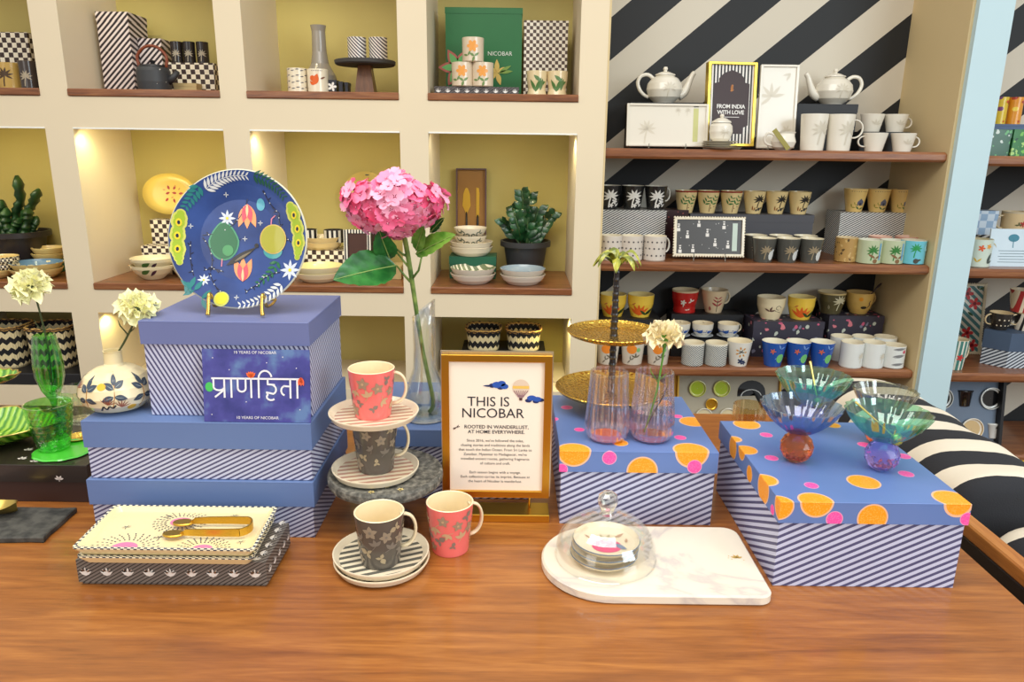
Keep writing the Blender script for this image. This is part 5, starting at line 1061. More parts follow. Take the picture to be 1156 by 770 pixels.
cups('greycup', [853, 879, 905], 2.757, Z2, (.043, .031, .086), None, None, None, None, 'dark grey cups with pale palms', 'in the second row, second shelf', 'dark grey palm cups', xs=[XF(p_, 2.757, Z2+.04) for p_ in (852, 880, 908)])
zk = PY(985, 240, 2.84).z
sb_ = sbox('fine striped box turned slightly, at the right end of the second shelf', 946, 1026, 2.832, .13, Z2, zk, SB, rz=.0)
_hd = deco_multi([([[(-.012, -.012), (.012, -.012), (.012, .004), (0, .016), (-.012, .004)]], -1.35, .035, (96, 100, 120)), ([[(-.004, -.011), (.004, -.011), (.004, .0), (-.004, .0)]], -1.35, .035, (50, 54, 70)), (fern([(-.01, 0), (0, .01)], .014, .004), -1.95, .018, (150, 140, 40)), ([leaf(.02, .006, .4), leaf(.018, .006, 2.4)], -1.4, .010, (90, 110, 60)), ([disc(.0016, (i*.008-.03, 0), 6) for i in range(8)], -1.57, .078, (120, 84, 50))])
cups('hut', [965, 991, 1017], 2.885, zk, (.0435, .028, .086), CM((232, 196, 120)), CM((236, 210, 150)), _hd, None, 'yellow hut print cups', 'on the striped box at the right', 'yellow hut print cups', 'cup', 'cup', prof=flarep)
TC = CM((120, 190, 190)); _td = deco_multi([(palm(.055), -1.8, .014, (50, 120, 50)), ([leaf(.03, .008, .4), leaf(.03, .008, 2.6), disc(.008, (.0, -.01))], -1.45, .022, (130, 96, 60)), (strip([(0, -.03), (0, .03)], .006), -1.05, .045, (90, 160, 210))])
cups('teal', [981, 1006], 2.668, Z2, (.043, .035, .085), CM((186, 196, 160)), CM((226, 226, 206)), _td, None, 'green and blue palm scenery cups', 'at the right of the second shelf', 'palm scenery cups', 'cup', 'cup', prof=straight)
_t2 = deco_multi([(palm(.05), -1.9, .026, (40, 150, 80)), ([disc(.009), leaf(.02, .008, .3)], -1.7, .014, (70, 70, 60)), ([leaf(.03, .010, .2), leaf(.03, .01, 1.4)], -1.0, .05, (150, 210, 220))])
cups('aqua', [1030], 2.668, Z2, (.043, .035, .085), CM((110, 192, 208)), CM((220, 214, 190)), _t2, None, 'aqua cup with a green palm', 'at the right end of the second shelf', None, 'cup', 'cup', prof=straight)
cups('brownc', [955], 2.70, Z2, (.040, .035, .088), floral((176, 140, 80), [(90, 70, 40), (200, 170, 110)], 70, .35), CM((220, 200, 160)), None, None, 'mottled brown cup half hidden', 'in front of the striped box at the right', None, 'cup', 'cup', prof=straight)
cups('peach', [992, 1022], 2.757, Z2+.0, (.041, .035, .088), CM((206, 150, 130)), CM((236, 200, 180)), None, None, 'peach cups', 'behind the palm scenery cups', 'peach cups in the rear row', 'cup', 'cup', prof=straight)
# ---- THIRD SHELF
zr1 = PY(710, 359, 2.80).z
sbox('black riser box at the left end of the third shelf, under the yellow bowls', 664, 745, 2.78, .17, Z3, zr1, BLK, name='display_riser')
YEL = CM((240, 200, 72)); _yd = deco_multi([([leaf(.045, .012, a) for a in (1.2, 1.57, 1.95, 2.4, .8)], -1.85, .010, (226, 100, 36)), ([leaf(.05, .014, .6)], -1.35, .012, (40, 60, 30)), ([leaf(.03, .01, 2.4)], -1.2, .012, (60, 80, 40)), ([leaf(.02, .005, 3.6)], -2.1, .06, (200, 100, 50))])
cups('yel', [692, 723], 2.84, zr1, (.052, .034, .088), YEL, CM((244, 222, 150)), _yd, None, 'yellow orange flower cups', 'at the left of the third shelf', 'yellow flower cups', 'cup', 'cup', prof=bowlp)
_od = deco_multi([([disc(.020, (0, 0), 12, .018)], -1.8, .062, (238, 140, 50)), ([leaf(.02, .006, a) for a in (1.6, .6, 2.6)], -1.4, .030, (110, 100, 80)), ([disc(.008)], -1.2, .06, (130, 190, 120)), ([leaf(.018, .005, a) for a in (.6, 1.6, 4)], -1.9, .02, (120, 112, 96))])
cups('orng', [686, 714, 743], 2.675, Z3, (.045, .036, .094), CM((214, 204, 186)), CM((236, 222, 190)), _od, None, 'grey cups with orange blooms', 'in the front row of the third shelf', 'grey and orange cups', 'cup', 'cup', prof=flarep)
zr2 = PY(800, 356, 2.86).z; zr3 = PY(800, 381, 2.80).z
sbox('tall black riser box under the red and the cream mugs of the third shelf', 757, 838, 2.875, .10, Z3, zr2, BLK, name='display_riser')
sbox('low black riser box under the blue and white teacups of the third shelf', 757, 838, 2.762, .11, Z3, zr3, BLK, name='display_riser')
_rd = deco_multi([([flower(.012, 5)], -1.9, .045, (236, 226, 210)), (strip([(0, 0), (0, .014)], .003), -1.9, .026, (236, 226, 210)), ([leaf(.014, .006, a) for a in (.5, 2, 3.6)], -1.25, .05, (236, 226, 210)), ([leaf(.01, .005, a) for a in (.5, 3)], -1.5, .014, (236, 226, 210))])
cups('red', [773], 2.93, zr2, (.053, .042, .090), CM((196, 36, 32)), CM((240, 220, 180)), _rd, None, 'red mug with white flowers and cream rim', 'on the black riser of the third shelf', None, band=(1, CM((226, 200, 160))), prof=bowlp)
_md = deco_multi([(fern([(0, 0), (0, .016), (0, .03)], .026, .007), -1.5, .03, (176, 60, 66)), (strip([(0, 0), (0, .05)], .002), -1.5, .006, (60, 50, 50)), ([leaf(.02, .009, 1.6)], -2.2, .01, (180, 100, 90))])
cups('maroon', [806], 2.93, zr2, (.053, .032, .092), CM((232, 206, 166)), CM((240, 222, 186)), _md, .3, 'cream mug with a maroon palm', 'beside the red mug on the third shelf', None, prof=flarep, hsz=(.35, .9, .5))
_bb = deco_multi([([[(-.03, -.010), (.03, -.010), (.03, .010), (-.03, .010)]], -1.57, .022, (40, 84, 160)), ([[(-.03, -.010), (.03, -.010), (.03, .010), (-.03, .010)]], -.6, .022, (40, 84, 160)), ([[(-.03, -.010), (.03, -.010), (.03, .010), (-.03, .010)]], -2.6, .022, (40, 84, 160))])
for k, px in enumerate((767, 793, 822)):
    x = XF(px, 2.815, zr3+.02); t = thing('saucer', ordn(k, 3)+' of three blue white saucers under teacups on the third shelf', 'saucer', (x, 2.817, zr3), 0, 'blue and white saucers'); q = MB(); q.lathe([(.001, 0), (.022, 0), (.041, .006), (.0425, .0072), (.040, .0076), (.022, .0028), (.001, .0028)], CM((206, 214, 220)), 28); q.build('dish', t)
cups('bluecup', [767, 793, 822], 2.817, zr3+.003, (.0415, .022, .052), CM((226, 220, 204)), CM((238, 222, 186)), _bb, 1.2, 'blue and white teacups', 'on saucers, third shelf', 'blue and white teacups', 'teacup', 'cup', last=.3, prof=bowlp, hsz=(.3, .9, .5))
for o in [o for o in C.objects if o.get('group') == 'blue and white teacups']: o.rotation_euler = (0, 0, 0)
_sd = stripes((70, 84, 96), (222, 220, 206), (.7, -.7, -1), .0066, .5, .3, .3, 'mug_stripes')
cups('strp', [782, 808], 2.668, Z3, (.0415, .038, .085), _sd, CM((240, 228, 196)), None, None, 'fine diagonal striped cups', 'in the front row of the third shelf', 'diagonal striped cups', 'cup', 'cup', prof=straight, band=(1, CM((232, 226, 206))))
_fd = deco_multi([([leaf(.012, .006, a, (.010*math.cos(a), .010*math.sin(a))) for a in (0, .9, 1.8, 2.7, 3.6, 4.5, 5.4)], -1.65, .058, (214, 150, 60)), ([flower(.013, 5), flower(.009, 5, (.012, -.006))], -1.6, .022, (44, 56, 90)), ([leaf(.012, .004, a) for a in (0, 1.2, 2.4, 3.6)], -1.65, .058, (70, 70, 60))])
cups('flor', [834], 2.668, Z3, (.046, .031, .094), CM((226, 222, 210)), CM((240, 226, 190)), _fd, None, 'white cup with a gold and navy flower', 'in the front row of the third shelf', None, 'cup', 'cup', prof=flarep)
cups('rear', [766, 797, 827], 2.738, Z3, (.0435 if 0 else .038, .030, .094), CM((206, 196, 174)), CM((238, 222, 186)), deco_multi([([leaf(.02, .008, a) for a in (.5, 2.2)], -1.9, .03, (150, 120, 80))]), None, 'cream cups', 'in the rear row behind the striped cups', 'cream cups behind the striped cups', 'cup', 'cup', prof=flarep) if False else None
FB = floral((52, 48, 62), [(214, 120, 130), (190, 196, 180), (120, 120, 140), (200, 90, 120)], 34, .27, .5, 0)
zf1 = PY(886, 362, 2.79).z
sbox('dark floral box under the bird and yellow cups on the third shelf', 849, 929, 2.775, .13, Z3, zf1, FB)
sbox('second dark floral box set further back at the right of the third shelf', 934, 996, 2.84, .13, Z3, PY(960, 356, 2.85).z, FB)
_br = deco_multi([(strip(arcs(0, 0, .010, .008, 0, 5), .002), -1.3, .05, (90, 84, 70)), ([leaf(.022, .007, a) for a in (.3, 1.2, 2.6)], -1.95, .035, (110, 80, 70)), (strip([(-.012, .004), (.012, -.004)], .002), -1.3, .034, (90, 84, 70))])
zz = zf1
cups('bird', [870], 2.835, zz, (.054, .034, .085), CM((236, 220, 180)), CM((240, 224, 186)), _br, None, 'cream bowl shaped cup with dark birds', 'on the dark floral box', None, 'cup', 'cup', prof=bowlp)
cups('yel', [904], 2.835, zz, (.052, .034, .088), None, None, None, None, 'yellow orange flower cup', 'on the dark floral box', 'yellow flower cups', 'cup', 'cup')
zg = PY(960, 356, 2.85).z
_tr = deco_multi([(palm(.06), -1.4, .016, (206, 196, 160)), ([leaf(.02, .008, 1.6)], -2.1, .02, (140, 130, 100))])
cups('olive', [938], 2.90, zg, (.054, .038, .085), CM((92, 84, 56)), CM((226, 206, 160)), _tr, None, 'olive cup with a pale palm', 'on the rear floral box', None, 'cup', 'cup', band=(1, CM((206, 180, 120))), prof=bowlp)
sp_ = cups('flam', [970], 2.90, zg, (.053, .030, .085), CM((222, 180, 96)), CM((230, 196, 126)), deco_multi([([disc(.012, (0, 0), 10, .006)], -1.6, .03, (40, 36, 30)), (strip([(-.004, .0), (.004, .01), (-.002, .02), (.004, .028)], .003), -1.2, .03, (60, 30, 50)), ([disc(.008)], -1.9, .064, (230, 150, 30))]), .3, 'ochre mug with a flamingo', 'holding a spoon on the rear floral box', None, prof=bowlp, hsz=(.4, .92, .5))[0]
t = tag(MB().tube([(-.012, 0, .006), (.02, -.004, .045), (.045, -.006, .085), (.066, -.006, .112), (.075, -.006, .122)], [.003, .003, .003, .007, .004], mat((60, 34, 40), .3), 8, flat=.5).build('spoon'), 'dark spoon standing in the ochre flamingo mug', 'spoon'); t.location = sp_.location
NB = CM((40, 86, 168)); _nb = deco_multi([([disc(.015, (0, 0), 14, .018)], -1.15, .034, (120, 200, 120)), ([leaf(.012, .005, a) for a in (0, 1.2, 2.4, 3.6, 4.8)], -1.95, .062, (214, 110, 80)), ([leaf(.02, .006, a) for a in (.4, 2)], -1.3, .072, (110, 150, 210)), ([leaf(.008, .003, 1)], -1.7, .03, (120, 160, 220))])
cups('navy', [873, 900, 927], 2.668, Z3, (.0455, .030, .094), NB, CM((240, 234, 210)), _nb, None, 'deep blue fruit print cups', 'in the front row of the third shelf', 'deep blue cups', 'cup', 'cup', prof=flarep)
cups('navyr', [862, 892], 2.738 if 0 else 2.730, Z3, (.038, .030, .100), CM((196, 200, 190)), CM((240, 232, 206)), None, None, 'pale cups', 'peeping out behind the deep blue cups', 'pale cups behind the blue cups', 'cup', 'cup', prof=flarep) if False else None
WM = CM((226, 228, 222)); WMI = CM((238, 228, 200))
cups('wmug', [961, 985], 2.668, Z3, (.0415, .039, .094), WM, WMI, lambda q, pr: q.decal(palm(.04), onlathe(pr, -1.1, .02, .0008), EMB), None, 'plain white cups', 'at the front of the third shelf', 'plain white cups', 'cup', 'cup', prof=straight)
_wv = deco_multi([([leaf(.05, .012, .15), leaf(.05, .010, .1, (0, .028)), leaf(.05, .010, .1, (0, -.03))], -2.1, .046, (130, 130, 130)), ([disc(.007)], -1.05, .066, (210, 90, 110))])
cups('wave', [1008], 2.668, Z3, (.0415, .036, .085), WM, WMI, _wv, None, 'white cup with grey waves', 'at the right end of the third shelf', None, 'cup', 'cup', prof=straight)
cups('wmug', [949, 973, 998], 2.754, Z3, (.0415, .039, .094), None, None, None, None, 'plain white cups', 'in the second row of the third shelf', 'plain white cups', 'cup', 'cup')
cups('wmug', [938, 961, 985], 2.8395 if 0 else 2.80, Z3, (.0415, .039, .094), None, None, None, None, 'plain white cups', 'in the rear row', 'plain white cups', 'cup', 'cup') if False else None
# ---- LOW SHELF: open gift box of cups, seen standing up
t = thing('gift_box', 'open gift box with green and white cups in a grey insert, low shelf', 'gift box', (XF(826, 2.70, .40), 2.735, Z4)); t.rotation_euler = (-.16, 0, 0)
GX0, GX1 = XF(769, 2.70, .4)-t.location.x, XF(884, 2.70, .4)-t.location.x; gh = .245
GRY = mat((176, 168, 146), .6); YBX = mat((226, 176, 50), .5); q = MB(); q.box(GX0, GX1, .0, .05, .004, gh-.004, GRY, .001); q.build('insert', t)
q = MB(); q.box(GX0-.006, GX0-.0005, -.012, .056, 0, gh+.004, YBX, .001); q.box(GX1+.0005, GX1+.006, -.012, .056, 0, gh+.004, YBX, .001); q.box(GX0, GX1, -.012, .056, gh-.0035, gh+.004, YBX, .001); q.box(GX0, GX1, -.012, .056, 0, .0035, YBX, .001); q.box(GX0, GX1, .0505, .056, .004, gh-.004, YBX); q.build('case', t)
q = MB(); q.box(GX0-.052, GX0-.008, .004, .010, .0, gh+.002, YBX, .001); q.build('flap', t)
def set_cup(par, x, z, r, out, inn, lab, name='set_cup'):
    q = MB(); T_ = Matrix.Translation((x, .0, z)) @ Matrix.Rotation(PI/2, 4, 'X'); q.lathe([(r*.72, .0012), (r*.95, .004), (r, .010), (r*.93, .010), (r*.86, .004), (r*.7, -.02), (r*.6, -.030), (.001, -.030)][0:3]+[(r*.93, .0105), (r*.9, .002), (r*.7, .0015), (.001, .0012)], out, 32, T_, mf=lambda k: out if k < 3 else inn)
    o = q.build(name); o.parent = par; o['label'] = lab
def loc_px(px, py): p = PY(px, py, 2.735); return p.x-t.location.x, (p.z-Z4)/math.cos(.16)
LIME = CM((176, 196, 40))
for (px, py, r, a, b_, l) in ((789, 441, .033, CM((214, 214, 110)), LIME, 'lime green cup'), (816.5, 441, .033, CM((214, 214, 110)), LIME, 'lime green cup'), (795, 471, .034, CM((236, 230, 206)), CM((222, 208, 166)), 'cream cup'), (822, 471, .034, CM((236, 230, 206)), CM((222, 208, 166)), 'cream cup'), (804, 458, .024, gold((226, 180, 70), .3), gold((200, 140, 40), .3), 'small gold cup')):
    x, z = loc_px(px, py); set_cup(t, x, z, r, a, b_, l)
x, z = loc_px(850, 450); q = MB(); q.decal([[(-.055, .02)]+[(.055*math.cos(a), .02+.045*math.sin(a)) for a in [PI-PI*k/10 for k in range(11)]]+[(.062, -.05), (.045, -.05), (.03, .005), (-.055, .0)]], lambda s, u: (x+s, -.0006, z+u), BLK, (1,)); q.decal(strip(arcs(0, .0, .04, .028, PI, .2), .003), lambda s, u: (x+s, -.0009, z+u), WM, (1,)); q.build('printed_emblem', t)
# ================================================================ RIGHT BAY
bayZ1, bayZ2, bayZ3, bayZ4 = Z1-.01, Z2-.01, Z3-.01, Z4-.03
_gl = floral((44, 120, 60), [(120, 190, 80), (20, 70, 50), (170, 210, 120)], 55, .42); _gl2 = floral((30, 90, 60), [(210, 220, 210), (90, 170, 100)], 50, .28)
def xr(px, Y, Z): return XF(px, Y, Z)
t = sbox('green leaf print box at the left end of the far right top shelf', 1118, 1141, 2.70, .09, bayZ1, PY(1128, 146, 2.70).z, _gl2)
t = sbox('green tropical leaf box at the right edge of the picture, top shelf', 1143, 1170, 2.70, .09, bayZ1, PY(1150, 146, 2.70).z, _gl)
zy = PY(1128, 140, 2.72).z; sbox('flat blue box lying on the green leaf boxes at the far right', 1119, 1168, 2.715, .07, PY(1128, 146, 2.70).z+.0005, zy, mat((74, 96, 130), .5))
_yl = floral((222, 190, 50), [(200, 80, 40), (120, 60, 110), (140, 180, 60)], 30, .3); _ol = floral((226, 150, 40), [(180, 60, 40), (240, 210, 80)], 30, .3)
for k, (a_, b__, m_, l) in enumerate(((1124, 1139, _yl, 'yellow tin with a lily print above the green leaf boxes'), (1140.5, 1156, _ol, 'orange flower print tin beside the yellow tin at the far right'))):
    x0, x1 = xr(a_, 2.725, zy), xr(b__, 2.725, zy); t = thing('tin', l, 'tin', ((x0+x1)/2, 2.752, zy)); R_ = (x1-x0)/2-.001; q = MB(); q.lathe([(.001, 0), (R_, 0), (R_, .082)], m_, 28); q.build('body', t); q = MB(); q.lathe([(R_+.0008, .074), (R_+.0008, .092), (.001, .092)], m_, 28); q.build('lid', t)
zb_2 = PY(1100, 267, 2.70).z
x = xr(1101, 2.70, bayZ2+.04)
_or = deco_multi([([flower(.012, 5)], -1.9, .07, (220, 90, 40)), ([flower(.010, 5, (.012, .006))], -1.6, .07, (230, 160, 60)), ([leaf(.04, .014, 1.2), leaf(.03, .008, .3)], -1.3, .016, (70, 84, 80)), ([leaf(.02, .006, 2.2), leaf(.02, .006, .8)], -2.1, .02, (214, 180, 60))])
cups('orfl', [1104], 2.69, bayZ2, (.044, .040, .100), CM((206, 220, 206)), CM((206, 196, 160)), _or, .1, 'large pale mug with orange flowers', 'beside the pale column on the far right second shelf', None, prof=straight, hsz=(.2, .85, .6))
zlow = PY(1110, 266, 2.78).z
sbox('black and white striped box behind the orange flower mug at the far right', 1104, 1140, 2.80, .12, bayZ2, zlow, stripes((30, 30, 34), (230, 230, 226), (.5, -.5, -1), .018, .5))
sbox('blue and white chequered box standing upon the striped box at the far right', 1102, 1126, 2.81, .06, zlow, PY(1112, 238, 2.81).z, checker((150, 178, 206), (206, 220, 232), .026))
cups('crm', [1145], 2.86, zlow, (.048, .042, .085), CM((222, 196, 150)), CM((226, 206, 166)), deco_multi([([flower(.012, 5)], -1.5, .04, (176, 50, 50)), ([leaf(.014, .006, a) for a in (.4, 1.6, 3)], -1.8, .035, (90, 90, 50))]), PI, 'cream mug with dark red flowers', 'behind the white card at the right edge', None, prof=flarep, band=(1, CM((206, 190, 160))))
x0, x1 = xr(1117, 2.685, 1.0), xr(1172, 2.685, 1.0); hc = PY(1130, 258, 2.70).z-bayZ2; t = thing('info_card', 'pale blue card with a tree and small text on the far right second shelf', 'card', ((x0+x1)/2, 2.685, bayZ2)); t.rotation_euler = (-.10, 0, 0); q = MB(); W_ = (x1-x0)/2; q.box(-W_, W_, 0, .006, 0, hc, mat((206, 224, 234), .5), .001)
TLB = mat((60, 130, 150), .5); q.decal([disc(.020, (0, 0), 16, .014)], lambda s, u: (-.004+s, -.0006, hc*.76+u), TLB); q.decal(strip([(0, 0), (.0, -.03)], .003), lambda s, u: (-.004+s, -.0006, hc*.72+u), TLB)
for k in range(5): q.decal(strip([(-W_*.62+.006*(k % 2), 0), (W_*.62-.008*(k % 3), 0)], .0022), lambda s, u, k=k: (s, -.0006, hc*(.42-.075*k)+u), mat((120, 140, 150), .5), (1,))
q.build('printed_card', t)
sbox('narrow floral carton half hidden by the pale column on the far right third shelf', 1094, 1106, 2.84, .05, bayZ3, bayZ3+.10, floral((236, 216, 190), [(214, 90, 90), (240, 180, 60)], 34, .3)) if False else None
def deco_red(q, W_, H_):
    f = fd(W_, H_); R_ = mat((206, 60, 60), .35)
    for cx, cz in ((-.35, .86), (.25, .72), (-.1, .30), (.35, .12)): q.decal([flower(.026, 5)], f(cx, cz), R_); q.decal([disc(.007, (0, 0), 8)], f(cx, cz, 2), mat((120, 20, 30), .35))
    q.decal([leaf(.03, .01, 2), leaf(.03, .01, .4)], f(.5, .92), mat((60, 90, 50), .35)); q.decal([leaf(.03, .01, -.6)], f(-.2, .6), mat((60, 90, 50), .35))
stand_platter('tall white platter with teal stripes and red flowers on the far right shelf', 1083, 1113, 2.885, bayZ3, bayZ3+.004, PY(1100, 321, 2.91).z, .12, stripes((80, 130, 130), (226, 222, 206), (1, 0, 1.1), .034, .45, .3), deco_red, CM((236, 224, 190)), stand=False, beads=True)
_st = stripes((70, 130, 120), (232, 228, 212), (1, 0, 0), .016, .4, .3)
cups('tstr', [1078], 2.69, bayZ3, (.042, .032, .115), _st, CM((230, 214, 180)), deco_multi([([flower(.014, 5)], -1.57, .05, (206, 50, 50))]), .25, 'tall teal striped mug with a red flower', 'right beside the pale column', None, prof=flarep, hsz=(.3, .85, .55))
# hexagonal box
hx = xr(1141, 2.765, bayZ3+.05); t = thing('hexagonal_box', 'hexagonal box with dark blue lid and striped sides on the far right third shelf', 'box', (hx, 2.762, bayZ3)); hz = PY(1130, 376, 2.70).z-bayZ3
P = [(.118*math.cos(PI/3*k), .082*math.sin(PI/3*k)) for k in range(6)]; q = MB(); q.prism([(x_*.97, y_*.97) for x_, y_ in P], 0, hz-.002, stripes((56, 66, 80), (206, 214, 220), (.7, -.3, -1), .014, .5), .001); q.build('box_body', t); q = MB(); q.prism(P, hz*.48, hz, mat((70, 88, 112), .5), .001); q.build('lid', t)
cups('blkdot', [1129], 2.765, bayZ3+hz, (.040, .026, .066), CM((44, 40, 36)), CM((220, 196, 150)), deco_dots((220, 206, 180), ((.02, 5), (.042, 5)), .003), PI, 'black mug with pale spots', 'on the hexagonal box at the far right', None, prof=bowlp, hsz=(.3, .9, .6))
cups('blkst', [1158], 2.76, bayZ3+hz, (.042, .032, .066), stripes((40, 36, 34), (230, 220, 200), (1, 0, 0), .012, .5, .3), CM((220, 196, 150)), None, PI, 'dark striped mug', 'cut off by the right edge, upon the hexagonal box', None, prof=flarep, hsz=(.3, .9, .6))
zz_ = bayZ3+hz+.0685; o = cups('redst', [1154], 2.775, zz_, (.046, .032, .085), stripes((176, 50, 50), (232, 216, 186), (1, 0, 0), .022, .45, .3), CM((226, 206, 170)), None, None, 'red striped cup', 'stacked on the dark striped mug at the right edge', None, 'cup', 'cup', prof=flarep)
# cup set in blue grey box on the low shelf of the right bay
t = thing('gift_box', 'open black gift box with black and white cups in a blue grey insert', 'gift box', (xr(1100, 2.70, .40), 2.735, bayZ4)); t.rotation_euler = (-.14, 0, 0); gx0, gx1 = xr(1052, 2.70, .4)-t.location.x, xr(1136, 2.70, .4)-t.location.x; gh = .285; BG = mat((110, 126, 146), .6)
q = MB(); q.box(gx0, gx1, .0, .05, .004, gh-.004, BG, .001); q.build('insert', t); q = MB(); q.box(gx0-.008, gx0-.0005, -.03, .056, 0, gh+.004, BLK, .001); q.box(gx1+.0005, gx1+.012, -.03, .056, 0, gh+.004, BLK, .001); q.box(gx0, gx1, -.03, .056, gh-.0035, gh+.006, BLK, .001); q.box(gx0, gx1, .0505, .056, .004, gh-.004, BLK); q.build('case', t)
def loc_px2(px, py): p = PY(px, py, 2.745); return p.x-t.location.x, (p.z-bayZ4)/math.cos(.14)
BKC = mat((18, 18, 20), .15, 0, .6)
for (px, py, r, a, b_, l) in ((1065, 451, .043, WM, BKC, 'black cup with white rim'), (1121, 451, .044, WM, BKC, 'black cup with white rim'), (1096, 484, .045, CM((240, 232, 212)), CM((214, 186, 136)), 'cream cup')):
    x, z = loc_px2(px, py); set_cup(t, x, z, r, a, b_, l)
def flat_cup(px, py, r, h, mt, lab, dc=None):
    x, z = loc_px2(px, py); q = MB(); T_ = Matrix.Translation((x, -.001, z)) @ Matrix.Diagonal((1, .5, 1, 1))
    vs = []; n_ = 14
    for j, (rr_, z_) in enumerate(((r*.66, -h/2), (r*.72, -h/2+.002), (r, h/2-.006), (r*1.1, h/2-.005), (r*1.1, h/2))):
        for i in range(n_+1): th = -PI*i/n_; vs.append((rr_*math.cos(th), rr_*math.sin(th), z_))
    m = n_+1; q.add(vs, [[j*m+i, j*m+i+1, (j+1)*m+i+1, (j+1)*m+i] for j in range(4) for i in range(n_)]+[[4*m+i for i in range(m)], [i for i in range(m)][::-1]], mt, True, T_)
    if dc: q.decal(dc, lambda s, u: (x+s, -.001-r*.5, z+u), mat((60, 60, 56), .4))
    o = q.build('set_cup'); o.parent = t; o['label'] = lab
flat_cup(1092, 451, .028, .064, BKC, 'black cup seen from the side'); flat_cup(1068, 485, .028, .060, WM, 'white cup seen from the side', palm(.02)); flat_cup(1122, 486, .027, .060, WM, 'white cup seen from the side', palm(.022))
# tray and pink bowl in front
x0, x1 = xr(1098, 2.46, .3), xr(1170, 2.46, .3); zt_ = bayZ4
tY = 2.40; t = thing('wooden_ledge', 'low brown wooden display block behind the striped cushion', 'block', ((x0+x1)/2+.03, tY+.08, 0)); q = MB(); q.box(-.16, .16, -.13, .11, 0, zt_-.045, WTABLE, .004); q.build('block', t); q = MB(); q.box(-.165, .165, -.135, .115, zt_-.0445, zt_-.012, WTABLE, .004); q.build('top', t)
yt = thing('serving_tray', 'yellow tray with a raised rim behind the striped cushion', 'tray', ((x0+x1)/2+.03, tY+.07, zt_-.0115)); q = MB(); YT = mat((232, 184, 30), .35, 0, .3); q.box(-.125, .125, -.085, .085, 0, .006, YT, .002); q.box(-.13, -.122, -.09, .09, .001, .018, YT, .001); q.box(.122, .13, -.09, .09, .001, .018, YT, .001); q.box(-.122, .122, -.09, -.082, .001, .018, YT, .001); q.box(-.122, .122, .082, .09, .001, .018, YT, .001); q.build('dish', yt)
pb = thing('bowl', 'small dark pink glazed bowl on the yellow tray', 'bowl', (yt.location.x-.02, yt.location.y, zt_-.005)); q = MB(); q.lathe([(.001, 0), (.022, 0), (.046, .020), (.056, .034), (.054, .0345), (.043, .021), (.001, .004)], cer((170, 84, 100)), 36, rf=lambda th, k: 1+.03*math.cos(6*th)); q.build('body', pb)
# ================================================================ LEFT NICHES
NZ = {1: ROWS[1][0]+.025, 2: ROWS[2][0]+.025}; NW1, NW2 = NZ[1], NZ[2]
CK = checker((240, 230, 206), (58, 40, 34), .0165, .5); 
def bowl(label, px, Y, Z, r, h, out, inn, group=None, deco=None, rb=.5, name='bowl', band=None, key=None):
    x = XF(px, Y, Z+h/2)
    if key and key in _proto: return dup(_proto[key], (x, Y, Z), 0, label, group)
    t = thing(name, label, name, (x, Y, Z), 0, group); pr = [(r*rb, 0), (r*(rb+.05), .002), (r*(.55+rb*.5), h*.42), (r*.96, h*.8), (r, h)]
    q = MB(); q.lathe([(.001, 0)]+pr+[(r*.97, h+.0008), (r*.93, h*.8), (r*(.5+rb*.5), h*.42), (r*rb, .006), (.001, .006)], out, 40, mf=lambda k: (band if band and k == 4 else out) if k < 5 else inn)
    if deco: deco(q, pr)
    q.build('body', t)
    if key: _proto[key] = t
    return t
# -- middle row, second niche (behind blue plate)
t = thing('dinner_plate', 'oval cream plate with red leaf print standing in the niche', 'plate', (XF(193, 2.90, 1.16), 2.90, 1.165)); t.rotation_euler = (PI/2-.14, 0, 0)
q = MB(); A_, B_ = .104, .078
def ov(L, m_): 
    n_ = 56; vs = [(a*math.cos(2*PI*i/n_), b*math.sin(2*PI*i/n_), z) for a, b, z in L for i in range(n_)]; q.add(vs, [[k*n_+i, k*n_+(i+1) % n_, (k+1)*n_+(i+1) % n_, (k+1)*n_+i] for k in range(len(L)-1) for i in range(n_)], m_, True)
YP = CM((226, 196, 96)); ov([(.001, .001, 0), (A_*.6, B_*.6, 0), (A_, B_, .012), (A_, B_, .0135), (A_*.62, B_*.62, .003), (.001, .001, .003)], YP)
q.decal([leaf(.018, .009, a, o) for a, o in ((.4, (-.03, -.005)), (2, (-.015, .012)), (1, (.0, .012)), (3, (.012, -.002)), (5, (.0, -.022)), (.2, (.02, -.004)), (4, (-.02, -.02)))], lambda s, u: (s+.012, u+.005, .0038), mat((170, 50, 36), .4)); q.decal([leaf(.012, .005, a, o) for a, o in ((.4, (-.01, -.02)), (2, (.01, .02)), (1, (.02, .01)), (3, (-.03, .01)))], lambda s, u: (s+.012, u+.005, .0042), mat((200, 130, 60), .4)); q.build('dish', t)
sbox('small chequered box standing upright under the oval cream plate', 172, 199, 2.875, .055, NW1, PY(185, 248, 2.88).z, CK)
sbox('long low chequered box behind the green leaf bowls in the niche', 161, 215, 2.79, .07, NW1, PY(185, 278, 2.79).z, CK)
_lf = lambda q, pr: (q.decal([leaf(.035, .016, .5)], onlathe(pr, -1.75, .025), mat((70, 110, 50), .35)), q.decal([leaf(.034, .012, 3.9, (0, 0))], onlathe(pr, -.95, .040), mat((70, 40, 60), .35)))
CB_ = CM((236, 222, 180))
bowl('lower of two cream bowls with green leaves left in the niche', 173, 2.70, NW1, .078, .052, CB_, CB_, 'cream leaf bowls', _lf, .42, key='leafb')
bowl('upper of two cream bowls with green leaves left in the niche', 173, 2.70, NW1+.026, .078, .052, CB_, CB_, 'cream leaf bowls', None, .42, key='leafb')
bowl('lower of two shallow cream bowls partly hidden by the blue plate', 223, 2.74, NW1, .082, .032, CB_, CB_, 'shallow cream bowls', None, .6, key='shal')
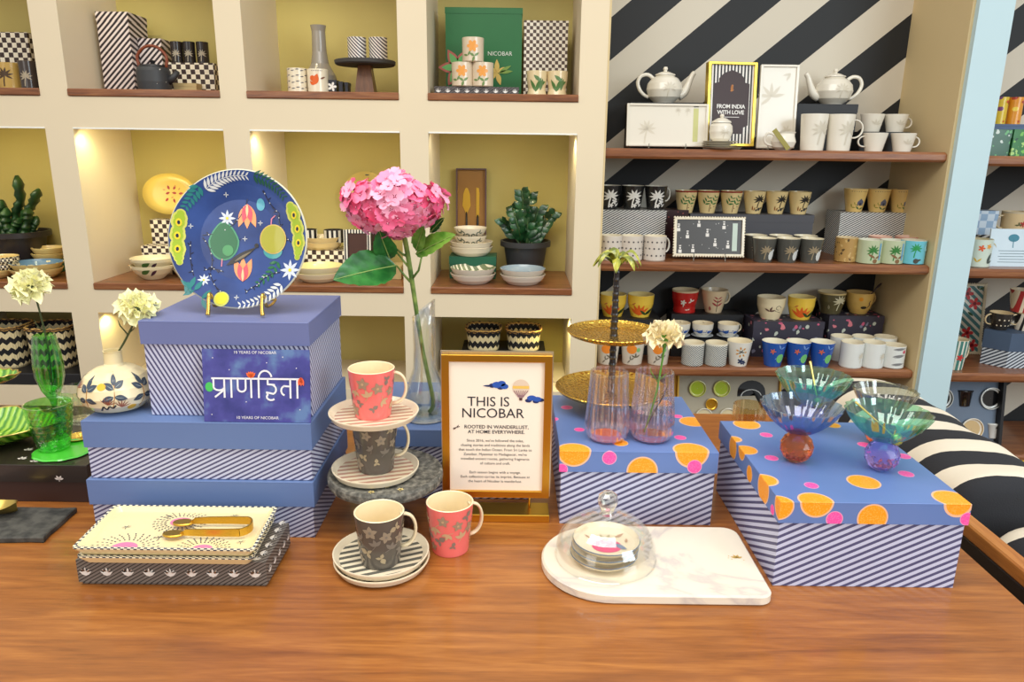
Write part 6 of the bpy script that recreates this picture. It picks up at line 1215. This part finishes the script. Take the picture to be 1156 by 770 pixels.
bowl('upper of two shallow cream bowls partly hidden by the blue plate', 223, 2.74, NW1+.018, .082, .032, CB_, CB_, 'shallow cream bowls', None, .6, key='shal')
# -- middle row, third niche
sbox('wide chequered box under the two beige dishes right of the blue plate', 330, 405, 2.79, .13, NW1, PY(365, 283, 2.80).z, CK)
zc = PY(365, 283, 2.80).z
bowl('lower of two shallow beige dishes on the chequered box', 364, 2.852, zc, .077, .030, CM((222, 196, 140)), CM((216, 196, 150)), 'beige dishes', None, .7, key='beige')
bowl('upper of two shallow beige dishes on the chequered box', 364, 2.852, zc+.018, .077, .030, None, None, 'beige dishes', None, .7, key='beige')
cups('bwcup', [347, 377], 2.852, zc+.024, (.038, .030, .050), stripes((34, 32, 34), (230, 226, 214), (1, .2, 0), .018, .5, .3), CM((60, 56, 52)), None, None, 'black and white patterned cups', 'on beige dishes beside the blue plate', 'black and white cups', 'cup', 'cup', prof=straight)
_fl = lambda q, pr: q.decal([leaf(.012, .006, k, (k*.016-.05, .0)) for k in range(7)], onlathe(pr, -1.5, .034), mat((90, 110, 60), .35))
bowl('lower of two wide cream bowls in the niche behind the hydrangea', 360, 2.70, NW1, .090, .036, CM((236, 222, 184)), CM((240, 226, 160)), 'wide cream bowls', None, .62, key='wide')
bowl('upper of two wide cream bowls in the niche behind the hydrangea', 360, 2.70, NW1+.021, .090, .036, None, None, 'wide cream bowls', None, .62, key='wide')
bowl('small cream bowl with dark sprigs under the dark hydrangea leaf', 414, 2.685, NW1, .052, .040, CM((236, 226, 196)), CM((236, 222, 180)), None, lambda q, pr: q.decal([leaf(.022, .006, a) for a in (.4, 1.2, 2, 2.8)], onlathe(pr, -1.6, .012), mat((90, 60, 80), .35)), .5)
sbox('beige carton at the right end of the niche behind the hydrangea', 436, 453, 2.74, .10, NW1, NW1+.05, mat((200, 180, 130), .6))
t = thing('picture_frame', 'black and white striped upright frame hidden behind the hydrangea', 'frame', (XF(402, 2.76, 1.0), 2.775, NW1)); t.rotation_euler = (-.08, 0, 0); q = MB(); q.box(-.042, .042, .004, .012, .0, .175, mat((70, 40, 32), .5)); q.build('panel', t); q = MB(); SS = stripes((28, 28, 32), (230, 226, 216), (1, 0, 0), .011, .5)
q.box(-.052, -.036, 0, .015, 0, .18, SS, .001); q.box(.036, .052, 0, .015, 0, .18, SS, .001); q.box(-.036, .036, 0, .015, .166, .18, SS, .001); q.box(-.036, .036, 0, .015, 0, .012, SS, .001); q.build('frame', t)
t = thing('dinner_plate', 'round cream plate with dark leaf rim half hidden behind the hydrangea', 'plate', (XF(414, 2.94, 1.14), 2.94, 1.165)); t.rotation_euler = (PI/2-.14, 0, 0); q = MB(); q.lathe([(.001, 0), (.055, 0), (.093, .012), (.093, .0135), (.056, .003), (.001, .003)], CM((214, 190, 110)), 48); q.decal([leaf(.03, .012, a, (.078*math.cos(b), .078*math.sin(b))) for a, b in ((1.2, 2.4), (2.4, 3.0), (1.9, 3.7), (.5, 1.6))], lambda s, u: (s, u, .0105), mat((50, 50, 40), .4)); q.build('dish', t)
sbox('tall dark riser box under the round cream plate behind the hydrangea', 413, 436, 2.958, .028, NW1, 1.165-.093-.004, mat((60, 40, 34), .5), name='display_riser')
# -- middle row, fourth niche
xg0, xg1 = XF(515, 2.945, 1.1), XF(549, 2.945, 1.1); zg1 = PY(530, 190, 2.96).z
sbox('plain dark riser box hidden under the cake server box', 516, 548, 2.918, .06, NW1, NW1+.115, mat((60, 46, 40), .5), name='display_riser')
t = thing('cutlery_box', 'upright open box holding a gold cake server and knife', 'box', ((xg0+xg1)/2, 2.945, NW1+.1155)); t.rotation_euler = (-.06, 0, 0); W_ = (xg1-xg0)/2; H_ = zg1-NW1-.1155
q = MB(); DB = mat((92, 66, 70), .5); q.box(-W_, -W_+.005, -.012, .014, 0, H_, DB); q.box(W_-.005, W_, -.012, .014, 0, H_, DB); q.box(-W_+.005, W_-.005, -.012, .014, 0, .005, DB); q.box(-W_+.005, W_-.005, -.012, .014, H_-.005, H_, DB); q.build('case', t); q = MB(); q.box(-W_+.005, W_-.005, .004, .012, .005, H_-.005, mat((150, 104, 40), .5)); q.build('lining', t)
GS2 = gold((226, 180, 70), .35); q = MB(); q.prism([(x_, y_) for x_, y_ in [(-.003, .0), (.003, .0), (.016, .03), (.013, .075), (.006, .095), (0, .1), (-.006, .095), (-.013, .075), (-.016, .03)]], 0, .002, GS2, 0, Matrix.Translation((-W_*.32, .003, H_*.40)) @ Matrix.Rotation(PI/2, 4, 'X')); q.tube([(-W_*.32, 0, H_*.10), (-W_*.32, 0, H_*.25), (-W_*.32, 0, H_*.42)], [.005, .004, .0025], mat((30, 28, 26), .4), 8)
tag(q.build('cake_server'), 'gold cake server with black handle in the upright box', 'cake server'); o1 = bpy.data.objects['cake_server']; o1.location = t.location; o1.rotation_euler = t.rotation_euler
q = MB(); q.prism([(-.006, 0), (.006, 0), (.007, .09), (.004, .11), (-.006, .112)], 0, .002, GS2, 0, Matrix.Translation((W_*.42, .003, H_*.36)) @ Matrix.Rotation(PI/2, 4, 'X')); q.tube([(W_*.42, 0, H_*.08), (W_*.42, 0, H_*.25), (W_*.42, 0, H_*.38)], [.005, .0045, .003], mat((30, 28, 26), .4), 8)
tag(q.build('cake_knife'), 'gold cake knife with black handle in the upright box', 'knife'); o2 = bpy.data.objects['cake_knife']; o2.location = t.location; o2.rotation_euler = t.rotation_euler
zgb = PY(532, 291, 2.74).z
sbox('green box under the stacked bowls in the niche with the potted plant', 507, 560, 2.775, .12, NW1, PY(532, 290, 2.775).z, mat((26, 92, 66), .5)); zgb = PY(532, 290, 2.775).z
BE = CM((232, 220, 196))
bowl('lower of two wide plain bowls on the green box', 532, 2.835 if 0 else 2.83, zgb, .083, .034, BE, BE, 'wide plain bowls on the green box', None, .68, key='wp'); bowl('upper of two wide plain bowls on the green box', 532, 2.83, zgb+.019, .083, .034, None, None, 'wide plain bowls on the green box', None, .68, key='wp')
_vn = lambda q, pr: q.decal([leaf(.016, .005, a+k, (k*.014-.045, .0)) for k in range(7) for a in (.4, 1.8)], onlathe(pr, -1.57, .018), mat((84, 96, 80), .35))
zb5 = zgb+.019+.020
bowl('lower of two small bowls with leafy vines upon the plain bowls', 531, 2.83, zb5, .063, .036, BE, BE, 'small vine bowls', _vn, .62, key='vn'); bowl('upper of two small bowls with leafy vines upon the plain bowls', 531, 2.83, zb5+.030, .063, .036, None, None, 'small vine bowls', None, .62, key='vn')
SI = stripes((120, 130, 96), (240, 230, 206), (1, .9, 0), .026, .4, .3)
def btop(x, y, z, r, mt): pass
bowl('lower of two bowls at the front, left of the blue grey one', 534, 2.70, NW1, .084, .036, CM((226, 216, 200)), BE, 'front bowls left', None, .62, key='fb'); bowl('upper of two front bowls, striped cream and olive inside', 534, 2.70, NW1+.021, .084, .036, CM((226, 216, 200)), SI, None, None, .62)
bowl('lower of two bowls at the front right of the niche, before the plant pot', 590, 2.692, NW1, .084, .036, None, None, 'front bowls left', None, .62, key='fb'); bowl('upper of two front bowls, blue grey inside, before the plant pot', 590, 2.692, NW1+.021, .084, .036, CM((226, 216, 200)), CM((150, 166, 176)), None, None, .62)
# potted zz plant
def pot(t, r, h, mt, rimh=.022):
    q = MB(); q.lathe([(.001, 0), (r*.66, 0), (r*.68, .004), (r*.86, h-rimh), (r*.87, h-rimh), (r, h-rimh+.002), (r, h), (r*.93, h+.0005), (r*.90, h-.02), (.001, h-.02)], mt, 40); q.build('pot', t)
PB = mat((52, 52, 54), .45); LFM = N('glossy_leaf'); LFM = LFM.fin(LFM.ramp(LFM.noise(30, 2), [(.35, lin((14, 48, 26))), (.7, lin((38, 92, 50)))]), .3, 0, .2)
t = thing('potted_plant', 'leafy dark green plant in a dark grey pot in the right niche', 'plant', (XF(593, 2.885, .95), 2.885, NW1)); pot(t, .098, .135, PB); q = MB(); q.lathe([(.001, .117), (.086, .116)], mat((40, 30, 22), .9), 24); q.build('soil', t)
q = MB(); rnd = random.Random(12)
def leafy(q, pts, L, W_, mt, n_, rnd):
    pts = [Vector(p) for p in pts]; q.tube(pts, [.0035]*len(pts), mat((50, 80, 40), .5), 6)
    for k in range(n_):
        f = .12+.88*k/n_; i = min(len(pts)-2, int(f*(len(pts)-1))); g = f*(len(pts)-1)-i; p = pts[i].lerp(pts[i+1], g); ax = (pts[i+1]-pts[i]).normalized(); a = rnd.uniform(-.5, .5)+(PI if k % 2 else 0)
        s_ = Vector((math.cos(a), math.sin(a)*.9-.25, 0)); d = (s_*.75+ax*.75).normalized(); sd = d.cross(Vector((0, -1, .3))).normalized(); l = L*rnd.uniform(.8, 1.15)*(1-.25*f); vs = []
        for u_, w_ in ((0, .1), (.3, .9), (.6, 1), (.85, .5), (1, .02)): vs += [p+d*l*u_+sd*W_*w_/2-Vector((0, 0, .1*l*u_*u_)), p+d*l*u_+Vector((0, -.003*w_, .0)), p+d*l*u_-sd*W_*w_/2-Vector((0, 0, .1*l*u_*u_))]
        q.add(vs, [[3*i_+j, 3*i_+j+1, 3*i_+4+j, 3*i_+3+j] for i_ in range(4) for j in (0, 1)], mt, True)
for (dx, hz_, n_) in ((-.085, .10, 9), (-.05, .15, 11), (-.015, .21, 13), (.012, .245 if 0 else .20, 12), (.045, .14, 11), (.10, .125, 10), (.02, .10, 8), (-.03, .09, 8), (.07, .08, 8)):
    leafy(q, [(dx*.25, rnd.uniform(-.03, .02), .117), (dx*.55, rnd.uniform(-.03, .02), .117+hz_*.4), (dx*.85, rnd.uniform(-.03, .02), .117+hz_*.75), (dx*1.15, rnd.uniform(-.03, .02), .117+hz_)], .052, .028, LFM, n_, rnd)
q.build('foliage', t)
# -- left niche: cactus
t = thing('potted_plant', 'dark green cactus like plant in a black pot at the far left', 'plant', (XF(14, 2.86, 1.0), 2.875, NW1)); pot(t, .125, .15, mat((40, 34, 34), .4)); q = MB(); q.lathe([(.001, .132), (.11, .131)], mat((40, 30, 22), .9), 24); q.build('soil', t)
q = MB(); CAC = N('cactus_skin'); CAC = CAC.fin(CAC.ramp(CAC.noise(30, 3), [(.35, lin((14, 40, 18))), (.7, lin((44, 84, 36)))]), .4, 0, .1)
def cact(pts, R_):
    P = []; Q = []; pts = [Vector(p) for p in pts]
    for i in range(len(pts)-1):
        for k in range(5): f = k/5; P.append(pts[i].lerp(pts[i+1], f)); Q.append(R_*(1.0 if k % 2 else .72))
    P.append(pts[-1]); Q.append(R_*.3); q.tube(P, Q, CAC, 8, flat=.55)
for pp in ([(0, 0, .13), (.02, 0, .22), (.045, 0, .27), (.05, -.01, .36)], [(.03, 0, .13), (.05, 0, .21), (.09, 0, .255), (.125, -.01, .31)], [(-.02, 0, .13), (-.04, 0, .2), (-.06, 0, .27)], [(.05, -.02, .13), (.075, -.02, .19), (.08, -.02, .24)], [(-.01, -.03, .13), (-.02, -.03, .2), (-.01, -.03, .27)], [(.0, -.03, .13), (.03, -.03, .17), (.05, -.03, .2)], [(-.06, -.02, .13), (-.09, -.02, .2), (-.1, -.02, .25)], [(.02, -.04, .13), (.0, -.04, .18), (.01, -.04, .24)], [(.06, 0, .13), (.07, .01, .17), (.10, .0, .20)], [(-.03, -.04, .13), (-.05, -.05, .17), (-.04, -.05, .22)]): cact(pp, .029)
q.build('stems', t)
CW = CM((226, 200, 130))
sbox('flat green box under the beige bowls at the right of the cactus niche', 34, 66, 2.79, .12, NW1, NW1+.035, mat((20, 92, 56), .5))
bowl('lower of two beige bowls at the right of the cactus pot', 55, 2.845 if 0 else 2.84, NW1+.0355, .058, .034, CW, CW, 'beige bowls by the cactus', None, .6, key='cb'); bowl('upper of two beige bowls at the right of the cactus pot', 55, 2.84, NW1+.0355+.022, .058, .034, None, None, 'beige bowls by the cactus', None, .6, key='cb')
bowl('lower of two yellow and blue bowls in front at the far left', 42, 2.69, NW1, .088, .036, CW, CM((230, 206, 140)), 'wide bowls at the far left', None, .6, key='yb'); bowl('upper wide bowl with blue and yellow inside at the far left', 42, 2.69, NW1+.021, .088, .036, CW, floral((90, 130, 160), [(236, 206, 70), (240, 220, 160)], 26, .42), None, None, .6)
CK2 = checker((240, 226, 190), (50, 36, 32), .009, .4)
bowl('wide cream bowl stacked at the left edge under the chequered bowls', -6, 2.69, NW1, .080, .030, CW, CW, None, None, .6)
bowl('lower small bowl with chequered side at the left edge', 2, 2.69, NW1+.031, .056, .024, CK2, CW, 'small chequered bowls', None, .9, key='ckb'); bowl('upper small bowl with chequered side at the left edge', 2, 2.69, NW1+.054, .056, .024, None, None, 'small chequered bowls', None, .9, key='ckb')
# -- top row
def topz(px, py, Y): return PY(px, py, Y).z
sbox('tall chequered box behind the cups in the upper niche at the far left', -40, 39, 2.80, .12, NW2, NW2+.20, CK, zp=1.55)
GP2 = CM((196, 160, 84)); cups('pt1', [12], 2.70, NW2, (.046, .038, .085), GP2, GP2, deco_palm((80, 60, 40), .06), None, 'tan cup with a palm', 'in the upper niche at the far left', None, 'cup', 'cup', prof=flarep)
cups('pt2', [33], 2.675 if 0 else 2.67, NW2, (.030, .027, .090), CM((62, 52, 46)), CM((120, 100, 70)), deco_palm((170, 156, 130), .05), None, 'dark brown cup with a pale palm', 'in the upper niche at the far left', None, 'cup', 'cup', prof=straight)
cups('pt3', [-8], 2.70, NW2, (.030, .026, .085), CM((52, 44, 40)), CM((120, 100, 70)), None, None, 'dark cup cut off by the left edge', 'in the upper niche', None, 'cup', 'cup', prof=straight)
DST = stripes((44, 30, 34), (226, 212, 206), (1, -.3, -1), .020, .5)
sbox('tall dark and white diagonal striped box with small gold motifs', 116, 152, 2.79, .14, NW2, NW2+.27, DST, zp=1.58)
sbox('smaller dark striped box behind the black teapot', 160, 186, 2.84, .10, NW2, NW2+.19, DST, zp=1.58)
t = thing('teapot', 'speckled matt black teapot with its spout to the right in the upper niche', 'teapot', (XF(174, 2.70, 1.57), 2.70, NW2), 0); MBK = floral((56, 58, 60), [(226, 220, 206)], 60, .10, .5, 0)
pr = [(.050, 0), (.053, .003), (.056, .03), (.055, .066), (.050, .078)]; q = MB(); q.lathe([(.001, 0)]+pr+[(.001, .079)], MBK, 36); q.build('body', t); q = MB(); q.lathe([(.001, .0795), (.045, .0795), (.044, .085), (.012, .089), (.006, .092), (.010, .100), (.001, .103)], mat((36, 34, 36), .4), 28); q.build('lid', t)
q = MB(); q.tube([(.048, 0, .035), (.066, 0, .045), (.085, 0, .066)], [.016, .012, .008], mat((48, 48, 50), .5), 12); q.build('spout', t); q = MB(); q.tube([(-.045, 0, .075), (-.05, 0, .115), (-.02, 0, .145), (.02, 0, .145), (.05, 0, .115), (.045, 0, .075)], .005, mat((130, 60, 30), .4), 10); q.build('handle', t, 'brown bail handle')
sbox('dark and cream fine chequered box behind the black teapot spout', 190, 243, 2.80, .12, NW2, NW2+.105, CK, zp=1.56)
sbox('small beige labelled carton in front of the chequered box, upper niche', 196, 222, 2.725 if 0 else 2.745, .05, NW2, NW2+.032, mat((196, 172, 120), .6), zp=1.54)
_p = CM((40, 34, 32)); cups('btum', [200, 214, 229], 2.855, NW2+.1055, (.0215, .018, .075), _p, _p, deco_palm((170, 160, 140), .04), None, 'small black cups', 'upon the chequered box in the upper niche', 'small black cups', 'cup', 'cup', prof=straight)
# second top niche
CW2 = CM((236, 224, 196)); 
def wav(q, pr): q.decal([leaf(.014, .003, .1, (k*.016-.045, .004*(k % 2))) for k in range(6)], onlathe(pr, -1.57, .013), mat((60, 64, 84), .4))
for k in range(4):
    cups('wavec', None, 2.70, NW2+.0195*k, (.034, .028, .0215), CW2, CW2, wav, None, '', '', 'small wave print cups in a pile', 'cup', 'cup', xs=[XF(336, 2.70, 1.56)], prof=straight, labels=[('lowest', 'second', 'third', 'topmost')[k]+' small wave print cup of the pile in the upper niche'])
cups('cockerel', [359], 2.70, NW2, (.036, .028, .078), CW2, CW2, deco_multi([([leaf(.04, .022, 1.2), leaf(.02, .01, 2.4), disc(.010, (-.004, .022), 8)], -1.75, .025, (226, 100, 30)), ([leaf(.02, .006, .4)], -1.1, .045, (120, 70, 40)), ([disc(.0015, (k*.005, 0), 5) for k in range(8)], -1.9, .072, (90, 70, 60))]), None, 'cream cup with an orange bird', 'in the upper niche left of the stone cake stand', None, 'cup', 'cup', prof=straight)
t = thing('bottle_vase', 'plain grey narrow necked vase behind the orange bird cup', 'vase', (XF(362, 2.84, 1.6), 2.84, NW2)); q = MB(); q.lathe([(.001, 0), (.05, 0), (.062, .03), (.055, .07), (.032, .11), (.026, .15), (.024, .22), (.028, .24), (.025, .24), (.022, .22), (.02, .12), (.001, .1)], cer((150, 142, 130)), 36); q.build('body', t)
for k in range(3): sbox(('black box with a white star at the left of three small boxes', 'middle small black box beside the star box', 'right small black box beside the star box')[k], 370+(0, 12, 19)[k], 380+(0, 11, 18)[k]-(0, 4, 5)[k], 2.70, .05, NW2, NW2+(.045, .04, .038)[k], mat((30, 30, 40), .4), zp=1.55, lidh=.01)
q = MB(); q.decal([flower(.016, 5, inner=.3)], lambda s, u: (XF(375, 2.699, 1.55)+s, 2.6992, NW2+.023+u), mat((236, 230, 220), .4)); o = q.build('star_print'); par = [x for x in C.objects if x.get('label', '').startswith('black box with a white star')][0]; o.parent = par; o.matrix_parent_inverse = Matrix.Translation(-Vector(par.location))
t = thing('cake_stand', 'dark stone cake stand on a square wooden foot in the upper niche', 'cake stand', (XF(413, 2.75, 1.58), 2.75, NW2)); q = MB(); q.lathe([(.001, .098), (.10, .098), (.105, .102), (.106, .112), (.103, .114), (.001, .112)], mat((66, 64, 62), .7), 48); q.build('top', t)
q = MB(); q.add([(sx_*a, sy_*a, z) for a, z in ((.034, 0), (.022, .0975)) for sx_, sy_ in ((-1, -1), (1, -1), (1, 1), (-1, 1))], [[0, 1, 5, 4], [1, 2, 6, 5], [2, 3, 7, 6], [3, 0, 4, 7], [3, 2, 1, 0], [4, 5, 6, 7]], wood((60, 34, 18), (110, 68, 36), (140, 90, 50), 'z')); q.build('foot', t)
SM = stripes((70, 60, 66), (232, 226, 216), (1, -.2, 1), .012, .5, .3)
cups('cstr', [403, 427], 2.74, NW2+.1125, (.032, .031, .075), SM, CW2, None, None, 'striped cups', 'on the dark stone cake stand in the upper niche', 'striped cups on the cake stand', 'cup', 'cup', prof=straight)
# third top niche
t = sbox('long low black box with a row of white lotus prints in the upper niche', 490, 586, 2.665, .05, NW2, NW2+.026, stripes((40, 36, 36), (96, 90, 88), (.6, -.6, -1), .008, .7), zp=1.54, lidh=.01)
q = MB()
W_ = (XF(586, 2.665, 1.54)-XF(490, 2.665, 1.54))/2
for k in range(9): q.decal(lotus(.010), lambda s, u, k=k: (-W_*.9+W_*1.8*k/8+s, -.0258, .012+u), WT)
q.build('lotus_print', t, 'white lotus prints')
gz = NW2
t = sbox('large emerald green flower print box at the back of the upper niche', 503, 589, 2.80, .10, NW2, NW2+.30, mat((22, 104, 50), .45), zp=1.58, lidh=.02); W_ = (XF(589, 2.80, 1.58)-XF(503, 2.80, 1.58))/2
q = MB(); g = lambda x_, z_, o=0: (lambda s, u: (x_+s, -.0508-.0003*o, z_+u))
q.decal([leaf(.07, .036, a) for a in (0, 1.05, 2.1, 3.14, 4.2, 5.2)], g(-W_*.68, .10), mat((190, 100, 90), .45)); q.decal([leaf(.058, .024, a) for a in (0, 1.05, 2.1, 3.14, 4.2, 5.2)], g(-W_*.68, .10, 1), mat((110, 190, 110), .45)); q.decal([leaf(.045, .018, a) for a in (.4, 1.6, 2.7, 3.8, 5)], g(W_*.35, .085), mat((214, 180, 90), .45)); q.decal([leaf(.05, .012, a) for a in (.5, .1)], g(W_*.4, .085, 1), mat((120, 150, 60), .45))
q.text('NICOBAR', .020, g(W_*.42, .142, 0), mat((214, 222, 206), .5)); q.build('printed_front', t)
_ob = deco_multi([([flower(.020, 6, inner=.6)], -1.57, .05, (238, 160, 70)), ([leaf(.02, .008, a) for a in (.6, 2.6, 4.4)], -1.4, .018, (110, 140, 80)), ([leaf(.018, .007, a) for a in (1, 3)], -2.0, .02, (110, 140, 80))])
cups('ob', [522, 545], 2.69, NW2+.0265, (.0375, .033, .078), CM((222, 204, 176)), CM((232, 214, 180)), _ob, None, 'cream cups with orange roses', 'on the long lotus print box', 'cream and orange cups', 'cup', 'cup', prof=straight)
cups('ob', None, 2.69, NW2+.0265+.0795, (.034, .030, .078), None, None, None, None, '', '', 'cream and orange cups', 'cup', 'cup', xs=[XF(534, 2.69, 1.65)], labels=['cream cup with orange rose stacked on top of the other two'])
sbox('tall fine chequered box at the right end of the upper niche', 590.5, 640, 2.80, .10, NW2, NW2+.26, checker((236, 228, 210), (84, 66, 56), .0115), zp=1.58, lidh=.02)
_gv = deco_multi([([leaf(.05, .014, 1.2), leaf(.045, .012, 2.0), leaf(.03, .012, .5, (.01, .02))], -1.7, .012, (80, 120, 60)), ([leaf(.04, .012, 1.4), leaf(.03, .012, 2.4, (0, .03))], -1.2, .016, (96, 130, 80))])
cups('gv', [606, 629], 2.69, NW2, (.036, .033, .080), CM((226, 206, 160)), CM((226, 206, 160)), _gv, None, 'cream cups with green leaves', 'before the fine chequered box', 'cream and green leaf cups', 'cup', 'cup', prof=bowlp)
# -- low row: woven baskets
def basket(label, x, y, z, rx, ry, h, mt, group, key):
    if key in _proto: return dup(_proto[key], (x, y, z), 0, label, group)
    t = thing('woven_basket', label, 'basket', (x, y, z), 0, group); q = MB(); n_ = 44
    def ring(f, zz): return [(f*rx*(abs(math.cos(a))**.62)*(1 if math.cos(a) > 0 else -1), f*ry*(abs(math.sin(a))**.62)*(1 if math.sin(a) > 0 else -1), zz) for a in [2*PI*i/n_ for i in range(n_)]]
    K_ = 14; R_ = [ring(.02, 0)]+[ring(.90+.10*k/K_+.010*(k % 2), h*k/K_) for k in range(K_+1)]+[ring(.93-.05*(1-k/4), h*(1-.2*(4-k)))for k in (4, 3, 2, 1)]+[ring(.85, .006), ring(.02, .006)]
    vs = [p for r_ in R_ for p in r_]; q.add(vs, [[k*n_+i, k*n_+(i+1) % n_, (k+1)*n_+(i+1) % n_, (k+1)*n_+i] for k in range(len(R_)-1) for i in range(n_)], mt, True); q.build('weave', t)
    q = MB(); top = ring(1.0, h); P = [Vector(p)+Vector((0, 0, .003*math.sin(i*2.2))) for i, p in enumerate(top+top[:2])]; q.tube(P, .006, zigzag((80, 50, 34), (222, 176, 96), .01), 8, cap=False); q.build('braided_rim', t); _proto[key] = t; return t
ZG = zigzag((24, 22, 26), (232, 214, 166), .042); zl0 = ROWS[0][0]
zbk = PY(570, 398, 2.70).z
sbox('wide black riser box under the woven baskets in the low right niche', 520, 616, 2.665, .22, zl0+.0005, zbk-.001, BLK, name='display_riser')
for k, px in enumerate((546, 591)):
    x = XF(px, 2.78, zbk+.04); basket(('left', 'right')[k]+' of two zigzag woven baskets behind the gold framed sign', x, 2.78, zbk, .066, .072, .078, ZG, 'zigzag baskets in the right low niche', 'bkR')
q = MB(); x0_, x1_ = -2.10, -1.60; q.box(x0_, x1_, 2.602, 2.98, zl0+.0005, zl0+.045, BLK, .003); tag(q.build('display_riser'), 'long black riser under the woven baskets at the far left', 'riser')
zq0 = zl0+.0455
for k, (px, y) in enumerate(((-46, 2.72), (9, 2.72), (63, 2.72))):
    basket(('woven zigzag basket cut off by the left edge', 'woven zigzag basket in the low left niche, left of the bud vase', 'woven zigzag basket in the low left niche, right behind the bud vase')[k], XF(px, y, zq0+.08), y, zq0, .080, .080, .155, ZG, 'zigzag baskets in the left low niche', 'bkL')
